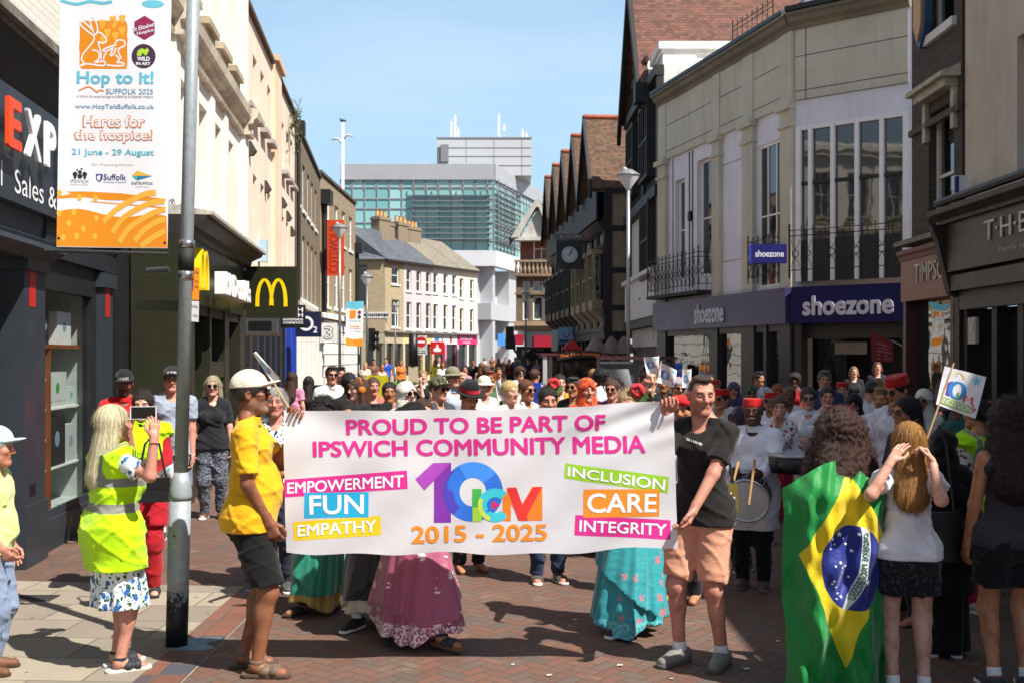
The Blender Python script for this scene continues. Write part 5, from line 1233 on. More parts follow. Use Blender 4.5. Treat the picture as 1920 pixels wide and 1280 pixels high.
def person(px, s, h, face, label, skin='fair', fem=False, bw=1., hair=('short', '#3b2a1e'), hat=None, top=('tee', '#555555'), bot=('trousers', '#222a3a'), shoe=None,
           arm=None, hands=True, det=1, hy=0, hp=0, hr=0, lean=0, glasses=None, P_=None, foot=None, xo=0, belly=0, curl=(.5, .5), palm=None, look=None, hol=None, leanx=0, loc=None):
    """one figure: a single continuous body, with hair, clothes and shoes as its children"""
    P_ = dict(P_ or {}); P_['fem'] = fem; k = h/1.75; skin = SK.get(skin, skin); res = {0: .030, 1: .02, 2: .011, 3: .009}[det]; hres = {0: .0115, 1: .0075, 2: .005, 3: .0042}[det]
    J = lambda x, y, z: Vector((x, y, z))*k
    Ln = math.radians(lean); Lx = math.radians(leanx)
    piv = J(0, 0, .95); RM = Matrix.Rotation(Lx, 3, 'Y') @ Matrix.Rotation(-Ln, 3, 'X')
    T_ = lambda p: piv+RM @ (Vector(p)-piv)
    sw = (.158 if fem else .188)*bw
    sh = {1: T_(J(sw, -.01, 1.415)), -1: T_(J(-sw, -.01, 1.415))}; hip = {1: J(.088, 0, .92), -1: J(-.088, 0, .92)}
    hc = T_(J(0, .005, 1.635)); nb = T_(J(0, -.015, 1.47))
    ft = foot or {}; an = {}; kn = {}
    for q in (1, -1):
        a = ft.get(q, (.095*q, -.02, .085)); an[q] = J(*a); kn[q], an[q] = ik(hip[q], an[q], .445*k, .41*k, (.12*q, 1, 0))
    el = {}; wr_ = {}
    for q in (1, -1):
        a = (arm or {}).get(q)
        if a is None and bot[0] == 'sari': tgt = sh[q]+J(.05*q, .30, -.20); hint = (.5*q, -.4, -1)
        elif a is None: tgt = sh[q]+J(.07*q, .06, -.53); hint = (.25*q, -1, 0)
        elif a[0] == 'w': tgt = Matrix.Rotation(math.radians(-180-face), 3, 'Z') @ (P(*a[1:4])-(Vector(((px-960)/s, F/s, xo)) if loc is None else Vector(loc))); hint = a[4] if len(a) > 4 else (.3*q, -.6, -.6)
        else: tgt = J(*a[:3]); hint = a[3] if len(a) > 3 else (.3*q, -.6, -.6)
        el[q], wr_[q] = ik(sh[q], tgt, .285*k, .255*k, hint)
    A = lambda v_: np.array(v_)
    X1 = (RM @ Vector((1, 0, 0)))[:]
    segs = {'pelvis': (J(0, 0, .95), J(0, 0, .92), .104*k, .104*k, ((1, 0, 0), 1.38*bw)),
            'waist': (J(0, .005, 1.0), T_(J(0, .005, 1.14)), .093*k+belly*.3, .088*k+belly*.35, (X1, (1.26 if fem else 1.38)*bw)),
            'chest': (T_(J(0, .0, 1.16)), T_(J(0, -.005, 1.36)), .096*k+belly*.15, .092*k, (X1, (1.30 if fem else 1.46)*bw)),
            'shoulders': (sh[-1]+Vector((.04*k, 0, -.03*k)), sh[1]+Vector((-.04*k, 0, -.03*k)), .054*k, .054*k, None),
            'trap_right': (sh[1]+Vector((-.03*k, 0, .0)), T_(J(.035, -.022, 1.50)), .046*k, .038*k, None), 'trap_left': (sh[-1]+Vector((.03*k, 0, .0)), T_(J(-.035, -.022, 1.50)), .046*k, .038*k, None)}
    ct = T_(J(0, 0, 1.2))
    def torso(f, o=0., kk=.035, lo='pelvis'):
        for n_, (a, b, ra, rb, e) in segs.items():
            if n_ == 'pelvis' and lo != 'pelvis': continue
            f.cap(a, b, ra+o/(e[1]**.5 if e else 1), rb+o/(e[1]**.5 if e else 1), kk, e)
        if belly: f.ell(T_(J(0, .03+belly*.5, 1.07)), (.125*k*bw+o, .09*k+belly*.8+o, .17*k+o), .05)
        if fem:
            for x in (-.07, .07): f.ell(T_(J(x*bw, .085, 1.255)), (.062*k*bw+o, .055*k+o, .062*k+o), .05)
        else: f.cap(T_(J(-.07, .05, 1.31)), T_(J(.07, .05, 1.31)), .058*k+o, .058*k+o, .04)
        if lo == 'pelvis':
            for x in (-.075, .075): f.ell(J(x, -.055, .905), (.088*k*bw+o, .085*k+o, .09*k+o), .05)
    def legs(f, o=0., o2=None, to=1., kk=.04, flat=False, shank=True):
        o2 = o if o2 is None else o2
        for q in (1, -1):
            f.cap(hip[q], kn[q] if to >= 1 else hip[q]+(kn[q]-hip[q])*to, .088*k*bw+o, (.058*k+o2) if to >= 1 else .088*k*bw*(1-to*.3)+o2, kk, flat=flat and to < 1)
            if shank: f.cap(kn[q], an[q], .053*k+o2, .036*k+o2, kk, flat=flat)
    pts = [hc, an[1], an[-1], wr_[1], wr_[-1], el[1], el[-1], sh[1], sh[-1], kn[1], kn[-1], hip[1], hip[-1]]
    lo = np.min([A(p) for p in pts], 0)-.2; hi = np.max([A(p) for p in pts], 0)+.2; lo[2] = -.02
    f = Fld(lo, hi, res); torso(f); legs(f)
    for q in (1, -1):
        f.ell(kn[q]+(an[q]-kn[q])*.28+Vector((0, -.018*k, 0)), (.047*k, .05*k, .10*k), .03)
        if ft.get('bare', True) and not shoe: pass
        fd = Vector((.16*q, 1, 0)).normalized() if not ft.get('dir') else Vector(ft['dir'])
        f.cap(an[q]+Vector((0, -.015*k, -.03*k)), an[q]+fd*.15*k+Vector((0, 0, -.058*k)), .034*k, .026*k, .03, ell=((1, 0, 0), 1.3))
        f.cap(sh[q], el[q], .048*k*(.92 if fem else 1.08), .038*k, .03); f.cap(el[q], wr_[q], .040*k, .027*k, .02)
        if not hands: f.ell(wr_[q]+(wr_[q]-el[q]).normalized()*.08*k, (.035*k, .035*k, .07*k), .02)
    f.cap(nb, hc+RM @ Vector((0, -.02, -.06))*k, .058*k, .05*k, .03)
    V, Q = f.mesh(); sk = np.array(lin(skin)); C = np.repeat(sk[None], len(V), 0); parts = [(V, Q, C)]
    HR = Matrix.Rotation(math.radians(hy), 3, 'Z') @ Matrix.Rotation(math.radians(hp), 3, 'X') @ Matrix.Rotation(math.radians(hr), 3, 'Y'); hk = k**.5 if k < 1 else k
    HR = RM @ HR
    def hx(V): return A(hc)+(V*hk) @ A(HR).T
    hv, hq, hcl = head_mesh(hres, skin, hair[1] if hair else '#333333', P_); parts.append((hx(hv), hq, hcl))
    if hands:
        hr_ = {0: .011, 1: .0075, 2: .0045, 3: .0036}[det]
        for q in (1, -1):
            cu = curl[0 if q == 1 else 1]; d = (hol or {}).get(q) or (wr_[q]-el[q]); pn = (palm or {}).get(q, (-q, .25, 0)); m = orient(d, -Vector(pn))
            hv, hq = cached(('hand', hr_, cu), lambda: hand_field(hr_, cu)); hv = hv*k*(.9 if fem else 1.02)
            w_ = (m @ Vector((0, 0, 1))).cross(m @ Vector((1, 0, 0)))
            if q == -1: hv = hv*np.array((1, -1, 1)); hq = hq[:, ::-1]
            parts.append((A(wr_[q])+hv @ A(m).T, hq, np.repeat((sk*.97)[None], len(hv), 0)))
    off = 0; VV = []; QQ = []; CC = []
    for v_, q_, c_ in parts: VV.append(v_); QQ.append(q_+off); CC.append(c_); off += len(v_)
    body = npmesh('person', np.concatenate(VV), np.concatenate(QQ), SKIN, None, np.concatenate(CC))
    base = Vector(((px-960)/s, F/s, 0)) if loc is None else Vector(loc); base.z += xo
    body.location = base; body.rotation_euler = (0, 0, math.radians(180+face)); tag(body, label, 'person', 'people in the shopping street')
    ph = rnd.uniform(0, 6); amp = .0055 if det >= 2 else .002
    rg = lambda a: np.maximum(0, 1-2.6*np.abs(np.sin(a)))
    fold = lambda X, Y, Z: -amp*1.5*rg(13*Z+7*X+1.6*np.sin(9*X+ph)+2*np.sin(7*Y)+ph)-amp*1.3*rg(12*X-15*Z+1.7*np.sin(8*Z+ph)+9*Y)-amp*rg(10*Y+19*Z+2*np.sin(6*X-ph))+amp*.5*np.sin(21*X+13*Z+ph+9*Y)
    ares = max(res, .009) if det >= 2 else res
    # ---- upper garment
    kind, tc = top[0], top[1]; tm = tc if not isinstance(tc, str) else cloth(tc); sl_ = {'tee': .62, 'polo': .66, 'long': 2, 'sleeveless': 0, 'vest': .12, 'kurta': 2, 'dress': .55, 'tank': 0}[kind] if len(top) < 3 else top[2]
    o = {'vest': .034, 'kurta': .018, 'tank': .008}.get(kind, .015 if not fem else .012)*(1.2 if det < 2 else 1)
    hem = {'vest': .80, 'kurta': .62, 'dress': .62, 'polo': .86}.get(kind, .88) if len(top) < 4 else top[3]
    tuck = P_.get('tuck')
    def upper(o, sl_, hem, mat, nm, open_=False, neck=.0):
        f = Fld(lo, hi, ares); torso(f, o, .035)
        if hem >= .86 and not tuck: f.cap(T_(J(0, 0, 1.06)), J(0, 0, hem), .106*k+o+belly*.3, .122*k+o, .03, ((1, 0, 0), 1.34*bw))
        if not tuck:
            for q in (1, -1): f.cap(hip[q]+J(0, -.005, .03), hip[q]+(kn[q]-hip[q])*(.2 if hem >= .86 else .75), .088*k*bw+.030+o*.5, (.088*k*bw if hem >= .86 else .075*k)+.034+o*.5, .03 if hem >= .86 else .07)
        if hem < .86: f.cap(J(0, 0, .95), J(0, -.005, hem-.1), .110*k+o, .122*k+o+(.02 if kind in ('kurta', 'vest') else 0), .05, ((1, 0, 0), 1.34*bw))
        for q in (1, -1):
            if sl_ > 0:
                e_ = sh[q]+(el[q]-sh[q])*min(1, sl_); f.cap(sh[q], e_, .048*k+o*.8, .048*k+o*1.2, .03, flat=sl_ < 1)
                if sl_ > 1: f.cap(el[q], el[q]+(wr_[q]-el[q])*min(.96, sl_-1), .042*k+o*.8, .034*k+o*.8, .03, flat=True)
            elif sl_ < 0 or kind in ('sleeveless', 'tank'): f.cap(sh[q]+Vector((q*.028*k, 0, .02)), sh[q]+Vector((q*.12*k, 0, -.05)), .075*k, .08*k, .01, sub=True)
        f.warp(fold)
        f.cut((0, 0, -1), (0, 0, hem*k)); nz = RM @ Vector((0, -.35 if not fem else -.45, 1))
        f.cut(nz[:], T_(J(0, .02, 1.512-neck))[:]); f.cap(T_(J(0, .04, 1.41 if fem else 1.445)), T_(J(0, .0, 1.6)), (.045 if fem else .05)*k, .068*k, .006, sub=True)
        if open_: f.cap(T_(J(0, .16, .6)), T_(J(0, .14, 1.5)), .035, .04, .01, sub=True)
        V, Q = f.mesh(); return npmesh(nm, V, Q, mat, body)
    gar = upper(o, sl_, hem, tm, {'vest': 'shirt', 'kurta': 'tunic', 'dress': 'dress', 'polo': 'polo_shirt'}.get(kind, 'top'), neck={'tank': .05, 'sleeveless': .03, 'dress': .02}.get(kind, 0))
    if P_.get('vest'): upper(.045, .1, P_.get('vhem', .72), cloth(*P_['vest']), 'safety_vest')
    if kind == 'polo' or P_.get('collar'):
        f = Fld(A(nb)-.16, A(nb)+.16, max(.006, hres)); f.cap(nb+RM @ Vector((0, 0, -.01)), nb+RM @ Vector((0, .012, .045)), .078*k, .066*k, .004, flat=True).cap(nb+RM @ Vector((0, .0, -.1)), nb+RM @ Vector((0, .012, .1)), .060*k, .057*k, .004, sub=True).cut(RM @ Vector((0, .0, -1)), nb+RM @ Vector((0, 0, -.02))); f.cap(nb+RM @ Vector((0, .11, -.06)), nb+RM @ Vector((0, .09, .07)), .012, .02, .004, sub=True)
        V, Q = f.mesh(); npmesh('collar', V, Q, tm, gar)
    # ---- lower garment
    bk, bc = bot[0], bot[1]; bm = bc if not isinstance(bc, str) else cloth(bc)
    if bk != 'none':
        f = Fld((lo[0], lo[1], -.02), (hi[0], hi[1], 1.15*k), ares); f.cap(J(0, 0, .98), J(0, 0, .90), .108*k, .110*k, .04, ((1, 0, 0), 1.38*bw))
        for x in (-.075, .075): f.ell(J(x, -.058, .905), (.094*k*bw, .092*k, .095*k), .05)
        if bk == 'trousers': legs(f, .02, .022, flat=True)
        elif bk == 'shorts': legs(f, .026, .030, to=.86 if len(bot) < 3 else bot[2], flat=True, shank=False)
        else:
            z1 = bot[2] if len(bot) > 2 else .42; r1 = bot[3] if len(bot) > 3 else .17; nf = 9; mid = (an[1]+an[-1])/2; tx, ty = mid.x, mid.y
            stride = abs(an[1].y-an[-1].y)*.5; t0 = .98*k
            def sk_(X, Y, Z):
                t = np.clip((t0-Z)/(t0-z1*k), 0, 1.1); cx = tx*t*.7; cy = (ty+.03)*t*.7; th = np.arctan2(Y-cy, X-cx); rx = (.165*bw*k)*(1-t)+(r1*k)*t; ry = (.13*k)*(1-t)+(r1*.8*k+stride*.75)*t
                fl = 1+(.10 if bk == 'sari' else .055)*t*np.sin(nf*th+4*t+ph+1.2*np.sin(2*th))+(.05 if bk == 'sari' else .03)*t*np.sin(17*th+6*t+2*np.sin(3*th)); return (np.sqrt(((X-cx)/rx)**2+((Y-cy)/ry)**2)-fl)*min(.165, .13)*k*.8
            if bk == 'sari':
                sk0 = sk_
                hem_ = lambda X, Y: z1*k+.045*np.sin(2*np.arctan2(Y, X)+ph)+.022*np.sin(5*np.arctan2(Y, X)+2*ph)+.02
                sk_ = lambda X, Y, Z: np.maximum(sk0(X, Y, Z), hem_(X, Y)-Z)
                g_ = Fld((lo[0], lo[1], -.02), (hi[0], hi[1], 1.15*k), ares)
                g_.put((lo[0], lo[1], z1*k-.05), (hi[0], hi[1], t0), lambda X, Y, Z: sk0(X*1.03, Y*1.03, Z)-.016, .03); dn = 1 if rnd.random() < .5 else -1
                g_.cut((.75*dn, .0, -1), (.12*dn, 0, .42*k)).cut((0, 0, 1), (0, 0, 1.0*k)); g_.cut((-dn*1., -.4, -.9), (-.24*dn, 0, .30*k)); V, Q = g_.mesh()
                if len(Q): npmesh('drape', V, Q, bm, body)
            f.put((lo[0], lo[1], z1*k-.05), (hi[0], hi[1], t0), sk_, .03); f.cut((.0, .0, -1), (0, 0, z1*k-.03))
        if bk in ('trousers', 'shorts'): f.warp(fold)
        f.cut((0, 0, 1), (0, 0, 1.03*k)); V, Q = f.mesh(); npmesh({'trousers': 'trousers', 'shorts': 'shorts', 'sari': 'sari_skirt'}.get(bk, 'skirt'), V, Q, bm, body)
    # ---- shoes
    if shoe:
        sm = cloth(shoe[1], rough=.6) if isinstance(shoe[1], str) else shoe[1]; so_ = cloth(shoe[2] if len(shoe) > 2 else '#d8d8d4')
        for q in (1, -1):
            fd = Vector((.16*q, 1, 0)).normalized() if not ft.get('dir') else Vector(ft['dir']); c0 = an[q]; sd = fd.cross(Vector((0, 0, 1)))
            gz_ = c0.z-.085*k
            f = Fld(A(c0)-np.array((.24, .24, .12)), A(c0)+np.array((.24, .24, .1)), .006 if det >= 2 else .013)
            hl = c0-fd*.055*k; toe = c0+fd*.165*k
            if shoe[0] == 'shoe':
                f.cap(Vector((hl.x, hl.y, gz_+.055*k)), Vector((toe.x, toe.y, gz_+.034*k)), .040*k, .030*k, .02, ell=(sd[:], 1.15)); f.cap(c0+Vector((0, 0, -.02*k)), c0+fd*.07*k+Vector((0, 0, -.045*k)), .046*k, .04*k, .03)
                f.cut((0, 0, 1), (0, 0, c0.z+.012*k))
            else:
                for w_ in (.10, .04): f.cap(c0+fd*(w_*k)+Vector((0, 0, -.045*k))-sd*.005, c0+fd*(w_*k+.01)+Vector((0, 0, -.045*k))+sd*.005, .05*k, .05*k, .004, ell=((0, 0, 1), .74))
                f.cut(tuple(fd), c0+fd*.13*k); f.cap(c0+Vector((0, 0, -.004)), c0+Vector((0, 0, .016)), .044*k, .044*k, .004, flat=True)
                f.cap(c0-fd*.0+Vector((0, 0, .07)), c0+fd*.065*k+Vector((0, 0, .04)), .03, .035, .005, sub=True)
            o_ = npmesh('shoe' if shoe[0] == 'shoe' else 'sandal', *f.mesh(), sm, body)
            g_ = Fld(A(c0)-np.array((.26, .26, .12)), A(c0)+np.array((.26, .26, .1)), .006 if det >= 2 else .013)
            g_.cap(Vector((hl.x, hl.y, gz_+.014*k)), Vector((toe.x, toe.y, gz_+.014*k)), .040*k, .040*k, .01, ell=(sd[:], 1.1)); g_.cut((0, 0, 1), (0, 0, gz_+.026*k)); g_.cut((0, 0, -1), (0, 0, gz_+.001))
            npmesh('sole', *g_.mesh(), so_, o_)
            if shoe[0] == 'shoe' and not (bk == 'trousers'):
                m_ = Fld(A(c0)-.1, A(c0)+np.array((.1, .1, .16)), .006); m_.cap(c0+Vector((0, 0, -.03)), c0+(kn[q]-c0).normalized()*.055, .043*k, .042*k, .003, flat=True); npmesh('sock', *m_.mesh(), cloth('#e4e2e0'), o_)
    # ---- hair, hats, scarves, glasses
    if hair and hair[0] not in ('none', 'scarf'):
        L = hair[2] if len(hair) > 2 else .2
        V, Q = cached(('hair', hair[0], L, hres, bool(hat)), lambda: hair_mesh(hres, hair[0], L, 0, bool(hat))); npmesh('hair', hx(V), Q, hairmat(hair[1], hair[3] if len(hair) > 3 else None), body)
    if hair and hair[0] == 'scarf': V, Q = cached(('scarf', hres), lambda: scarf_mesh(hres)); npmesh('headscarf', hx(V), Q, hair[2] if len(hair) > 2 else cloth(hair[1]), body)
    if hat:
        V, Q = cached(('hat', hat[0], hres), lambda: hat_mesh(hat[0], hres)); ho = npmesh({'cap': 'baseball_cap', 'fez': 'fez', 'bucket': 'bucket_hat', 'fedora': 'fedora', 'beret': 'beret', 'headband': 'headband'}[hat[0]], hx(V), Q, cloth(hat[1], *(hat[2:4] if len(hat) > 3 else ())), body)
        if hat[0] == 'fedora': npmesh('hat_band', hx(np.array([(1.02*.09*math.cos(a)*q_, -.012+1.02*.112*math.sin(a)*q_, z) for z, q_ in ((.062, 1.02), (.095, .99)) for a in np.linspace(0, 2*math.pi, 25)[:-1]])), np.array([(i, (i+1) % 24, 24+(i+1) % 24, 24+i) for i in range(24)]), cloth('#c3202a'), ho)
        if hat[0] == 'cap' and len(hat) > 4:
            V_, F_, _ = glyphs(hat[4], .03); mb = MB(); q_ = [(.0955*math.sin((.5-a_)*1.1), -.012+.115*math.cos((.5-a_)*1.1), .066+.03*b_) for a_, b_, _z in V_]
            mb.add([tuple(x_) for x_ in hx(np.array(q_))], F_)
            mb.build('lettering', ink('#e9e9e9'), ho, uv=False)
    if glasses:
        mb = MB(); dark = glasses == 'sun'
        for x in (-1, 1):
            poly = [(x*.031+.026*math.cos(a)*(1-.1*math.sin(a)), .008+(.021 if dark else .017)*math.sin(a)) for a in np.linspace(0, 2*math.pi, 15)[:-1]]
            if dark: i = len(mb.v); mb.v += [(px_, .103-.5*(px_-x*.0)**2*3, z_) for px_, z_ in poly]; mb.f.append(tuple(range(i, i+14)))
            mb.tube([(px_, .1035-1.5*px_**2, z_) for px_, z_ in poly+poly[:1]], .0022, 4, False); mb.tube([(x*.056, .097, .012), (x*.076, .08, .012), (x*.083, -.005, .012)], .0025, 4)
        mb.tube([(-.008, .104, .01), (.008, .104, .01)], .002, 4)
        mb.v = [tuple(q_) for q_ in hx(np.array(mb.v))]; mb.build('sunglasses' if dark else 'glasses', plain('#101012', .15, spec=.8, var=.02), body, uv=False)
    if P_.get('moustache'): f = Fld((-.05, .06, -.07), (.05, .13, -.02), .004); f.cap((-.03, .086, -.052), (0, .098, -.045), .006, .009, .004).cap((.03, .086, -.052), (0, .098, -.045), .006, .009, .004); V, Q = f.mesh(); npmesh('moustache', hx(V), Q, hairmat(P_['moustache']), body)
    W_ = Matrix.Translation(base) @ Matrix.Rotation(math.radians(180+face), 4, 'Z')
    body['_x'] = 0; del body['_x']
    return body, {'W': W_, 'wr': {q: W_ @ wr_[q] for q in (1, -1)}, 'el': {q: W_ @ el[q] for q in (1, -1)}, 'head': W_ @ hc, 'hx': hx, 'k': k, 'sh': {q: W_ @ sh[q] for q in (1, -1)}, 'an': an}
# ================================================================== THE PEOPLE
YPOLO = cloth('#dda50b', rough=.8); WHC = '#e9e6ec'
yel, yi = person(470, 317, 1.755, 97, 'man in yellow polo shirt and cream cap holding the banner from its left end', skin='#8b5b41', hair=('short', '#3a3330'), hat=('cap', '#d8cfbd'), top=('polo', YPOLO, .78, .845), bot=('shorts', '#0d0d0e', .88), shoe=('sandal', '#6b5642', '#4e4031'),
    arm={1: ('w', 503, 978, 325, (.6, -.8, -.1)), -1: ('w', 553, 800, 314, (-.3, -.3, -1))}, det=3, belly=.045, bw=1.06, glasses='sun', P_={'beard': ('#8a857f', .32)}, hol={1: (.0, .4, -1), -1: (.15, .25, 1)}, palm={1: (-1, .3, 0), -1: (1, -.1, .1)}, curl=(.75, .95), hp=3, foot={1: (.11, .05, .085), -1: (-.1, -.05, .085)})
blk, bi = person(1316, 309, 1.737, -38, 'man in black tee and peach shorts holding the banner from its right end', skin='ruddy', hair=('crop', '#4a3526'), top=('tee', cloth('#1b1817'), .70, .86), bot=('shorts', cloth('#cf9478'), .90), shoe=('shoe', '#77736b', '#55524e'),
    arm={1: ('w', 1250, 779, 316.5, (.3, -.3, -1)), -1: ('w', 1296, 965, 325, (-.9, -.4, 0))}, det=3, bw=.97, hy=44, hp=-4, P_={'smile': 1, 'beard': ('#6b4a3a', .28)}, hol={1: (-.1, .15, 1), -1: (.15, .55, -1)}, palm={1: (-.6, .8, .1), -1: (.9, .5, .2)}, curl=(.95, .6), foot={1: (.12, .06, .085), -1: (-.12, -.03, .085)})
hv = ('#b7ea00', 'hivis', '#83837c', 1.13)
bl, bli = person(212, 315, 1.56, 128, 'blonde woman in hi-vis vest taking a photo with a phone', skin='ruddy', fem=True, bw=1.12, hair=('long', '#e2d8ba', .33, '#b3a377'), top=('tee', cloth('#e9e9ea', 'print', ['#2e66a8', '#2f5d37', '#6fa9c8'], 1.3), .62), bot=('skirt', cloth('#e9e9ea', 'print', ['#2a5f9e', '#2f5d37', '#62a8c9', '#2d2f7a'], 1.2), .46, .21), shoe=('sandal', '#20232a', '#cfcac0'),
    arm={1: ('w', 289, 818, 328, (.5, .2, -1)), -1: ('w', 240, 806, 303, (-.3, .1, -1))}, det=3, hp=2, P_={'vest': hv, 'vhem': .69}, hol={1: (-.2, .1, 1), -1: (.2, .1, 1)}, palm={1: (-1, .1, .1), -1: (1, .1, .1)}, curl=(.45, .45), foot={1: (.08, .02, .085), -1: (-.08, .05, .085)})
person(-20, 318, 1.42, 100, 'stooped man in pale lime shirt, blue cap and jeans at the left edge', skin='ruddy', hair=('short', '#b9b6b0'), hat=('cap', '#a9bfd6'), top=('tee', cloth('#cfd88e'), .85), bot=('trousers', cloth('#7b8aa6')), shoe=('shoe', '#6a3f24', '#3b2a1e'), det=3, belly=.03, arm={1: (.16, .12, .93), -1: None}, lean=4)
person(1575, 330, 1.515, 176, 'woman with dark curly hair wrapped in a big green and yellow flag', skin='tan', fem=True, hair=('bigcurl', '#4b2b1e', .255, '#170c08'), top=('tee', '#2d2b2b'), bot=('trousers', '#1c1c22'), shoe=('shoe', '#222222'), det=3, P_={}, arm={1: (.2, .16, 1.12), -1: (-.2, .16, 1.12)})
gi, gii = person(1703, 343, 1.49, 172, 'girl with long ginger blonde hair in white tee and black shorts', skin='fair', fem=True, bw=.93, hair=('long', '#b98645', .315, '#7a4c1e'), top=('tee', cloth('#d9d6da'), .5, .9), bot=('shorts', cloth('#16151a', 'print', ['#3b3a40'], 2.4), .56), shoe=('shoe', '#26262a'), det=3,
    arm={1: ('w', 1747, 864, 352, (.35, .35, -1.6)), -1: ('w', 1672, 862, 352, (-.7, .2, -1.4))}, hol={1: (-.45, .2, 1), -1: (.6, .3, .8)}, palm={1: (-1, .1, 0), -1: (.6, .8, -.3)}, curl=(.9, .25), hp=4)
person(1893, 335, 1.60, 176, 'woman with long dark wavy hair in grey vest top and black shorts', skin='tan', fem=True, hair=('curly', '#3a241a', .36, '#150d09'), top=('tank', '#38363c'), bot=('shorts', '#141418', .62), shoe=('shoe', '#222226'), det=3, arm={-1: (-.24, .05, .86)})
# ---- left pavement
person(233, 190, 1.70, 14, 'man in red polo shirt and black lettered cap beside the game shop window', skin='brown', hair=('short', '#15110f'), hat=('cap', '#17171a', None, None, 'IIIIIIII'), top=('polo', '#c01a1e'), bot=('trousers', '#2a2a30'), shoe=('shoe', '#222222'), det=2, P_={'beard': ('#0d0a09', .85)}, arm={1: (.12, .32, 1.12), -1: (-.12, .32, 1.12)}, hp=-14)
lr, lri = person(268, 240, 1.575, 8, 'woman in red tunic, red trousers and hi-vis vest beside the lamp post', skin='fair', fem=True, hair=('updo', '#2e1d14'), top=('kurta', '#a51220', 2, .62), bot=('trousers', '#a81420'), shoe=('sandal', '#17171a', '#222222'), det=2, arm={1: (.13, .33, 1.40), -1: (-.17, .26, .98)}, P_={'vest': ('#b7ea00', 'hivis', '#83837c', .4), 'vhem': .95})
person(322, 185, 1.73, 20, 'man in grey tee shirt and dark cap half hidden by the lamp post', skin='ruddy', hair=('short', '#5a4230'), hat=('cap', '#232326', None, None, 'ICON'), top=('tee', '#8f98a8'), bot=('shorts', '#6f7887'), shoe=('shoe', '#333333'), det=2, glasses='clear', belly=.03, arm={-1: (-.2, .08, .88)})
person(399, 163, 1.62, 12, 'woman with grey blonde bob, black blouse and patterned trousers', skin='fair', fem=True, hair=('bob', '#c9bb98', .14), top=('tee', '#1d1d22', .8, .86), bot=('trousers', cloth('#20232e', 'swirl', '#8f93a3', 1)), shoe=('sandal', '#4a2f22'), det=2, glasses='sun')
person(517, 236, 1.60, 5, 'grey haired woman in navy leaf print top behind the cream cap', skin='ruddy', fem=True, hair=('bob', '#b5b2ab', .12), top=('tee', cloth('#d7dbe0', 'print', ['#232d4a', '#1d2742'], 2), .7), bot=('trousers', '#2a3144'), shoe=('shoe', '#444444'), det=2)
def pp(px, s, h, face, label, **kw):
    kw.setdefault('det', 2 if s > 190 else 1 if s > 95 else 0); kw.setdefault('hands', s > 120); return person(px, s, h, face, label, **kw)
pp(548, 112, 1.58, 172, 'girl with long brown hair in a pink summer dress seen from behind', fem=True, hair=('long', '#4a2c1c', .33), top=('dress', '#d98aa8', .6), bot=('skirt', '#d98aa8', .5, .2), det=2)
pp(579, 110, 1.50, 176, 'girl with long dark hair in a navy dress seen from behind', fem=True, skin='olive', hair=('long', '#2b1a12', .36), top=('dress', '#27305c', .6), bot=('skirt', '#27305c', .45, .2), det=2)
pp(622, 139, 1.71, 24, 'man in white polo shirt with black backpack and sunglasses', skin='ruddy', hair=('short', '#4a3a2e'), top=('polo', '#e4e4e6'), bot=('shorts', '#a08660'), shoe=('shoe', '#dddddd'), glasses='sun')
pp(655, 168, 1.66, 40, 'dark skinned woman in black beside the orange headphones', skin='dark', fem=True, hair=('updo', '#0f0c0b'), top=('long', '#151517'), bot=('trousers', '#16161a'), det=2)
hp_, hpi = pp(673, 182, 1.62, -62, 'young woman with big orange headphones and black top', skin='pale', fem=True, hair=('bob', '#6a4632', .16), top=('tee', '#18181b'), bot=('trousers', '#202026'), det=2)
pp(638, 120, 1.68, 30, 'young man in dark shirt just behind the slim lamp pole', skin='ruddy', hair=('short', '#1c1512'), top=('tee', '#2a2d33'), bot=('trousers', '#2b2f3a'))
pp(608, 232, 1.50, 30, 'woman in navy and gold whose dark curls just clear the banner top', skin='olive', fem=True, hair=('curly', '#17100d', .1), top=('kurta', '#1f2747'), bot=('trousers', cloth('#2b2a33', 'print', ['#a58a45', '#8a7436'], 2)), shoe=('sandal', '#1d1f3a'))
pp(762, 192, 1.60, 42, 'woman in white headscarf and large sunglasses', skin='fair', fem=True, hair=('scarf', '#dcd8ce'), top=('long', '#c9c5bb'), bot=('trousers', '#4a4a52'), glasses='sun')
pp(822, 186, 1.63, 50, 'man in camouflage cap and sunglasses', skin='ruddy', hair=('short', '#4a3a2e'), hat=('cap', '#4d5136', 'camo', ['#2b2d1e', '#7d7a55']), top=('tee', '#3a3f46'), bot=('trousers', '#333742'), glasses='sun')
pp(849, 152, 1.70, 34, 'tall man in khaki bucket hat and pale blue shirt', skin='ruddy', hair=('short', '#8a8278'), hat=('bucket', '#7d7a64'), top=('polo', '#a9b2c6'), bot=('trousers', '#5a5f6a'), hp=4)
pp(880, 216, 1.615, 24, 'man in black fedora with a red band', skin='tan', hair=('short', '#1a1512'), hat=('fedora', '#121214'), top=('tee', '#e0ddd6'), bot=('trousers', '#25252b'), hp=-18)
pp(793, 100, 1.58, 12, 'blonde woman in black sleeveless dress with a hand to her mouth', skin='pale', fem=True, hair=('updo', '#b08a55'), top=('tank', '#17171a'), bot=('skirt', '#17171a', .5, .18), arm={1: (.06, .16, 1.48)})
pp(866, 128, 1.62, 30, 'bald man with a reddened face behind the fedora', skin='ruddy', hair=None, top=('tee', '#8a8d92'), bot=('trousers', '#444a55'))
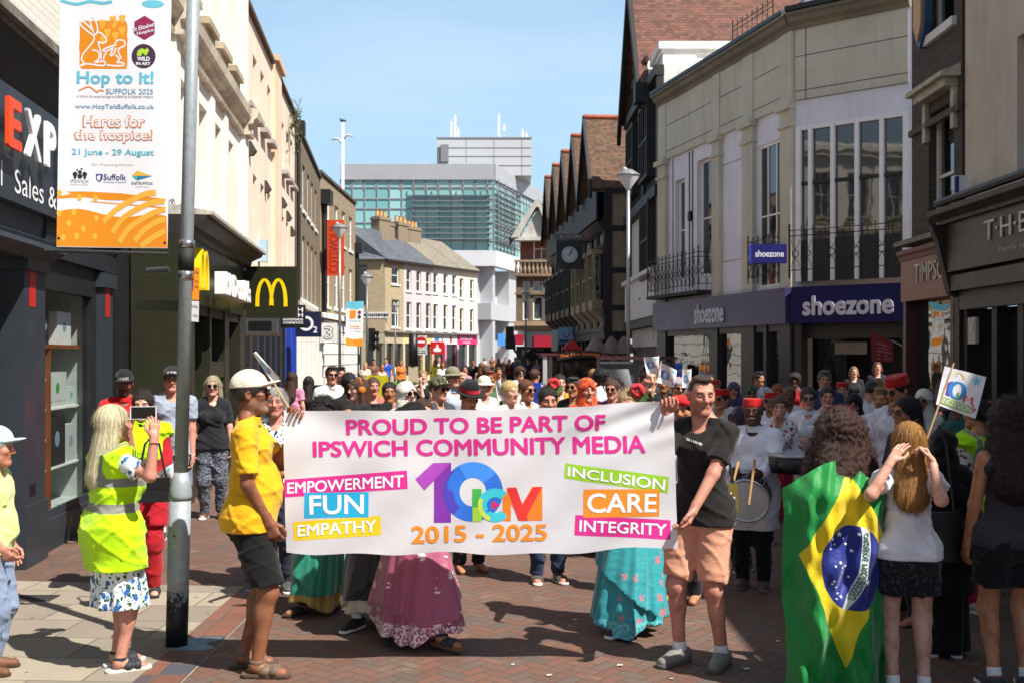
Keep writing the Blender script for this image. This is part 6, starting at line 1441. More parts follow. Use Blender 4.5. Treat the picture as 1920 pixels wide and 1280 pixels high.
pp(956, 183, 1.595, 40, 'blonde woman with hair pinned up in white top', skin='fair', fem=True, hair=('updo', '#d3b679'), top=('tee', '#e6e4e0', .5), bot=('shorts', '#8f9aa8', .8), shoe=('sandal', '#e6e6e6', '#e6e6e6'), arm={-1: (-.1, .3, 1.2)})
pp(987, 172, 1.59, 42, 'brown haired woman in sunglasses beside the blonde woman', skin='tan', fem=True, hair=('updo', '#6b3a20'), top=('tee', cloth('#e2e0dc', 'print', ['#222222'], 2)), bot=('trousers', '#2a2a30'), glasses='sun')
rf, rfi = pp(1027, 227, 1.60, 10, 'woman with red flower in dark scraped back hair and jeans', skin='ruddy', fem=True, bw=1.05, hair=('bun', '#241813'), top=('tee', '#b03a3a'), bot=('trousers', '#25324f'), shoe=('sandal', '#4a4542', '#cfc8bc'), hp=-8)
pp(1077, 162, 1.60, -34, 'man in dark sunglasses beside the orange headscarf', skin='tan', hair=('short', '#3a322c'), top=('tee', '#202228'), bot=('trousers', '#2b2b33'), glasses='sun')
pp(1100, 197, 1.64, 14, 'person in bright orange patterned headscarf', skin='ruddy', fem=True, hair=('scarf', '#c83418', cloth('#c63a16', 'print', ['#8f1d16', '#d9772a', '#3f6f5a'], 1.8)), top=('kurta', cloth('#b8401c', 'print', ['#8f1d16', '#d9772a'], 2)), bot=('sari', '#a8321c', .06, .24))
pp(1112, 108, 1.62, 172, 'woman with sandy blonde bun seen from behind near the food kiosk', fem=True, hair=('updo', '#a8834a'), top=('tee', '#33363c'), bot=('trousers', '#2b3140'))
pp(1128, 122, 1.63, 70, 'person with a round black afro by the kiosk', skin='dark', hair=('afro', '#120d0b'), top=('tee', '#cfcfd2'), bot=('trousers', '#25252c'))
rl, rli = pp(1180, 275, 1.62, -12, 'fair haired woman in turquoise sari with a red rose in her hair', skin='ruddy', fem=True, hair=('updo', '#c9a877'), top=('tee', '#2b8f98'), bot=('sari', cloth('#25949c', 'sari', ['#62b8bd', '#c86a78'], .12, .2, .45), .055, .27), shoe=('shoe', '#1c1c1e'), foot={1: (.08, .14, .09), -1: (-.08, -.2, .1)}, det=2)
pk, pki = pp(778, 288, 1.545, 62, 'woman striding in a pink sari patterned with white flowers', skin='olive', fem=True, bw=1.08, hair=('bun', '#15100e'), top=('tee', '#a34a68'), bot=('sari', cloth('#9c4766', 'sari', ['#e3cdd3', '#e2d3d8'], .17, .25, .45), .075, .245), shoe=('sandal', '#1d2030', '#6b4a2e'), foot={1: (.09, .30, .09), -1: (-.06, -.24, .11)}, det=2)
pp(600, 256, 1.47, -28, 'woman in emerald green sari with a gold border', skin='olive', fem=True, hair=('bun', '#15100e'), top=('tee', '#146b55'), bot=('sari', cloth('#0f8066', 'sari', ['#a8863a', '#0f8066', 1], .16, .3, .4), .07, .22), shoe=('sandal', '#1d1a18', '#33261c'), foot={1: (.07, .16, .09), -1: (-.07, -.16, .1)}, det=2)
pp(703, 270, 1.48, -20, 'woman in black and cream satin skirt walking behind the pink sari', skin='olive', fem=True, hair=('bun', '#15100e'), top=('tee', '#1a1919'), bot=('sari', cloth('#151414', 'sari', ['#c9b8a3', '#151414', 1], .22, .3, .4), .10, .22), shoe=('shoe', '#151515'), foot={1: (.07, .18, .09), -1: (-.07, -.2, .11)}, det=2)
pp(652, 221, 1.46, 8, 'girl in a magenta and orange patterned skirt behind the green sari', skin='olive', fem=True, bw=.95, hair=('bun', '#15100e'), top=('tee', '#b8285a'), bot=('sari', cloth('#b81f57', 'print', ['#d9541c', '#c93a2a'], 2), .06, .18))
pp(1215, 206, 1.765, 14, 'smiling dark haired man in black polo shirt holding paper flags', skin='fair', hair=('short', '#3a281c'), top=('polo', '#17171b'), bot=('trousers', '#2b2f3a'), arm={-1: (-.05, .28, 1.28)}, P_={'smile': 1}, hr=-4)
pp(1003, 112, 1.63, 150, 'woman in white tee with a bright blue bag on her back', skin='tan', fem=True, hair=('updo', '#5a3424'), top=('tee', '#dfdfe2'), bot=('trousers', '#33384a'))
pp(975, 96, 1.62, 20, 'young man in white tee and sunglasses in the middle distance', skin='fair', hair=('afro', '#4a2f20'), top=('tee', '#e4e4e6'), bot=('shorts', '#3a3f4a'), glasses='sun')
pp(1283, 246, 1.545, -30, 'person in bright red beret behind the black tee shirt', skin='tan', fem=True, hair=('short', '#1c1411'), hat=('beret', '#c3141c'), top=('kurta', '#e0dfe6'), bot=('trousers', '#22222a'))
pp(1272, 168, 1.60, 6, 'man in patterned headband and sunglasses behind the red beret', skin='tan', hair=('short', '#1a1512'), hat=('headband', '#8f8a94'), top=('tee', '#9aa0a8'), bot=('trousers', '#2f333d'), glasses='sun')
# ---- right, in the shade
dm, dmi = person(1412, 233, 1.515, -22, 'moustached drummer in white tunic and red fez', skin='deep', hair=('short', '#6a625c'), hat=('fez', '#b3161a'), top=('kurta', WHC, 2, .56), bot=('trousers', '#16161b'), shoe=('shoe', '#5a4a3c', '#777777'), det=2, bw=1.1, belly=.03, glasses='clear', P_={'moustache': '#b9b5ae', 'collar': 1}, arm={1: (.14, .30, 1.10), -1: (-.12, .33, 1.10)}, curl=(1.2, 1.2))
person(1385, 215, 1.40, -60, 'woman in grey block print tunic half hidden by the peach shorts', skin='deep', fem=True, hair=('scarf', '#3a3540'), top=('kurta', cloth('#b9b9bf', 'print', ['#44454f', '#6a6b75'], 2.2), 2, .45), bot=('trousers', cloth('#2b2b2e', 'print', ['#8f8d8a'], 3)), shoe=('shoe', '#6a4630'), det=2)
pp(1461, 188, 1.44, -10, 'woman in white embroidered blouse with a hand to her lips', skin='fair', fem=True, hair=('updo', '#6b4d33'), top=('long', cloth('#dad7dd', 'print', ['#a0303c'], 1.6), 1.8), bot=('skirt', '#8f1f2a', .35, .2), shoe=('sandal', '#b9b9bf', '#cccccc'), arm={1: (.04, .17, 1.46)}, det=2)
pp(1515, 182, 1.52, -12, 'woman in crisp white shirt and dark sunglasses', skin='fair', fem=True, hair=('updo', '#4a3226'), top=('long', WHC, 1.5), bot=('trousers', '#d9d4d8'), glasses='sun', P_={'collar': 1}, det=2, arm={1: (.08, .26, 1.16), -1: (-.02, .3, 1.10)})
pp(1551, 172, 1.51, -8, 'woman with brown tied hair between the white shirt and the curls', skin='fair', fem=True, hair=('updo', '#3a2419'), top=('tank', '#6a4a3a'), bot=('skirt', '#5a2a2a', .3, .2))
pp(1490, 108, 1.53, -20, 'woman in a sleeveless red dress by the shoe shop pillar', skin='deep', fem=True, hair=('afro', '#2b1710'), top=('tank', '#9c1620'), bot=('skirt', '#9c1620', .5, .2))
pp(1546, 148, 1.66, -10, 'grey haired man in a blue shirt under the shoe shop sign', skin='ruddy', hair=('short', '#6a645c'), top=('long', '#2b3a66'), bot=('trousers', '#2b2b33'))
pp(1628, 152, 1.56, 150, 'balding man in white tee bending forward near the shop door', skin='tan', hair=('short', '#4a4541'), top=('tee', '#c9c9d2'), bot=('trousers', '#4a4d55'), lean=18)
pp(1601, 190, 1.47, -24, 'woman in black headscarf and sunglasses behind the curly hair', skin='tan', fem=True, hair=('scarf', '#121214'), top=('long', '#3a1a1c'), bot=('trousers', '#1c1c20'), glasses='sun')
pp(1682, 232, 1.70, -58, 'tall man in striped white shirt and red fez looking down', skin='tan', hair=('short', '#17110f'), hat=('fez', '#ad1418'), top=('kurta', cloth('#d6d3dc', 'stripe', '#a8a5b8', 1.2), 2, .7), bot=('trousers', '#1d1d24'), glasses='sun', hp=-16, det=2)
pp(1700, 268, 1.565, -72, 'woman with long black hair and sunglasses smiling to the left', skin='tan', fem=True, hair=('long', '#14100f', .40), top=('tee', '#17171a'), bot=('trousers', '#1b1b20'), glasses='sun', det=2, P_={'smile': 1})
pp(1578, 252, 1.49, 178, 'person whose red fez rises just behind the dark curly hair', skin='tan', hair=('short', '#17110f'), hat=('fez', '#ad1418'), top=('kurta', WHC, 2, .7), bot=('trousers', '#1d1d24'))
pp(1768, 300, 1.39, 168, 'woman in black headscarf and long black robe behind the ginger girl', skin='tan', fem=True, hair=('scarf', '#0e0e10'), top=('kurta', '#101012', 2, .5), bot=('skirt', '#101012', .09, .2), shoe=('shoe', '#1f1f22', '#d8d8d8'))
pp(1832, 256, 1.535, -150, 'woman in floral sleeves and hi-vis vest near the right edge', skin='tan', fem=True, hair=('updo', '#120e0d'), top=('kurta', cloth('#cfc7c2', 'print', ['#7a2433', '#4a5a3a'], 1.6), 1.2, .55), bot=('trousers', cloth('#8a1626')), shoe=('shoe', '#b7a294'), det=2, P_={'vest': ('#a5dc08', 'hivis', '#83837c', 1.07), 'vhem': .82})
pp(1852, 236, 1.50, -60, 'person in red fez beside the floral hi-vis woman', skin='tan', hair=('short', '#17110f'), hat=('fez', '#a01216'), top=('kurta', '#8d8d98', 2, .7), bot=('trousers', '#1d1d24'), glasses='sun')
for a in ((1376, 142, 1.50, -14, 'woman in purple headscarf among the shaded crowd', dict(skin='tan', fem=True, hair=('scarf', '#4a3a58'), top=('long', '#4a3a58'), bot=('skirt', '#3a2f48', .1, .2))),
          (1412, 138, 1.45, -20, 'woman in green floral headscarf among the shaded crowd', dict(skin='tan', fem=True, hair=('scarf', '#2b4a38', cloth('#1e3a2c', 'print', ['#7a5a40', '#3f7a55'], 2)), top=('long', '#2b3a38'), bot=('skirt', '#22302a', .1, .2), glasses='sun')),
          (1436, 150, 1.45, 60, 'woman in white and blue print headscarf among the shaded crowd', dict(skin='tan', fem=True, hair=('scarf', '#b9c2d2', cloth('#bcc4d4', 'print', ['#2f3f66', '#53638a'], 2.2)), top=('long', '#2b2f3a'), bot=('skirt', '#22222a', .1, .2))),
          (1458, 142, 1.47, -10, 'woman in rust coloured headscarf among the shaded crowd', dict(skin='tan', fem=True, hair=('scarf', '#8a4a2e'), top=('long', '#6a2a2a'), bot=('skirt', '#33222a', .1, .2))),
          (1422, 112, 1.58, 40, 'dark haired man in profile before the shop windows', dict(skin='tan', hair=('short', '#17110f'), top=('tee', '#22242a'), bot=('trousers', '#22242a'))),
          (1352, 176, 1.50, -40, 'man in red fez and sunglasses peering past the black tee', dict(skin='tan', hair=('short', '#17110f'), hat=('fez', '#b3161a'), top=('kurta', '#b9b9c2', 2, .7), bot=('trousers', '#1d1d24'), glasses='sun')),
          (1601, 88, 1.62, -6, 'shop assistant with fair hair standing in the shoe shop doorway', dict(skin='fair', fem=True, hair=('bob', '#8a6a45', .1), top=('long', '#1d1f26'), bot=('trousers', '#1d1f26'))),
          (1645, 88, 1.72, -6, 'taller shop assistant in dark clothes inside the shoe shop doorway', dict(skin='fair', fem=True, hair=('bob', '#6a4a30', .1), top=('long', '#24262d'), bot=('trousers', '#1d1f26'))),
          (1648, 120, 1.50, 160, 'blonde woman bending over beside the white tee near the door', dict(skin='fair', fem=True, hair=('updo', '#8a704a'), top=('tee', '#5a4a52'), bot=('trousers', '#33333a'))),
          (1330, 104, 1.52, 20, 'woman in dark red by the first shop window', dict(skin='tan', fem=True, hair=('bob', '#2b1a14', .14), top=('tee', '#7a1a22'), bot=('trousers', '#222228')))):
    pp(*a[:5], **a[5])
# ---- shoppers further down the street
FAR = [(724, 41, 1.74, 0, 'far man in bright blue tee by the cream shopfront', 'tee', '#2350b8', '#2b2f3a', False), (716, 60, 1.62, 30, 'far woman with auburn hair in pale pink top', 'tank', '#d9b9b5', '#8a8f9c', True), (752, 44, 1.66, 20, 'far woman in orange waistcoat beside the planter', 'tee', '#c9722a', '#2b2f3a', True), (816, 42, 1.66, 0, 'far woman in lime top between two people in white', 'tee', '#c9c83a', '#4a4a4a', True), (823, 40, 1.78, 10, 'far man in plain white tee by the white shopfront', 'tee', '#e6e6e8', '#4a4d55', False), (830, 52, 1.64, 15, 'far woman in white blouse left of the bucket hat', 'tee', '#dcd8d4', '#2b2f3a', True),
       (872, 72, 1.60, 0, 'far woman in lavender top and sunglasses', 'tank', '#7d7fb5', '#33384a', True), (887, 47, 1.70, 10, 'far person in black tee and jeans by the pink shop', 'tee', '#17171a', '#33415f', False), (903, 66, 1.66, 175, 'far woman with long dark hair in black dress', 'tank', '#151518', '#151518', True), (908, 23, 1.68, 0, 'distant woman in pale pink top on the side street', 'tee', '#d9b9c5', '#222228', True), (923, 22, 1.78, 0, 'distant man in brown tee on the side street', 'tee', '#8a5a3a', '#1c1c20', False), (935, 30, 1.66, 0, 'distant person in rust coat before the blue shop', 'long', '#8a3a22', '#3a2a22', True), (948, 28, 1.72, 0, 'distant man in dark jacket by the red sign', 'long', '#4a3f38', '#22222a', False), (955, 36, 1.66, 0, 'distant woman in dark red by the traffic light', 'long', '#5a1c22', '#22222a', True), (966, 30, 1.74, 0, 'distant man in grey by the dark lamp pole', 'tee', '#5a5f6a', '#2b2b33', False), (700, 46, 1.70, 20, 'far man in brown shirt behind the yellow board', 'tee', '#6a4a3a', '#33384a', False), (685, 52, 1.62, 0, 'far woman with pale hair left of the yellow board', 'tee', '#c9b8a8', '#33384a', True), (935, 84, 1.60, 10, 'woman with auburn hair and white collar reading a paper', 'long', '#3a2f30', '#22222a', True), (990, 34, 1.70, 0, 'distant person in navy under the red fascia', 'tee', '#2b3350', '#22222a', False), (1008, 38, 1.66, 0, 'distant woman in grey under the stone corner building', 'tee', '#6a6a72', '#22222a', True), (1062, 44, 1.72, -20, 'distant man in black beside the timber fronts', 'long', '#1d1d20', '#22222a', False), (1150, 64, 1.70, 170, 'man in dark green at the kiosk counter', 'tee', '#2b3f30', '#22222a', False), (1235, 100, 1.66, 0, 'woman in dark jacket just beyond the paper flags', 'long', '#3a3a40', '#22222a', True), (505, 118, 1.62, 90, 'person in pale grey passing the burger restaurant', 'tee', '#a9adb3', '#55585f', True), (1040, 60, 1.70, 0, 'man in charcoal tee left of the kiosk', 'tee', '#33363c', '#22222a', False), (912, 100, 1.66, 170, 'woman with wavy brown hair in a dark vest seen from behind', 'tank', '#1d1d22', '#2b2f3a', True)]
HCOL = ['#2b1a12', '#5a3a22', '#7a5230', '#17110f', '#a8834a', '#3a2a20']
for i, (px, s, h, fc, lab, k_, tc, bc, fm) in enumerate(FAR):
    pp(px, s, h, fc, lab, fem=fm, skin=['fair', 'tan', 'ruddy', 'olive'][i % 4], hair=(['bob', 'updo', 'long'][i % 3], HCOL[i % 6], .2) if fm else ('short', HCOL[i % 6]), top=(k_, tc), bot=(('skirt', bc, .4, .2) if k_ == 'tank' else ('trousers', bc)), foot={1: (.09, .12, .085), -1: (-.09, -.12, .085)})

EXTRA = [(1340, 128, 1.50, -10, 'man in a white tunic and red fez left of the purple headscarf', True, 'kurta', '#dcdae0', 'fez', False), (1446, 165, 1.44, -30, 'man in white collarless shirt and red fez behind the drummer', True, 'kurta', '#e2e0e8', 'fez', False), (1480, 150, 1.46, -15, 'woman in white blouse between the hand to lips and the crisp shirt', True, 'long', '#dddbe2', None, True), (1580, 140, 1.50, -20, 'man in pale shirt and red fez under the shoe shop corner', True, 'kurta', '#c9c7d0', 'fez', False), (1655, 205, 1.56, -40, 'man in white tunic just left of the striped shirt', True, 'kurta', '#dcdae2', None, False), (1732, 190, 1.52, -35, 'woman in cream scarf between the black hair and the raised flag', True, 'long', '#cfc9bd', 'scarf', True), (1800, 210, 1.50, -50, 'woman in teal headscarf behind the raised paper flag', True, 'long', '#2b5a5a', 'scarf', True),
         (700, 150, 1.58, 20, 'woman in coral top between the headphones and the white headscarf', False, 'tee', '#c9685a', None, True), (730, 170, 1.56, 10, 'girl with dark ponytail left of the white headscarf', False, 'tee', '#c9c6cf', 'pony', True), (792, 232, 1.50, 30, 'woman with glossy black hair low behind the banner top', False, 'tee', '#2a2a30', 'long', True), (908, 150, 1.58, 20, 'woman in white hat brim and pale shirt right of the fedora', False, 'tee', '#d9d6cc', 'bucket', True), (920, 125, 1.62, -10, 'man with ginger hair and green tee right of the fedora', False, 'tee', '#3f6a4a', None, False), (1050, 140, 1.60, 10, 'woman in mustard top behind the red flower', False, 'tee', '#b8902f', None, True), (1148, 165, 1.58, -20, 'woman in purple top left of the red rose', False, 'tee', '#6a3f7a', None, True), (1245, 150, 1.62, -15, 'man in teal shirt right of the smiling man in black', False, 'tee', '#2f6f73', None, False), (1318, 120, 1.60, -10, 'woman in grey headscarf left of the bare headed banner holder', False, 'long', '#7a7a82', 'scarf', True)]
for i, (px, s, h, fc, lab, shd, k_, tc, hd, fm) in enumerate(EXTRA):
    pp(px, s, h, fc, lab, fem=fm, skin=['tan', 'olive', 'brown', 'fair'][i % 4] if shd else ['fair', 'ruddy', 'olive'][i % 3], hair=('scarf', tc) if hd == 'scarf' else (hd, HCOL[i % 4], .3) if hd in ('pony', 'long') else ('updo' if fm else 'short', '#8a4522' if 'ginger' in lab else HCOL[i % 6]), hat=(hd, '#b3161a' if hd == 'fez' else '#d9d4c6') if hd in ('fez', 'bucket') else None, top=(k_, tc), bot=('trousers', '#22242c'), glasses='sun' if i % 4 == 1 else None)

pp(716, 86, 1.70, 55, 'grey haired person in red and black checked shirt seated beside the blackboard', hair=('short', '#b5b2ab'), top=('long', cloth('#8f1a20', 'check', '#17171a', .5)), bot=('trousers', '#5a2a28'), det=1, xo=-.44, foot={1: (.1, .40, .53), -1: (-.1, .42, .53)}, shoe=('shoe', '#222222'))
c_ = Vector(((716-960)/86, F/86, 0)); t = thing('chair', 'dark cafe chair under the seated person in checks', 'chair', tuple(c_), math.radians(235))
MB().box(-.21, .21, -.22, .2, .40, .43).build('seat', plain('#3a2a20', .5), t); MB().box(-.21, .21, -.24, -.21, .5, .85).build('backrest', plain('#3a2a20', .5), t)
for x_ in (-.19, .19):
    for y_ in (-.2, .18): MB().tube([(x_, y_, 0), (x_, y_, .42 if y_ > 0 else .85)], .014, 6).build('leg', plain('#2a2a2c', .4), t)
# worn print across the chest of the black tee shirt
from mathutils.bvhtree import BVHTree
tee = [c for c in blk.children if c.name.startswith('top')][0]; Wb = bi['W']; Wi = Wb.inverted()
bv = BVHTree.FromPolygons([v.co for v in tee.data.vertices], [tuple(p.vertices) for p in tee.data.polygons]); o_ = Wi @ Vector((0, 0, HC)); mb = MB()
for k in range(17):
    if k in (4, 6, 12): continue
    q = []
    for du, dv in ((0, 3.2), (1.4, 3.8), (1.4, -1.4+k % 3*.5), (0, -2+k % 2)):
        x = 1287+k*1.75+du; y = 821+k*.62+dv; d = (Wi.to_3x3() @ (P(x, y, 300)-Vector((0, 0, HC)))).normalized(); h_ = bv.ray_cast(o_, d)
        if h_[0]: q.append(h_[0]-d*.003)
    if len(q) == 4: mb.quad(*q)
if mb.f: mb.build('faded_print', ink('#b9b7b4'), tee, uv=False)
# ================================================================== THE BANNER AND ITS PRINT
SB_ = 318.
def bpt(px, py, e=0.):
    p = P(px, py, SB_); a = (px-530)/735; b = (py-760)/272
    y = .022*math.sin(a*9+b*2)*(.3+b*.6)+.013*math.sin(a*23-b*3)*(1-b)*.6+.010*math.sin(a*17+b*6)*b+.020*math.exp(-(a*a*9+(b-a*.9)**2*60))+.020*math.exp(-((1-a)**2*9+(b-(1-a)*.9)**2*60))+.016*math.exp(-((a-.02)**2+(b-.05)**2)*30)+.014*math.exp(-((a-.98)**2+(b-.05)**2)*30)*math.sin(40*(a+b))+.006*math.sin(30*a+14*b)
    p.y += y*.8-e*.33; return p
def bedge(u, v):
    x0, y0 = 530+u*(1263-530), 768+u*(751-768)+8*math.sin(math.pi*u); x1, y1 = 536+u*(1270-536), 1034+u*(1026-1034)+8*math.sin(math.pi*u)
    return x0+(x1-x0)*v, y0+(y1-y0)*v+(3.0*math.sin(u*11+.6)+2.2*math.sin(u*27))*(2*abs(v-.5))**3*(1 if v > .5 else .35)
m, nt, b = newmat('banner_vinyl'); v = coords(nt); b.inputs['Base Color'].default_value = (.88, .87, .89, 1); b.inputs['Roughness'].default_value = .42
tr = nt.nodes.new('ShaderNodeBsdfTranslucent'); tr.inputs[0].default_value = (.85, .83, .85, 1); mx = nt.nodes.new('ShaderNodeMixShader'); mx.inputs[0].default_value = .36
nt.links.new(b.outputs[0], mx.inputs[1]); nt.links.new(tr.outputs[0], mx.inputs[2]); nt.links.new(mx.outputs[0], nt.nodes['Material Output'].inputs[0]); bump(nt, b, noise(nt, v, 4, 3), .10, .05)
mb = MB().grid(lambda u, w_: bpt(*bedge(u, w_)), 120, 44)
ban = mb.build('banner', m, None, True); tag(ban, 'long white printed vinyl banner stretched between the two men', 'banner')
PINK = ink('#d12a86', .4); PK2 = ink('#e0459a', .4)
def quadmap(q):
    (ax, ay), (bx, by), (cx, cy), (dx, dy) = q             # tl tr br bl in photo pixels
    return lambda u, w_: (ax+(bx-ax)*u+((dx+(cx-dx)*u)-(ax+(bx-ax)*u))*(1-w_), ay+(by-ay)*u+((dy+(cy-dy)*u)-(ay+(by-ay)*u))*(1-w_))
def sub(mb, mx=.02):                                      # split long edges so the print follows the cloth
    import bmesh
    bm = bmesh.new(); vs = [bm.verts.new(p) for p in mb.v]
    for f in mb.f:
        try: bm.faces.new([vs[i] for i in f])
        except ValueError: pass
    bmesh.ops.triangulate(bm, faces=bm.faces[:])
    for _ in range(7):
        e = [x for x in bm.edges if x.calc_length() > mx]
        if not e: break
        bmesh.ops.subdivide_edges(bm, edges=e, cuts=1, use_grid_fill=False); bmesh.ops.triangulate(bm, faces=[f for f in bm.faces if len(f.verts) > 3])
    o = MB(); bm.verts.index_update(); o.v = [tuple(v_.co) for v_ in bm.verts]; o.f = [tuple(v_.index for v_ in f.verts) for f in bm.faces]; bm.free(); return o
def btext(txt, q, mat, e=.005, bold=.022, name='lettering', sp=1.0):
    fn = quadmap(q); mb = MB(); textmap(mb, txt, lambda u, w_: (fn(u, w_)[0], 0, fn(u, w_)[1]), bold, 4, sp); mb = sub(mb, 9); mb.v = [tuple(bpt(x, z, e-y_)) for x, y_, z in mb.v]; return mb.build(name, mat, ban, uv=False)
def bpoly(pts, mat, e=.003, name='printed_panel'):
    mb = MB(); mb.v = [(x, 0, y) for x, y in pts]; mb.f = [tuple(range(len(pts)))]; mb = sub(mb, 9); mb.v = [tuple(bpt(x, z, e)) for x, _, z in mb.v]; return mb.build(name, mat, ban, uv=False)
btext('PROUD TO BE PART OF', [(647, 786), (1136, 776), (1136, 807), (648, 816)], PINK, bold=.035)
btext('IPSWICH COMMUNITY MEDIA', [(585, 827), (1210, 815), (1211, 849), (586, 857)], PINK, bold=.035)
W_ = ink('#efeef2', .4)
for txt, q, tq, mt in (('EMPOWERMENT', [(532, 899), (763, 881), (765, 915), (533, 932)], [(538, 904), (757, 889), (757, 912), (538, 925)], ink('#d62b8c', .4)),
                       ('FUN', [(571, 923), (691, 922), (691, 969), (570, 971)], [(580, 928), (682, 926), (682, 963), (580, 965)], ink('#22a9d6', .4)),
                       ('EMPATHY', [(549, 978), (714, 966), (715, 1002), (550, 1014)], [(557, 984), (706, 973), (707, 996), (557, 1006)], ink('#e6c81e', .4)),
                       ('INCLUSION', [(1060, 868), (1254, 893), (1252, 924), (1058, 896)], [(1065, 874), (1248, 898), (1246, 919), (1064, 892)], ink('#93c42c', .4)),
                       ('CARE', [(1094, 917), (1237, 916), (1236, 967), (1094, 970)], [(1101, 924), (1232, 924), (1231, 960), (1101, 961)], ink('#e88a28', .4)),
                       ('INTEGRITY', [(1079, 965), (1257, 974), (1256, 1010), (1077, 1003)], [(1087, 974), (1250, 981), (1249, 1003), (1086, 996)], ink('#d62b8c', .4))):
    e0 = .0035 if txt in ('FUN', 'CARE') else .0025
    bpoly(q, mt, e0, 'word_panel'); btext(txt, tq, W_, .0062, .02)
def bstrip(fn_o, fn_i, n, mat, e, name):
    mb = MB()
    for k in range(n+1): (x, y), (x2, y2) = fn_o(k/n), fn_i(k/n); mb.v += [tuple(bpt(x, y, e)), tuple(bpt(x2, y2, e))]
    mb.f = [(2*k, 2*k+1, 2*k+3, 2*k+2) for k in range(n)]; return mb.build(name, mat, ban, uv=False)
bpoly([(846, 866), (846, 978), (814, 978), (814, 900), (796, 918), (779, 897), (812, 867)], ink('#7b2f9e', .4), .003, 'logo_figure')
bpoly([(812, 867), (846, 866), (796, 918), (779, 897)], ink('#a845b4', .4), .004, 'logo_figure')
cx, cy = 887, 921
arc = lambda r, rz, a0, a1: (lambda t: (cx+r*math.cos(a0+(a1-a0)*t), cy+rz*math.sin(a0+(a1-a0)*t)))
bstrip(arc(56, 56, 0, 6.2832), arc(25, 27, 0, 6.2832), 48, ink('#2d6fd2', .4), .0038, 'logo_ring')
bstrip(arc(56, 56, 2.3, 3.98), arc(36, 38, 2.3, 3.98), 16, ink('#4a3fae', .4), .0048, 'logo_ring')
bstrip(arc(56, 56, 4.2, 5.6), arc(25, 27, 4.2, 5.6), 16, ink('#3f8ae6', .4), .0048, 'logo_ring')
bpoly([(886, 915), (903, 915), (903, 977), (886, 977)], ink('#3fae49', .4), .0056, 'logo_letter')
bpoly([(886, 950), (903, 950), (903, 977), (886, 977)], ink('#9ccf3a', .4), .0062, 'logo_letter')
c2 = lambda r, a0, a1: (lambda t: (928+r*math.cos(a0+(a1-a0)*t), 946+r*math.sin(a0+(a1-a0)*t)))
bstrip(c2(32, .75, 5.5), c2(15, .75, 5.5), 30, ink('#3fc6d8', .4), .0066, 'logo_letter')
bstrip(c2(32, 1.9, 3.6), c2(24, 1.9, 3.6), 12, ink('#c9df4a', .4), .0074, 'logo_letter')
bpoly([(922, 937), (937, 946), (922, 955)], ink('#d62b6c', .4), .0078, 'play_mark')
bpoly([(943, 976), (943, 930), (957, 912), (976, 950), (998, 912), (1017, 912), (1017, 975), (1000, 975), (1000, 945), (977, 976), (958, 944), (958, 976)], ink('#e67a22', .4), .0056, 'logo_letter')
bpoly([(950, 914), (968, 913), (990, 975), (972, 975)], ink('#d8322e', .4), .0066, 'logo_letter'); bpoly([(1000, 913), (1017, 912), (986, 970), (974, 955)], ink('#d8322e', .4), .0074, 'logo_letter')
btext('2015 - 2025', [(772, 984), (1026, 982), (1026, 1014), (772, 1017)], ink('#e58a26', .4), bold=.03)
# ================================================================== GENERIC HELPERS FOR FLAT PRINTED THINGS
def panelmap(q, s, e=0., bend=None):
    fn = quadmap(q)
    def f(u, w_, e2=0.):
        x, y = fn(u, w_); p = P(x, y, s); p.y -= e+e2*.35
        if bend: p.y += bend*math.sin(math.pi*(u*1.3+w_*.6))
        return p
    return f
def panel(name, q, s, mat, parent=None, label=None, cat=None, th=.004, bend=None, nu=10, nv=10, group=None):
    f = panelmap(q, s, 0, bend); mb = MB().grid(lambda u, w_: f(u, w_), nu, nv); mb.grid(lambda u, w_: f(u, w_, -th), nu, nv)
    o = mb.build(name, mat, parent, True); return (tag(o, label, cat, group) if label else o), f
def ptext(f, txt, u0, u1, w0, w1, mat, parent, e=.003, bold=.02, name='lettering', mx=None):
    mb = MB(); textmap(mb, txt, lambda a, b_: (u0+(u1-u0)*a, 0, w0+(w1-w0)*b_), bold, 3)
    mb = sub(mb, .08); mb.v = [tuple(f(x, z, e-y_)) for x, y_, z in mb.v]; return mb.build(name, mat, parent, uv=False)
def ppoly(f, pts, mat, parent, e=.002, name='print'):
    mb = MB(); mb.v = [(x, 0, z) for x, z in pts]; mb.f = [tuple(range(len(pts)))]; mb = sub(mb, .1); mb.v = [tuple(f(x, z, e)) for x, _, z in mb.v]; return mb.build(name, mat, parent, uv=False)
circ = lambda cx, cz, r, rz=None, n=20, a0=0: [(cx+r*math.cos(a0+i*2*math.pi/n), cz+(rz or r)*math.sin(a0+i*2*math.pi/n)) for i in range(n)]
def pline(f, pts, r, mat, parent, e=.003, name='drawn_line'):
    mb = MB()
    for i in range(len(pts)):
        a = pts[max(0, i-1)]; b_ = pts[min(len(pts)-1, i+1)]; dx, dz = b_[0]-a[0], b_[1]-a[1]; L = math.hypot(dx, dz*2.2) or 1
        nx, nz = -dz*2.2/L*r, dx/L*r/2.2; mb.v += [tuple(f(pts[i][0]+nx, pts[i][1]+nz, e)), tuple(f(pts[i][0]-nx, pts[i][1]-nz, e))]
    mb.f = [(2*k, 2*k+1, 2*k+3, 2*k+2) for k in range(len(pts)-1)]; return mb.build(name, mat, parent, uv=False)
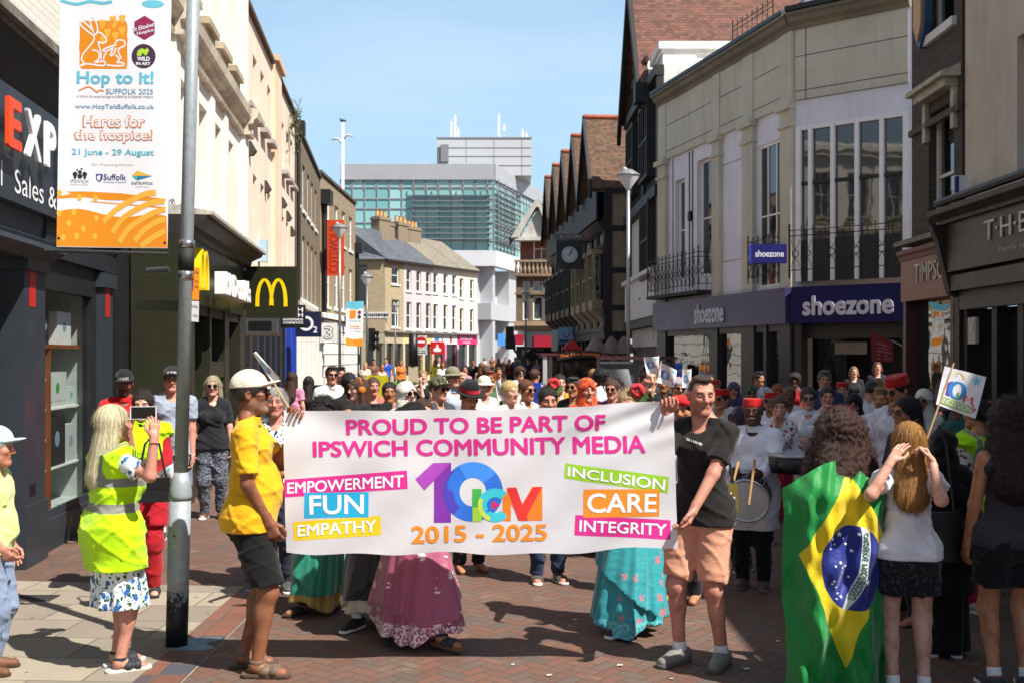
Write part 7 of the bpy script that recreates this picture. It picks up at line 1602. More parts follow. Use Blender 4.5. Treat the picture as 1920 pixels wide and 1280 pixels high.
def smooth(pts, n=6):
    o = []
    for i in range(len(pts)-1):
        p0, p1, p2, p3 = pts[max(0, i-1)], pts[i], pts[i+1], pts[min(len(pts)-1, i+2)]
        for k in range(n):
            t = k/n; o.append(tuple(.5*(2*p1[j]+(p2[j]-p0[j])*t+(2*p0[j]-5*p1[j]+4*p2[j]-p3[j])*t*t+(3*p1[j]-p0[j]-3*p2[j]+p3[j])*t**3) for j in (0, 1)))
    return o+[pts[-1]]
CLB = cloth('#e6e6ea', rough=.6, wr=.15)
# ================================================================== LAMP POST WITH THE STREET BANNER
SP = 291.
pb = P(331, 1210, SP); pb.z = 0; tp = P(362, 0, SP); dx = (tp.x-pb.x)/tp.z
GAL = plain('#9aa2a6', .42, .2, var=.14, scale=22, bs=.05, bscale=90)
post = thing('lamp_post', 'galvanised grey lamp post with peeling black base on the left pavement', 'lamp post', (pb.x, pb.y, 0))
at = lambda z: (dx*z, 0, z)
MB().tube([at(0), at(.95)], .068, 20).build('base', GAL, post, True)
MB().tube([at(.94), at(.97), at(1.02), at(1.06), at(1.12)], [.069, .074, .072, .06, .043], 20).build('collar', GAL, post, True)
MB().tube([at(1.1), at(5.6)], [.043, .040], 16).build('pole', GAL, post, True)
def peel():
    m, nt, b = newmat('peeling_paint'); v = coords(nt); X = xyz(nt, v); n = noise(nt, v, 22, 6, .75); f = (n-(X[2]-.28)*1.4).gt(.47)
    nt.links.new(mix(nt, f, '#7d8385', '#121313'), b.inputs['Base Color']); b.inputs['Roughness'].default_value = .5; bump(nt, b, f, .3, .01); return m
MB().tube([at(.0), at(.36)], .0695, 20).build('painted_base', peel(), post, True)
MB().grid(lambda u, w_: (dx*(.42+.36*w_)+.074*math.sin((u-.5)*1.9), -.074*math.cos((u-.5)*1.9), .42+.36*w_), 10, 2).build('access_door', GAL, post, True)
MB().disc((.01, .72), .008, -.0765, 10).build('lock', BLK, post)
for z in (2.36, 2.56): MB().tube([at(z), at(z+.05)], .052, 16).build('steel_clamp', plain('#a9acb0', .25, .9), post, True)
MB().tube([at(2.41), at(2.56)], .050, 16).build('rubber_sleeve', plain('#1a1b1c', .7, bs=.3, bscale=200), post, True)
MB().tube([(-.05, -.0, 2.52), (-.86, 0.02, 2.545)], .012, 8).tube([(-.05, .01, 2.42), (-.2, .02, 2.41)], .022, 8).build('bracket_arm', plain('#2a2c2e', .4), post)
MB().tube([(dx*4.35-.05, 0, 4.33), (dx*4.35-.86, .02, 4.33)], .012, 8).build('bracket_arm', plain('#2a2c2e', .4), post)
WR = plain('#e5e6ea', .5, var=.02)
flag, f = panel('street_banner', [(112, -70), (323, -66), (315, 466), (106, 463)], SP, WR, None, 'tall white and orange street banner hanging from the near lamp post', 'banner', bend=.012, nu=12, nv=24)
H_ = 533.
Y = lambda py: 1-(py+68)/H_; U = lambda px, py=200: (px-(112-6*(py+68)/H_))/210.
OR1, OR2, SKY_, HEX = ink('#e08a14'), ink('#efae3c'), ink('#63bcd3'), ink('#8f1d4f')
R2 = random.Random(3)
ppoly(f, [(U(148)+R2.uniform(-.01, .01), Y(40+i*9)) for i in range(11)]+[(U(237)+R2.uniform(-.012, .012), Y(130-i*9)) for i in range(11)], OR1, flag, name='orange_patch')
for hx_, hy_ in ((190, 45), (212, 45), (228, 58), (200, 62), (215, 68), (192, 75), (228, 36), (210, 30+8)): ppoly(f, [(U(hx_)+.03*math.sin(t)**3, Y(hy_)+.017*(math.cos(t)-.38*math.cos(2*t)-.12*math.cos(3*t))) for t in [i*.35 for i in range(18)]], OR2, flag, .0028, 'leaf_print')
ZZ = lambda l: [(U(x/5.333), Y(40+y/5.333)) for x, y in l]
for pts in ([(930, 150), (870, 110), (800, 50), (785, 5), (830, 20), (900, 80), (935, 140)], [(930, 130), (900, 50), (882, -20), (920, -35), (955, 30), (965, 100), (940, 145)], [(965, 110), (1010, 130), (1055, 180), (1050, 212), (1010, 222), (975, 210), (985, 260), (1000, 320), (1000, 390)], [(930, 150), (925, 200), (870, 270), (820, 330), (805, 390), (830, 420), (790, 450)], [(910, 295), (960, 300), (985, 340), (970, 390), (935, 415), (1030, 405), (1045, 430), (1010, 448), (860, 430), (800, 452)],
            [(1160, 240), (1090, 258), (1020, 292), (1060, 302), (1130, 262)], [(1130, 262), (1098, 345), (1130, 330), (1157, 270)], [(1140, 230), (1180, 192), (1240, 205), (1240, 250), (1190, 275), (1180, 310), (1212, 380)], [(1060, 315), (1035, 350), (1028, 388)], [(1150, 340), (1190, 385), (1165, 415), (1228, 420), (1230, 445), (1150, 450), (1060, 440)]):
    pline(f, smooth(ZZ(pts)), .0062, WR, flag, .0036)
hexp = circ(U(270), Y(53), .105, .043, 6, math.pi/6); ppoly(f, hexp, HEX, flag, name='badge')
g2 = lambda u, w_, e=0: f(u, w_+(u-U(270))*.11, e)
ptext(g2, 'St Elizabeth', U(249), U(291), Y(55), Y(47), WR, flag, .0045); ptext(g2, 'Hospice', U(256), U(287), Y(66), Y(57), WR, flag, .0045)
ppoly(f, circ(U(269), Y(106), .108, .043, 28), ink('#3f2340'), flag, name='badge')
ppoly(f, [(U(256)+x, Y(102)+z) for x, z in ((0, -.004), (.01, .012), (.04, .02), (.08, .016), (.095, .022), (.11, .014), (.1, .004), (.085, -.006), (.07, -.003), (.075, .006), (.05, .004), (.04, -.008), (.03, -.006), (.032, .004), (.015, -.008))], ink('#a9cf34'), flag, .0035, 'bear_mark')
ptext(f, 'WILD', U(257), U(281), Y(115), Y(107), WR, flag, .0045, .05); ptext(f, 'IN ART', U(255), U(282), Y(123), Y(117), WR, flag, .0045, .05)
ptext(f, 'Hop to it!', U(142), U(289), Y(165), Y(134), SKY_, flag, bold=.03)
pline(f, smooth([(U(146), Y(171)), (U(165), Y(164)), (U(180), Y(173)), (U(186), Y(170)), (U(194), Y(172))]), .006, ink('#d9803a'), flag)
TXB = ink('#6f9fbc')
ptext(f, 'SUFFOLK 2025', U(198), U(288), Y(177), Y(167), TXB, flag, bold=.005); ptext(f, 'A Wild in Art event brought to Suffolk by St Elizabeth Hospice', U(142), U(288), Y(186), Y(179), ink('#77797d'), flag, bold=0)
ptext(f, 'www.HopToItSuffolk.co.uk', U(140), U(290), Y(207), Y(196), TXB, flag, bold=.008)
for t_, a, b_, y0, y1 in (('Hares for', 154, 274, 241, 217), ('the hospice!', 137, 288, 270, 244)):
    ptext(f, t_, U(a), U(b_), Y(y0), Y(y1), ink('#d9803a'), flag, .0025, .055); ptext(f, t_, U(a)+.012, U(b_)-.012, Y(y0)+.004, Y(y1)-.004, WR, flag, .0045, .022)
ptext(f, '21 June - 29 August', U(134), U(291), Y(295), Y(280), SKY_, flag, bold=.022)
ptext(f, 'Our Presenting Partners', U(172), U(252), Y(313), Y(307), ink('#c9a58f'), flag, bold=0)
for x, y, r in ((141, 328, 5), (150, 324, 4), (159, 328, 5), (150, 332, 5), (145, 320, 2), (153, 318, 2), (141, 334, 3), (159, 334, 3)): ppoly(f, circ(U(x), Y(y), r/211, r/H_*1.0, 7), ink('#2a2a2c'), flag, name='crest_mark')
ptext(f, 'IPSWICH', U(133), U(166), Y(345), Y(338), ink('#4a4a4c'), flag, bold=0); ptext(f, 'BOROUGH COUNCIL', U(133), U(166), Y(349), Y(346.5), ink('#77777a'), flag, bold=0)
IND = ink('#33307f'); ppoly(f, [(U(180), Y(327)), (U(193), Y(327)), (U(193), Y(336)), (U(187), Y(343)), (U(181), Y(338))], IND, flag, name='crest_mark'); ppoly(f, [(U(182), Y(331)), (U(189), Y(329)), (U(189), Y(336)), (U(186), Y(340)), (U(183), Y(337))], WR, flag, .0035, name='crest_mark')
ptext(f, 'Suffolk', U(195), U(238), Y(338), Y(327), IND, flag, bold=.01); ptext(f, 'County Council', U(195), U(238), Y(345), Y(340), IND, flag, bold=0)
ppoly(f, [(U(249), Y(330)), (U(259), Y(320)), (U(288), Y(330))], ink('#e3b23a'), flag, name='kite_mark'); ppoly(f, [(U(259), Y(330.5)), (U(288), Y(330.5)), (U(259), Y(339))], ink('#2a7aa8'), flag, name='kite_mark'); ppoly(f, [(U(249), Y(330.5)), (U(258.6), Y(330.5)), (U(258.6), Y(339))], ink('#3fb58a'), flag, name='kite_mark')
ptext(f, 'EASTSUFFOLK', U(249), U(290), Y(346), Y(341), ink('#8a8c90'), flag, bold=.005); ptext(f, 'COUNCIL', U(257), U(282), Y(352), Y(349.5), ink('#8a8c90'), flag, bold=0)
wv = [(U(106+i*10.5), Y(400-7*math.sin(i*.42)+(i > 11)*(i-11)*1.2)) for i in range(21)]
ppoly(f, [(0, .002)]+[(min(1, max(0, a)), b_) for a, b_ in wv]+[(1, .002)], OR1, flag, name='orange_field')
ppoly(f, [(U(125), Y(361)), (U(160), Y(360)), (U(230), Y(363)), (U(314), Y(373)), (U(314), Y(377)), (U(200), Y(376)), (U(160), Y(371)), (U(108), Y(375)), (U(108), Y(371)), (U(135), Y(365))], OR1, flag, name='brush_stroke')
ppoly(f, [(U(170), Y(378)), (U(314), Y(388)), (U(314), Y(391)), (U(240), Y(385)), (U(170), Y(380))], OR1, flag, name='brush_stroke')
for a in ([(195, 417), (225, 390), (270, 366), (296, 361)], [(213, 437), (235, 408), (280, 383), (312, 377)], [(226, 455), (245, 428), (285, 402), (314, 392)], [(256, 452), (275, 430), (300, 415), (314, 411)], [(268, 462), (290, 446), (314, 432)]): pline(f, smooth([(U(x), Y(y)) for x, y in a]), .022, OR2, flag, .004, 'brush_stroke')
for x, y in ((113, 364), (150, 372), (113, 402), (140, 399), (182, 410), (131, 421), (158, 430), (121, 447), (146, 444), (180, 444), (180, 372)): ppoly(f, circ(U(x), Y(y), .022, .012, 10), OR2, flag, .004, 'seed_print')
pline(f, [(0, Y(-6)), *smooth([(U(112), Y(3)), (U(140), Y(9)), (U(165), Y(4)), (U(190), Y(7)), (U(208), Y(4))])], .012, SKY_, flag, .003, 'brush_stroke'); ppoly(f, circ(U(285), Y(8), .1, .014, 14), SKY_, flag, .003, 'brush_stroke')
for x, y in ((110, 449), (311, 455)): ppoly(f, circ(U(x, 450), Y(y), .012, .005, 10), BLK, flag, .005, 'eyelet')
# parking sign on the post
def sgn(q, s, mat, nm, label, cat): return panel(nm, q, s, mat, None, label, cat, th=.012, nu=1, nv=1)
zs, zf = sgn([(354, 500), (374, 503), (373, 563), (352, 562)], SP, ink('#e08a10'), 'zone_sign', 'orange pedestrian zone sign fixed to the near lamp post', 'sign')
ptext(zf, 'Pedestrian Zone', .06, .94, .80, .92, BLK, zs, .002, .0); ptext(zf, 'At any', .55, .95, .52, .62, BLK, zs, .002, .0); ptext(zf, 'time', .62, .92, .36, .46, BLK, zs, .002, .0)
ppoly(zf, circ(.3, .45, .2, .26, 20), ink('#b3202a'), zs, .002, 'roundel'); ppoly(zf, circ(.3, .45, .14, .2, 20), ink('#33459a'), zs, .003, 'roundel')
ls, lf = sgn([(352, 564), (373, 565), (372, 604), (351, 602)], SP, ink('#cfd0d0'), 'loading_sign', 'small white no loading sign below the orange sign', 'sign')
ptext(lf, 'No loading', .1, .9, .62, .82, BLK, ls, .002, 0); ptext(lf, '11am - 4.30pm', .06, .94, .18, .36, BLK, ls, .002, 0)
vs, vf = sgn([(348, 618), (358, 621), (354, 694), (343, 692)], SP, ink('#d9dade'), 'notice_strip', 'narrow white notice strapped upright to the near lamp post', 'notice')
for k in range(8): ppoly(vf, [(.62, .22+k*.07), (.97, .22+k*.07), (.97, .26+k*.07), (.62, .255+k*.07)], ink('#2f3146'), vs, .002, 'faded_print')
# ================================================================== THE GREEN AND YELLOW FLAG WORN AS A CAPE
SFL = 338.
def flagmat():
    m, nt, b = newmat('flag_satin'); X = xyz(nt, coords(nt, 'UV')); x, y = X[0], X[1]
    def hp(ax, ay, bx, by): return ((x-ax)*(by-ay)-(y-ay)*(bx-ax))
    V4 = [(1583, 880), (1656, 1012), (1567, 1234), (1490, 1034)]
    d = None
    for i in range(4):
        a, c = V4[i], V4[(i+1) % 4]; q = hp(*a, *c).lt(0); d = q if d is None else d*q
    cxx = (x-1584)/60; cyy = (y-1054)/78; ci = (cxx*cxx+cyy*cyy).lt(1)
    t = (y-1008)/105; band = ((x-(t*t*-30.+1606)).abs().lt(9.5))*ci
    base = mix(nt, d, '#0d8a3a', '#e3c80c'); base = mix(nt, ci, base, '#1c2c86'); base = mix(nt, band, base, '#cfd2d6')
    nt.links.new(base, b.inputs['Base Color']); b.inputs['Roughness'].default_value = .52; b.inputs['Sheen Weight'].default_value = .3; b.inputs['Specular IOR Level'].default_value = .35
    v = coords(nt); X2 = xyz(nt, v); n1 = noise(nt, comb(nt, X2[0]*2.2, X2[1]*2.2, X2[2]), 7, 4, .6); n2 = noise(nt, v, 26, 3); bump(nt, b, n1*.6+n2*.10, .7, .03)
    tr = nt.nodes.new('ShaderNodeBsdfTranslucent'); nt.links.new(base, tr.inputs[0]); mx = nt.nodes.new('ShaderNodeMixShader'); mx.inputs[0].default_value = .18
    nt.links.new(b.outputs[0], mx.inputs[1]); nt.links.new(tr.outputs[0], mx.inputs[2]); nt.links.new(mx.outputs[0], nt.nodes['Material Output'].inputs[0]); return m
def cape(px, py, e=0.):
    c = 1562-(py-870)*.012; hw = 97+2*math.sin(py*.01); t = max(-1.3, min(1.3, (px-c)/hw))
    w = (py-870)/390.
    top = max(0, 1-(py-862)/70.)
    y = -.25*math.sqrt(max(0, 1-.80*min(1, t*t)))-.03+.13*top**1.5-.05*w
    y += .034*math.sin(t*6.5+w*2.2)*(.3+w)+.020*math.sin(t*13-w*3+1.5*math.sin(w*4))*(.3+w)+.014*math.sin(t*4+w*9)+.007*math.sin(t*9+w*26)+.008*math.sin(t*21+w*15+2*math.sin(w*11))+.006*math.sin(w*37-t*7+2*math.sin(t*5))
    p = P(px, py, SFL); p.y += y+.13-e; return p
mbc = MB(); nu, nv = 70, 110; uvs = []
for j in range(nv+1):
    for i in range(nu+1):
        u, w_ = i/nu, j/nv; py = 862+w_*430+52*(abs(u-.5)*2)**2*(1-w_); hw = 97; sh_ = min(1, .62+.38*min(1, (py-862)/55)**.6)
        px = 1466+u*188; px = 1562+(px-1562)*sh_+3*math.sin(py*.022)*(w_)
        mbc.v.append(tuple(cape(px, py))); uvs.append((px, py))
for j in range(nv):
    for i in range(nu): a = j*(nu+1)+i; mbc.f.append((a, a+1, a+nu+2, a+nu+1))
cf = mbc.build('flag', flagmat(), None, True); L = cf.data.uv_layers['UVMap'].data
for p in cf.data.polygons:
    for li in p.loop_indices: L[li].uv = uvs[cf.data.loops[li].vertex_index]
tag(cf, 'big green flag with yellow diamond and blue disc draped as a cape', 'flag')
def bandpt(u, w_, e=.004):
    py = 984+(1116-984)*u; t = (py-1008)/105; cx_ = 1606-30*t*t; sl = -60*t/105; n_ = math.hypot(1, sl); o = (.5-w_)*13; return cape(cx_+o/n_*-1*-1, py+o*-sl/n_*-1*-1, e)
mb = MB(); textmap(mb, 'ORDEM E PROGRESSO', lambda a, b_: bandpt(.04+.92*a, b_), .012, 3); mb.build('lettering', ink('#2f6a45'), cf, uv=False)
mb = MB()
for x, y, r in ((1558, 992, 6), (1545, 1000, 3), (1566, 1000, 3), (1548, 1010, 3), (1570, 1010, 3.5), (1580, 1022, 4), (1557, 1042, 4), (1547, 1048, 3), (1562, 1052, 4), (1569, 1050, 3.5), (1560, 1060, 3), (1606, 1078, 7), (1544, 1075, 3), (1548, 1086, 3), (1541, 1080, 2.5), (1552, 1098, 3), (1558, 1104, 3.5), (1550, 1108, 2.5), (1575, 1070, 3), (1590, 990, 4), (1540, 1018, 2.5)):
    i0 = len(mb.v); mb.v += [tuple(cape(x+(r if k % 2 == 0 else r*.42)*math.sin(k*math.pi/5), y-(r if k % 2 == 0 else r*.42)*math.cos(k*math.pi/5), .004)) for k in range(10)]; mb.v.append(tuple(cape(x, y, .004)))
    mb.f += [(i0+k, i0+(k+1) % 10, i0+10) for k in range(10)]
mb.build('stars', ink('#dfe2e6'), cf, uv=False)
# ================================================================== PAPER FLAGS
STK = plain('#c9a878', .6, var=.1)
def paper_flag(q, s, stick, label, text=True, bend=.012, grp='paper flags in the crowd', word=None):
    a, b_ = P(*stick[0], s), P(*stick[1], s); t = thing('paper_flag', label, 'flag', tuple(b_), 0, grp); off = -b_
    MB().tube([a+off+Vector((0, .004, 0)), b_+off+Vector((0, .004, 0))], .0055, 8).build('stick', STK, t)
    f0 = panelmap(q, s, 0, bend); f = lambda u, w_, e=0: f0(u, w_, e)+off
    sh_ = MB().grid(lambda u, w_: f(u, w_), 12, 10).grid(lambda u, w_: f(u, w_, -.001), 12, 10).build('paper', CLB, t, True)
    E_ = .0022
    ppoly(f, [(.16, .62), (.27, .70), (.27, .30), (.17, .30)], ink('#7b3fa8'), sh_, E_, 'figure'); pc = [(.42+.16*math.cos(a_), .5+.20*math.sin(a_)) for a_ in np.linspace(0, 6.283, 25)]; pline(f, pc, .055, ink('#2f8ad0'), sh_, E_*1.5, 'ring')
    ppoly(f, [(.43, .46), (.48, .46), (.48, .28), (.43, .28)], ink('#5fae3a'), sh_, E_*2, 'figure'); pline(f, [(.62, .28), (.64, .46), (.72, .34), (.80, .46), (.82, .28)], .03, ink('#dc4a3a'), sh_, E_*2, 'figure')
    pline(f, smooth([(.30, .86), (.36, .93), (.46, .88), (.5, .8)]), .02, ink('#e3b23a'), sh_, E_, 'squiggle'); pline(f, smooth([(.88, .3), (.86, .16), (.94, .22), (.9, .1)]), .018, ink('#d62b6c'), sh_, E_, 'squiggle')
    for k in range(7): a_ = k*.9; pline(f, [(.80, .84), (.80+.11*math.cos(a_), .84+.10*math.sin(a_))], .022, ink('#63c3d0'), sh_, E_, 'ray')
    if word: ppoly(f, [(.10, .25), (.86, .24), (.86, .06), (.10, .07)], ink('#8fb83a'), sh_, E_*2.4, 'word_panel'); ptext(f, word, .13, .83, .09, .22, W_, sh_, E_*3.2, .015)
    return t
paper_flag([(1772, 686), (1849, 706), (1828, 784), (1755, 757)], 338, ((1789, 680), (1737, 826)), 'paper flag with green inclusion strip held up by the ginger girl', word='INCLUSION', bend=.006)
paper_flag([(1207, 669), (1235, 668), (1234, 697), (1213, 700)], 212, ((1236, 666), (1222, 742)), 'small paper flag leaning left above the smiling man', bend=.02)
paper_flag([(1238, 678), (1269, 694), (1263, 726), (1232, 716)], 207, ((1240, 676), (1224, 745)), 'small paper flag curling right beside the smiling man', bend=.03)
paper_flag([(1280, 692), (1296, 692), (1294, 727), (1279, 726)], 180, ((1296, 690), (1295, 765)), 'narrow paper flag upright between the red beret and the shop window', bend=.01)
paper_flag([(1358, 768), (1372, 760), (1390, 788), (1366, 808)], 190, ((1358, 766), (1362, 830)), 'paper flag half hidden behind the moustached drummer', bend=.01)
paper_flag([(290, 888), (325, 868), (330, 915), (300, 900)], 250, ((292, 885), (296, 930)), 'paper flag tucked in the bag of the woman in red', bend=.02)
paper_flag([(473, 662), (480, 659), (525, 708), (514, 720)], 309, ((512, 716), (545, 770)), 'paper flag seen nearly edge on in the hand of the man in yellow', bend=.01)
paper_flag([(928, 716), (938, 712), (948, 748), (934, 752)], 170, ((928, 714), (936, 770)), 'paper flag in the hand of the auburn haired woman', bend=.01)
# ================================================================== DRUM AND STICKS
dc = P(1400, 938, 244); t = thing('drum', 'white snare drum slung in front of the moustached drummer', 'drum', tuple(dc), 0)
DM = Matrix.Rotation(math.radians(-18), 3, 'Z') @ Matrix.Rotation(math.radians(14), 3, 'X')
dr = lambda mb: mb.xf(lambda p: DM @ Vector((p.x, -p.z, p.y)))
dr(MB().lathe([(.165, -.17), (.165, .0)], 32)).build('shell', plain('#2a2b30', .3, var=.05), t, True); dr(MB().lathe([(.0, .004), (.160, .006), (.160, .0)], 32)).build('drum_head', plain('#bdbab2', .5, var=.08, scale=12), t)
for z in (.0, -.17): dr(MB().lathe([(.160, z-.014), (.176, z-.014), (.176, z+.012), (.160, z+.012), (.160, z-.014)], 32)).build('rim', plain('#b9bcc0', .25, .8), t, True)
mb = MB()
for k in range(8): a = k*math.pi/4; mb.tube([(.178*math.cos(a), .178*math.sin(a), -.17), (.178*math.cos(a), .178*math.sin(a), 0)], .006, 5)
dr(mb).build('tension_rods', plain('#8f9296', .3, .8), t)
for a, b_, lb in (((1384, 866), (1376, 900), 'wooden drumstick in the raised hand of the drummer'), ((1415, 862), (1404, 945), 'wooden drumstick resting on the white drum head')):
    p0 = P(*a, 250); p1 = P(*b_, 258); o = thing('drumstick', lb, 'drumstick', tuple(p0), 0, 'drumsticks of the drummer'); MB().tube([Vector((0, 0, 0)), p1-p0], [.011, .008], 8).build('shaft', plain('#a07848', .5), o); MB().lathe([(.004, -.012), (.012, 0), (.004, .012)], 8, tuple(p1-p0)).build('tip', plain('#8a6438', .5), o)
t2 = thing('drum', 'dark drum behind the white drum at the flag edge', 'drum', tuple(P(1490, 850, 240)), 0); MB().xf(lambda p: p).lathe([(.0, .0), (.2, .0), (.2, -.14), (0, -.14)], 28).build('shell', plain('#1d1d20', .35), t2, True); MB().lathe([(.195, .005), (.208, .005), (.208, -.02), (.195, -.02)], 28).build('rim', plain('#a9abb0', .3, .7), t2, True)
# ================================================================== HAND-HELD THINGS AND BAGS
pc_ = P(269, 773, 318); t = thing('phone', 'white edged phone held up in landscape by the blonde woman', 'phone', tuple(pc_), math.radians(12)); MB().box(-.075, .075, -.004, .004, -.038, .038).build('case', plain('#cfd0d2', .3), t); MB().quad((-.068, -.005, -.034), (.068, -.005, -.034), (.068, -.005, .034), (-.068, -.005, .034)).build('screen', plain('#07080a', .1, spec=.8, var=.02), t)
t = thing('phone', 'dark phone held by the man in the red polo shirt', 'phone', tuple(P(208, 776, 196))); MB().box(-.035, .035, -.004, .004, -.07, .07, Matrix.Rotation(.6, 4, 'X')).build('case', plain('#1a1b1e', .2), t)
def bag(nm, label, p, w, h, d, mat, rz=0, strap=None):
    t = thing(nm, label, 'bag', tuple(p), rz); MB().box(-w/2, w/2, -d/2, d/2, -h, 0).xf(lambda q: Vector((q.x*(1+.12*-q.z/h), q.y*(1+.3*-q.z/h), q.z))).build('body', mat, t); MB().box(-w/2*.98, w/2*.98, -d/2-.008, -d/2+.0, -h*.45, .004).build('flap', mat, t)
    if strap: MB().tube([(-w*.4, 0, 0), (-w*.2, .02, strap*.8), (0, .03, strap), (w*.2, .02, strap*.8), (w*.4, 0, 0)], .009, 6).build('strap', plain('#1a1917', .6), t)
    return t
bag('handbag', 'black shoulder bag at the hip of the woman in red', P(285, 895, 262), .24, .17, .08, plain('#121214', .4), .3, .3)
g_ = bag('gold_bag', 'olive gold paper bag with white motif beside the peach shorts', P(1362, 906, 268), .13, .20, .07, plain('#6b5a22', .5), .2, .22)
for k in range(6): a = k*1.05; MB().quad((.0, -.046, -.1), (.045*math.cos(a), -.046, -.1+.045*math.sin(a)), (.05*math.cos(a+.25), -.046, -.1+.05*math.sin(a+.25)), (.03*math.cos(a+.5), -.046, -.1+.03*math.sin(a+.5))).build('motif', ink('#d9d4c2'), g_)
bag('tote_bag', 'black tote bag hanging behind the ginger girl', P(1765, 960, 325), .2, .28, .06, plain('#141417', .6), .1, .5)
bag('backpack', 'black backpack on the man in the white polo shirt', P(607, 722, 139)+Vector((0, .2, 0)), .30, .45, .18, plain('#16171a', .6), .3)
bag('backpack', 'dark backpack on the woman with orange headphones', P(703, 757, 182)+Vector((.03, .08, 0)), .28, .40, .16, plain('#1d2620', .6), 1.2)
bag('blue_bag', 'bright blue rucksack on the woman in the white tee', P(999, 716, 112)+Vector((0, -.22, 0)), .26, .36, .12, plain('#2346b8', .5), -.2)
# headphones (worn, but lift off)
def headphones(info, col, label, neck=False):
    W4 = info['W']; mb = MB(); hx = info['hx']
    pts = [(.085*math.cos(a), -.005, .02+.11*math.sin(a)) for a in [math.pi*i/12 for i in range(13)]]; mt = plain(col, .35)
    if neck: pts = [(x, .05-.10*(z-.02)/.11, -.155) for x, _, z in pts]
    t = thing('headphones', label, 'headphones'); V = hx(np.array(pts)); MB().tube([tuple(p) for p in V], .010, 8).build('headband', mt, t)
    for sx in (-1, 1):
        c = (sx*.088, -.006, .005) if not neck else (sx*.08, .05, -.155); V = hx(np.array([[c[0]+sx*dx_, c[1]+r*math.cos(a), c[2]+r*math.sin(a)] for dx_, r in ((-.012, .036), (.0, .042), (.02, .038), (.026, .018)) for a in [i*math.pi/8 for i in range(16)]])); mb = MB(); mb.v = [tuple(p) for p in V]; mb.f = [(j*16+i, j*16+(i+1) % 16, (j+1)*16+(i+1) % 16, (j+1)*16+i) for j in range(3) for i in range(16)]+[tuple(range(48, 64))]; mb.build('ear_cup', mt, t, True)
    t.matrix_basis = W4; return t
headphones(hpi, '#c9761a', 'orange over ear headphones on the young woman in black')
def rose(info, label, off=(.07, .03, .11), r=.045):
    W4 = info['W']; c = info['hx'](np.array([off]))[0]; t = thing('flower', label, 'flower'); mb = MB()
    for k in range(18):
        a = k*2.4; q = .25+.75*k/18; rr = r*q; cc = Vector((c[0]+rr*.6*math.cos(a), c[1]+rr*.4, c[2]+rr*.6*math.sin(a)+r*.2)); n = Vector((math.cos(a), .5, math.sin(a))).normalized(); t1 = n.orthogonal().normalized(); t2_ = n.cross(t1)
        mb.lathe([(.0, 0), (r*.45, r*.12), (r*.5, r*.4), (r*.42, r*.42)], 8).v[-32:]; M = Matrix((t1, t2_, n)).transposed(); mb.v[-32:] = [tuple(cc+M @ Vector(v_)) for v_ in mb.v[-32:]]
    mb.build('petals', cloth('#c01420', rough=.6), t, True)
    lf = MB()
    for k in range(7): a = 3.6+k*.35; d = Vector((math.cos(a), .2, math.sin(a)))*r*1.7; c_ = Vector(c); n = Vector((-d.z, 0, d.x))*.35; lf.quad(c_+d*.3, c_+d*.7+n, c_+d*1.1, c_+d*.7-n)
    lf.build('leaves', plain('#4d6a2e', .6, var=.3), t); t.matrix_basis = W4; return t
rose(rfi, 'large red flower with leaves in the dark scraped back hair', (-.05, -.03, .135), .05); rose(rli, 'red rose pinned in the fair hair of the turquoise sari', (-.06, .04, .115), .05)
# ================================================================== SIGNS ALONG THE LEFT SIDE
t = thing('arches_sign', 'square dark green hanging sign with yellow arches', 'sign', tuple(P(508, 548, 112))); hw = .43
MB().box(-hw, hw, 0, .12, -.43, .43).build('panel', GRN, t); mb = MB(); arches(mb, -.26, .28, -.24, .23, -.006, .125); mb.build('arches', YEL, t); MB().box(-hw-.1, -hw, .03, .09, -.3, .36).build('bracket', GRN, t)
t = thing('hanging_sign', 'brushed steel hanging sign below the arches', 'sign', tuple(P(490, 611, 98))); MB().box(-.3, .3, 0, .2, -.15, .15).build('panel', plain('#7d7f80', .3, .7, var=.25, scale=9), t); MB().box(-.24, .2, -.01, 0, -.08, .09).build('louvre', BLK, t); MB().box(-.33, .33, -.02, .22, -.2, -.15).build('tray', plain('#4a3a30', .5), t)
t = thing('hanging_sign', 'black hanging sign with white handmade cosmetics lettering', 'sign', tuple(P(549, 593, 84))); MB().box(-.27, .27, 0, .08, -.26, .25).build('panel', BLK, t)
for tx, x0, x1, z0, z1 in (('LUSH', -.24, .23, .09, .2), ('FRESH', -.24, .23, -.02, .07), ('HANDMADE', -.22, .23, -.1, -.05), ('COSMETICS', -.22, .23, -.17, -.12)): letter(tx, x0, x1, z0, z1, -.006, W_, t, bold=.03)
t = thing('hanging_sign', 'navy hanging sign with a large white O and small 2', 'sign', tuple(P(578, 608, 66))); MB().box(-.36, .36, 0, .1, -.36, .36).build('panel', plain('#1b2140', .35, var=.05), t); MB().ring((-.06, .02), .14, .21, -.006).build('letter', W_, t); letter('2', .14, .26, -.24, -.06, -.006, W_, t, bold=.02)
t = thing('hanging_sign', 'white hanging sign with an outlined figure three', 'sign', tuple(P(616, 624, 46))); MB().box(-.36, .36, 0, .1, -.4, .4).build('panel', plain('#dcdbd6', .5), t); letter('3', -.2, .2, -.27, .27, -.006, ink('#55575a'), t, bold=.05); letter('3', -.17, .17, -.24, .24, -.012, plain('#dcdbd6', .5), t, bold=.0)
t = thing('projecting_banner', 'tall orange red projecting shop banner on the brown brick terrace', 'banner', tuple(P(626, 465, 44.6))); MB().box(-.42, .42, 0, .06, -1.17, 1.17).build('panel', plain('#c8401a', .5, var=.04), t); mb = MB(); textmap(mb, 'COTSWOLD', lambda a, b_: ((.5-b_)*-.42+.02*0-.42*0, -.006, -1.05+2.0*a), .03)
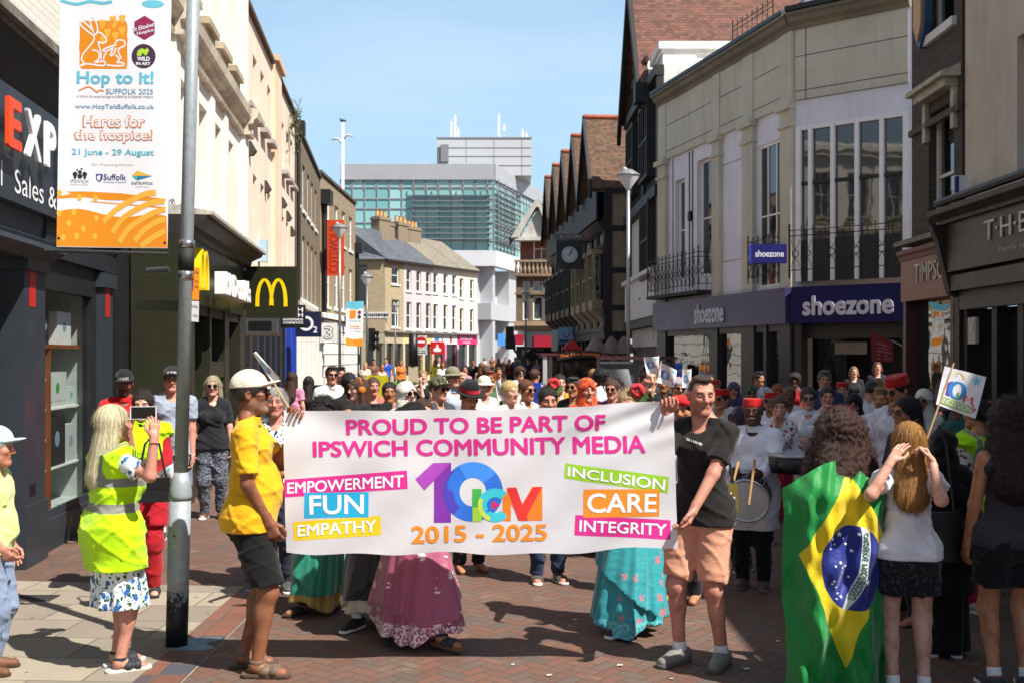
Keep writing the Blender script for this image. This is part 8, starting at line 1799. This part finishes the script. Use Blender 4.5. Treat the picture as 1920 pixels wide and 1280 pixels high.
mb.v = [(-(b_x), y, z) for b_x, y, z in mb.v]; mb.build('lettering', ink('#9c2c12'), t, uv=False); MB().tube([(-.6, .03, 1.1), (.4, .03, 1.1)], .02, 6).tube([(-.6, .03, -1.1), (.4, .03, -1.1)], .02, 6).build('bracket', BLK, t)
# tall mast, street lamps
def cone_lamp(px, py_head, s, dia, label, base=(0, 0), extra=None, col='#8d8f92'):
    p = P(px, py_head, s); t = thing('street_lamp', label, 'street lamp', (p.x, p.y, 0), 0, 'cone headed street lamps'); z = p.z; m_ = plain(col, .4, .4)
    MB().tube([(0, 0, 0), (0, 0, 1.1)], .085, 10).tube([(0, 0, 1.1), (0, 0, z-.35)], [.06, .05], 10).build('pole', m_, t, True)
    MB().lathe([(.05, -.42), (.06, -.38), (dia*.5, -.03), (dia*.5, .0)], 20, (0, 0, z)).build('lantern', plain('#c7c9c9', .25, var=.05), t, True)
    MB().lathe([(dia*.54, -.01), (dia*.52, .03), (dia*.2, .17), (.0, .2)], 20, (0, 0, z)).build('hood', plain('#777a7d', .4), t, True); MB().lathe([(.06, 0), (.07, .05), (.0, .09)], 10, (-dia*.15, 0, z+.16)).build('sensor', plain('#d9d9d6', .5), t)
    return t
cone_lamp(1178, 330, 66, .64, 'street lamp with conical head before the timber houses', col='#9a9da0')
cone_lamp(637, 428, 46, .64, 'cone headed lamp in front of the orange red shop banner'); l3 = cone_lamp(688, 520, 42, .56, 'cone headed lamp carrying a small blue topped banner', col='#6f7274'); cone_lamp(741, 574, 28, .56, 'small cone headed lamp before the lilac house'); cone_lamp(986, 552, 30, .6, 'dark cone headed lamp before the stone corner building', col='#55585c')
p = P(642, 726, 33); t = thing('mast', 'tall white mast with two curved arms and a gull on top', 'mast', (p.x, p.y, 0)); zt = HC+(HZ-230)/33
MB().tube([(0, 0, 0), (.0, 0, zt*.55), (.02, 0, zt)], [.14, .12, .08], 10).build('pole', plain('#d4d6d8', .4), t, True)
for sx, z in ((-1, -.95), (1, -.75)): MB().tube([(0, 0, zt+z-.3), (sx*.2, 0, zt+z), (sx*.42, 0, zt+z+.03), (sx*.62, 0, zt+z-.06)], [.05, .06, .07, .02], 8).build('arm', plain('#c9ccd0', .4), t, True)
g_ = Fld((-.3, -.2, -.15), (.3, .2, .3), .025); g_.ell((0, 0, .1), (.16, .08, .08), .03).ell((-.13, 0, .2), (.05, .045, .05), .04).cap((.1, 0, .1), (.26, 0, .07), .05, .015, .03).cap((0, 0, .1), (0, 0, 0), .02, .02, .02).cap((-.17, 0, .2), (-.22, 0, .19), .015, .006, .01)
o = npmesh('bird', *g_.mesh(), plain('#3f4246', .7)); o.location = (p.x+.02, p.y, zt); tag(o, 'bird perched on the tip of the tall white mast', 'bird')
sbn, sf = panel('lamp_banner', [(649, 566), (682, 565), (680, 649), (648, 648)], 42.5, plain('#dfe0e2', .5, var=.03), None, 'small blue topped festival banner on the further lamp pole', 'banner', bend=.02, nu=4, nv=8)
ppoly(sf, [(0, .85), (0, 1), (1, 1), (1, .85), (.6, .82)], SKY_, sbn, .01); ppoly(sf, [(0, 0), (1, 0), (1, .17), (.4, .15), (0, .19)], OR1, sbn, .01); ppoly(sf, [(.2, .6), (.55, .62), (.56, .8), (.2, .8)], OR1, sbn, .01); ppoly(sf, circ(.77, .75, .1, .045, 10), HEX, sbn, .01); ppoly(sf, circ(.77, .65, .1, .045, 10), ink('#3f2340'), sbn, .01); ptext(sf, 'Hop to it!', .15, .85, .53, .58, SKY_, sbn, .01); ptext(sf, 'Hares for', .2, .8, .42, .46, OR1, sbn, .01); ptext(sf, 'the hospice!', .15, .85, .37, .41, OR1, sbn, .01); ptext(sf, '21 June - 29 August', .12, .88, .31, .34, SKY_, sbn, .01)
# traffic lights, signs
def traffic_light(px, py, s, h, label, face=True):
    p = P(px, py, s); t = thing('traffic_light', label, 'traffic light', (p.x, p.y, 0), 0, 'traffic lights'); z = p.z; MB().tube([(.25, .1, 0), (.25, .1, z+h*.3)], .06, 8).build('pole', plain('#3a3b3d', .5), t); MB().box(-.2, .14, 0, .12, z-h/2, z+h/2).build('backplate', BLK, t)
    for k in range(3): MB().tube([(.14, -.05, z+(k-1)*h*.3), (.34, -.09, z+(k-1)*h*.3-.04)], .11, 8).build('hood', BLK, t)
    return t
traffic_light(698, 636, 36, 1.15, 'black traffic light beside the lamp with the small banner')
p = P(956, 633, 30); t = thing('traffic_light', 'black traffic signal on a bent pole seen from behind', 'traffic light', (p.x, p.y, 0), 0, 'traffic lights'); MB().box(-.26, .26, 0, .15, p.z-.72, p.z+.7).build('backplate', BLK, t); MB().tube([(0, .1, p.z+.6), (.25, .1, p.z), (.3, .1, p.z-.8), (.75, .1, p.z-1.3), (.8, .1, 0)], .08, 8).build('pole', plain('#2a2b2d', .5), t)
p = P(790, 641, 36); t = thing('road_sign', 'round red no entry sign with a white plate below', 'road sign', (p.x, p.y, 0)); MB().tube([(0, .06, 0), (0, .06, p.z+.3)], .04, 8).build('pole', plain('#8a8c8e', .4), t); MB().box(-.3, .3, 0, .03, p.z-.33, p.z+.33).build('backboard', plain('#b9bbbc', .5), t); MB().disc((0, p.z), .27, -.006).build('disc', plain('#bf1420', .4), t); MB().quad((-.19, -.012, p.z-.05), (.19, -.012, p.z-.05), (.19, -.012, p.z+.05), (-.19, -.012, p.z+.05)).build('bar', WR, t); MB().box(-.3, .3, 0, .03, p.z-.66, p.z-.36).build('plate', plain('#c9cacb', .5), t); marks(t, -.24, .24, p.z-.62, p.z-.40, -.004, BLK, 2)
t = thing('control_column', 'black column with cream lower half on the far corner', 'column', (*P(775, 700, 36).xy, 0)); MB().tube([(0, 0, 1.3), (0, 0, 3.0)], .24, 12).build('upper', BLK, t, True); MB().box(-.24, .24, -.2, .2, 0, 1.3).build('lower', OL, t)
t = thing('hanging_sign', 'red square bank sign with a white flame by the white house', 'sign', tuple(P(820, 652, 27))); MB().box(-.48, .48, 0, .15, -.42, .42).build('panel', plain('#c4161c', .4, var=.03), t); MB().prism([(-.3, -.12), (-.2, -.26), (.2, -.26), (.3, -.12), (.1, .02), (.08, .14), (-.05, .3), (-.08, .05), (-.2, -.02)], -.02, -.002).build('flame', WR, t)
t = thing('hanging_sign', 'pale blue travel shop sign with a red smile', 'sign', tuple(P(1061, 629, 36))); MB().box(-.4, .4, 0, .1, -.42, .42).build('panel', plain('#6fa6cf', .5), t); mb = MB(); mb.tube([(-.2, -.02, .12), (-.1, -.02, -.08), (.08, -.02, -.1), (.2, -.02, .1)], .03, 6); mb.disc((.2, .2), .04, -.02); mb.build('smile', plain('#c41a2a', .4), t); MB().box(-.38, .38, -.01, 0, -.36, -.22).build('strip', plain('#1d2a55', .5), t); MB().box(-.75, -.42, 0, .1, -.8, .3).build('side_panel', plain('#b9bdb9', .5), t)
t = thing('lantern_sign', 'red peaked roof lantern sign above the kiosk', 'sign', tuple(P(1072, 655, 48))); MB().prism([(-.4, 0), (.4, 0), (.05, .35), (-.05, .35)], -.3, .3).build('cap', plain('#b3161c', .5), t); MB().box(-.22, .22, -.2, .2, -1.1, 0).build('box', plain('#9c1a1e', .5), t)
# clock
c = P(1068, 478, 41); t = thing('clock', 'round white clock hanging in an ornate black iron frame', 'clock', tuple(c)); MB().box(-.62, .62, .02, .4, -.62, .66).build('case', plain('#131214', .4), t); MB().lathe([(.42, -.06), (.42, .0), (.38, .02), (.38, -.06)], 32).xf(lambda p: Vector((p.x, -p.z, p.y))).build('bezel', plain('#1a1a1c', .3), t, True); fc = MB().disc((0, 0), .37, -.03, 36).build('dial', plain('#c4c9cc', .4, var=.02), t)
mb = MB()
for k in range(12):
    a = k*math.pi/6; mb.box(-.014, .014, -.036, -.034, .27, .34, Matrix.Rotation(a, 4, 'Y'))
mb.build('numerals', BLK, fc); mb = MB(); mb.box(-.014, .014, -.044, -.04, -.06, .3, Matrix.Rotation(math.radians(28), 4, 'Y')).box(-.02, .02, -.05, -.046, -.04, .2, Matrix.Rotation(math.radians(33), 4, 'Y')); mb.build('hands', BLK, fc)
MB().box(-.62, .62, -.02, .06, .7, .94).build('name_board', plain('#23211f', .5), t); letter("CROYDON'S", -.58, .58, .73, .91, -.03, ink('#b9b6ae'), t, bold=.02)
mb = MB()
for k in range(9): a0 = k*.14; mb.tube([(.72+.08*math.cos(q), .1, -.5+k*.16+.07*math.sin(q)) for q in [i*.6 for i in range(10)]], .012, 4)
mb.tube([(.62, .2, .6), (2.2, .4, .7)], .03, 6).build('scroll_bracket', BLK, t)
# projecting shoe sign, red and black sign, pennants
t = thing('hanging_sign', 'small blue projecting sign with white lettering above the shoe shop fascia', 'sign', tuple(P(1442, 476, 79))); MB().box(-.42, .42, 0, .14, -.22, .23).build('panel', plain('#0e1159', .5, var=.04, spec=.3), t); MB().box(-.44, -.42, 0, .14, -.22, .23).build('edge', plain('#2026c0', .4), t); letter('shoezone', -.33, .35, -.08, .08, -.006, LET, t, bold=.03); mb = MB()
for k in range(26): mb.tube([(-.40+k*.032, .05, .23), (-.41+k*.032+rnd.uniform(-.02, .02), .05, .36)], .003, 3)
mb.build('bird_spikes', plain('#8a8a8d', .4), t)
t = thing('hanging_sign', 'black square hanging sign with a red curved emblem', 'sign', tuple(P(1217, 579, 50))); MB().box(-.32, .32, 0, .1, -.32, .32).build('panel', plain('#14161f', .4), t); MB().ring((-.02, -.02), .09, .2, -.006, 16, .2, 3.3).prism([(.04, -.18), (.22, -.18), (.22, .02), (.1, .06), (.02, -.02)], -.01, -.003).build('emblem', plain('#c22a1c', .4), t); MB().tube([(-.4, .05, .37), (.55, .05, .37)], .02, 6).tube([(-.3, .05, .42), (-.1, .05, .5), (.1, .05, .42), (.3, .05, .5), (.5, .05, .42)], .012, 5).build('bracket', BLK, t)
pen, pf = panel('pennant', [(1633, 620), (1673, 639), (1676, 678), (1634, 679)], 128, plain('#7a1a20', .6), None, 'dark red repairs pennant on a pole by the key shop', 'pennant', bend=.01, nu=3, nv=3)
for k, tx in enumerate(('Shoe Repairs', 'Key Cutting', 'Watch Repairs', 'Engraving', 'Phone Repairs')): ptext(pf, tx, .2, [.82, .74, .9, .68, .9][k], .62-k*.13, .70-k*.13, ink('#c9a5a0'), pen, .004, 0)
MB().tube([P(1671, 638, 128), P(1706, 656, 128)], .011, 6).build('pole', plain('#8f9296', .4), pen)
t = thing('service_board', 'brown hanging board listing repair services', 'sign', tuple(P(1822, 600, 158))); MB().box(-.10, .10, 0, .03, -.33, .33).build('panel', plain('#4a221d', .45), t)
for k, tx in enumerate(('SHOE REPAIRS', 'PHONE REPAIRS', 'WATCH REPAIRS', 'KEY CUTTING', 'ENGRAVING')): letter(tx, -.085, .085, .20-k*.115, .27-k*.115, -.004, ink('#a9a29a'), t, bold=.0)
# A-board, planter, kiosk
for q, lb, cc, mp in (([(687, 703), (728, 703), (728, 768), (688, 768)], 'yellow headed pavement board among the shoppers', '#d9cf1c', 88), ([(730, 727), (750, 727), (752, 775), (730, 775)], 'small wooden framed blackboard beside the yellow board', '#8a6238', 84)):
    a = P(*q[0], mp); b_ = P(*q[2], mp); zt = a.z; t = thing('pavement_sign', lb, 'pavement sign', ((a.x+b_.x)/2, a.y, 0), 0, 'pavement signs'); hw = (b_.x-a.x)/2
    for sy in (-1, 1): MB().box(-hw, hw, -.01, .01, 0, zt).xf(lambda p: Vector((p.x, sy*(.05+.22*(1-p.z/zt)), p.z))).build('frame', plain(cc, .5), t)
    MB().quad((-hw*.85, -.285+.01, .05), (hw*.85, -.285+.01, .05), (hw*.85, -.105-.04*0, zt*.74), (-hw*.85, -.105, zt*.74)).build('board', plain('#1d1f20', .6), t); letter('50', -hw*.1, hw*.6, zt*.30, zt*.46, -.20, W_, t, bold=.02) if 'yellow' in lb[:6] else marks(t, -hw*.6, hw*.5, zt*.25, zt*.65, -.19, W_, 3)
p = P(757, 722, 50); t = thing('planter', 'grey stone planter full of low green plants', 'planter', (p.x, p.y, 0)); MB().lathe([(.9, 0), (.95, .2), (1.05, .75), (1.1, .8), (1.0, .85)], 20).xf(lambda q: Vector((q.x*.9, q.y*.6, q.z*.75))).build('trough', plain('#77757a', .8, var=.2), t); mb = MB()
for k in range(900):
    c = Vector((rnd.gauss(0, .42), rnd.gauss(0, .25), .64+abs(rnd.gauss(0, .10)))); a = rnd.uniform(0, 6.28); n = Vector((math.cos(a), math.sin(a), rnd.uniform(-.4, .9))).normalized(); u_ = n.orthogonal().normalized()*.05; w_ = n.cross(u_); mb.quad(c-u_, c+w_, c+u_, c-w_)
mb.build('foliage', plain('#4f7a2e', .7, var=.4, scale=3), t)
p = P(1062, 730, 62); t = thing('kiosk', 'dark red street food kiosk with curved lettered canopy', 'kiosk', (p.x, p.y, 0), math.radians(-8)); w2 = 1.05
MB().extr([(-.9, 1.92), (-.9, 1.98), (.9, 1.98), (.9, 1.92)], -.7, w2+.55).xf(lambda q: Vector((q.x, q.y, q.z+.14*math.cos((q.x-.35)*1.1)-.1))).build('canopy', plain('#6a2a30', .6), t)
mb = MB().grid(lambda u, v_: (-.2+u*(w2+.6), -.92, 1.72+.19*v_+.10*math.sin(u*math.pi)), 14, 1); mb.build('valance', plain('#1d1210', .6), t); mb = MB(); textmap(mb, 'The Hot Sausage Co.', lambda a, b_: (-.12+a*(w2+.45), -.926, 1.75+.12*b_+.10*math.sin((.05+a*.9)*math.pi)), .02); mb.build('lettering', ink('#d9772a'), t, uv=False)
MB().box(-.62, -.5, -.85, -.75, 0, 1.85).box(w2+.3, w2+.42, -.85, -.75, 0, 1.85).box(-.62, -.5, .7, .8, 0, 1.85).box(w2+.3, w2+.42, .7, .8, 0, 1.85).build('post', plain('#b9b9ba', .4), t); MB().box(-.5, w2+.3, -.8, .8, 0, .95).build('counter', plain('#7a1a1e', .45), t); MB().box(-.1, -.05, -.86, -.8, .9, 1.8).box(-.5, w2+.3, .7, .74, .95, 1.8).build('back_panel', plain('#1d1a1a', .5), t)
MB().quad((-.5, -.8, .95), (w2+.3, -.8, .95), (w2+.3, -.8, 1.7), (-.5, -.8, 1.7)).build('glass_front', clearglass(), t)
ts, tf = panel('tarpaulin', [(1131, 692), (1178, 691), (1196, 770), (1117, 775)], 70, plain('#75787c', .6, var=.1), None, 'grey tarpaulin with a curved established 1989 print', 'tarpaulin', bend=.10, nu=14, nv=10)
V_, F_, _ = glyphs('ESTABLISHED', .02, res=3); mb = MB(); mb.add([tuple(tf(.5+(.27+.07*w_)*-math.cos(.5+u_*2.1)*1.15, .32+(.27+.1*w_)*math.sin(.5+u_*2.1)*1.3, .012)) for u_, w_, _q in V_], F_); mb.build('lettering', ink('#2a2a2c'), ts, uv=False); ptext(tf, '\u2022 1989 \u2022', .2, .8, .18, .32, ink('#2a2a2c'), ts, .012)
t = thing('counter_stall', 'dark stall frame behind the grey tarpaulin', 'stall', (*P(1175, 730, 68).xy, 0)); MB().box(-.8, 1.4, .3, .4, 1.75, 1.85).box(-.8, -.72, .3, .38, 0, 1.75).box(1.3, 1.38, .3, .38, 0, 1.75).build('frame', plain('#3a1a1c', .5), t); MB().box(-.72, 1.3, .5, .6, 0, 1.7).build('screen', plain('#4a4d52', .6, var=.15), t)
# big parasol canopies of the timber shop fronts
for px, lb in ((1118, 'pale folded parasol nearest the stone building'), (1146, 'pale folded parasol in the middle of the timber shopfronts'), (1169, 'pale folded parasol closest to the white fronted shop')):
    p = P(px, 640, 45); t = thing('parasol', lb, 'parasol', (p.x-.1, p.y-1.2, 0), 0, 'parasols before the timber houses'); MB().tube([(0, 0, 0), (0, 0, 2.6)], .03, 6).build('pole', plain('#c9a0a4', .5), t); MB().lathe([(.5, 1.95), (.42, 2.15), (.1, 2.6), (.0, 2.65)], 8).build('canopy', plain('#8a7370', .7), t)
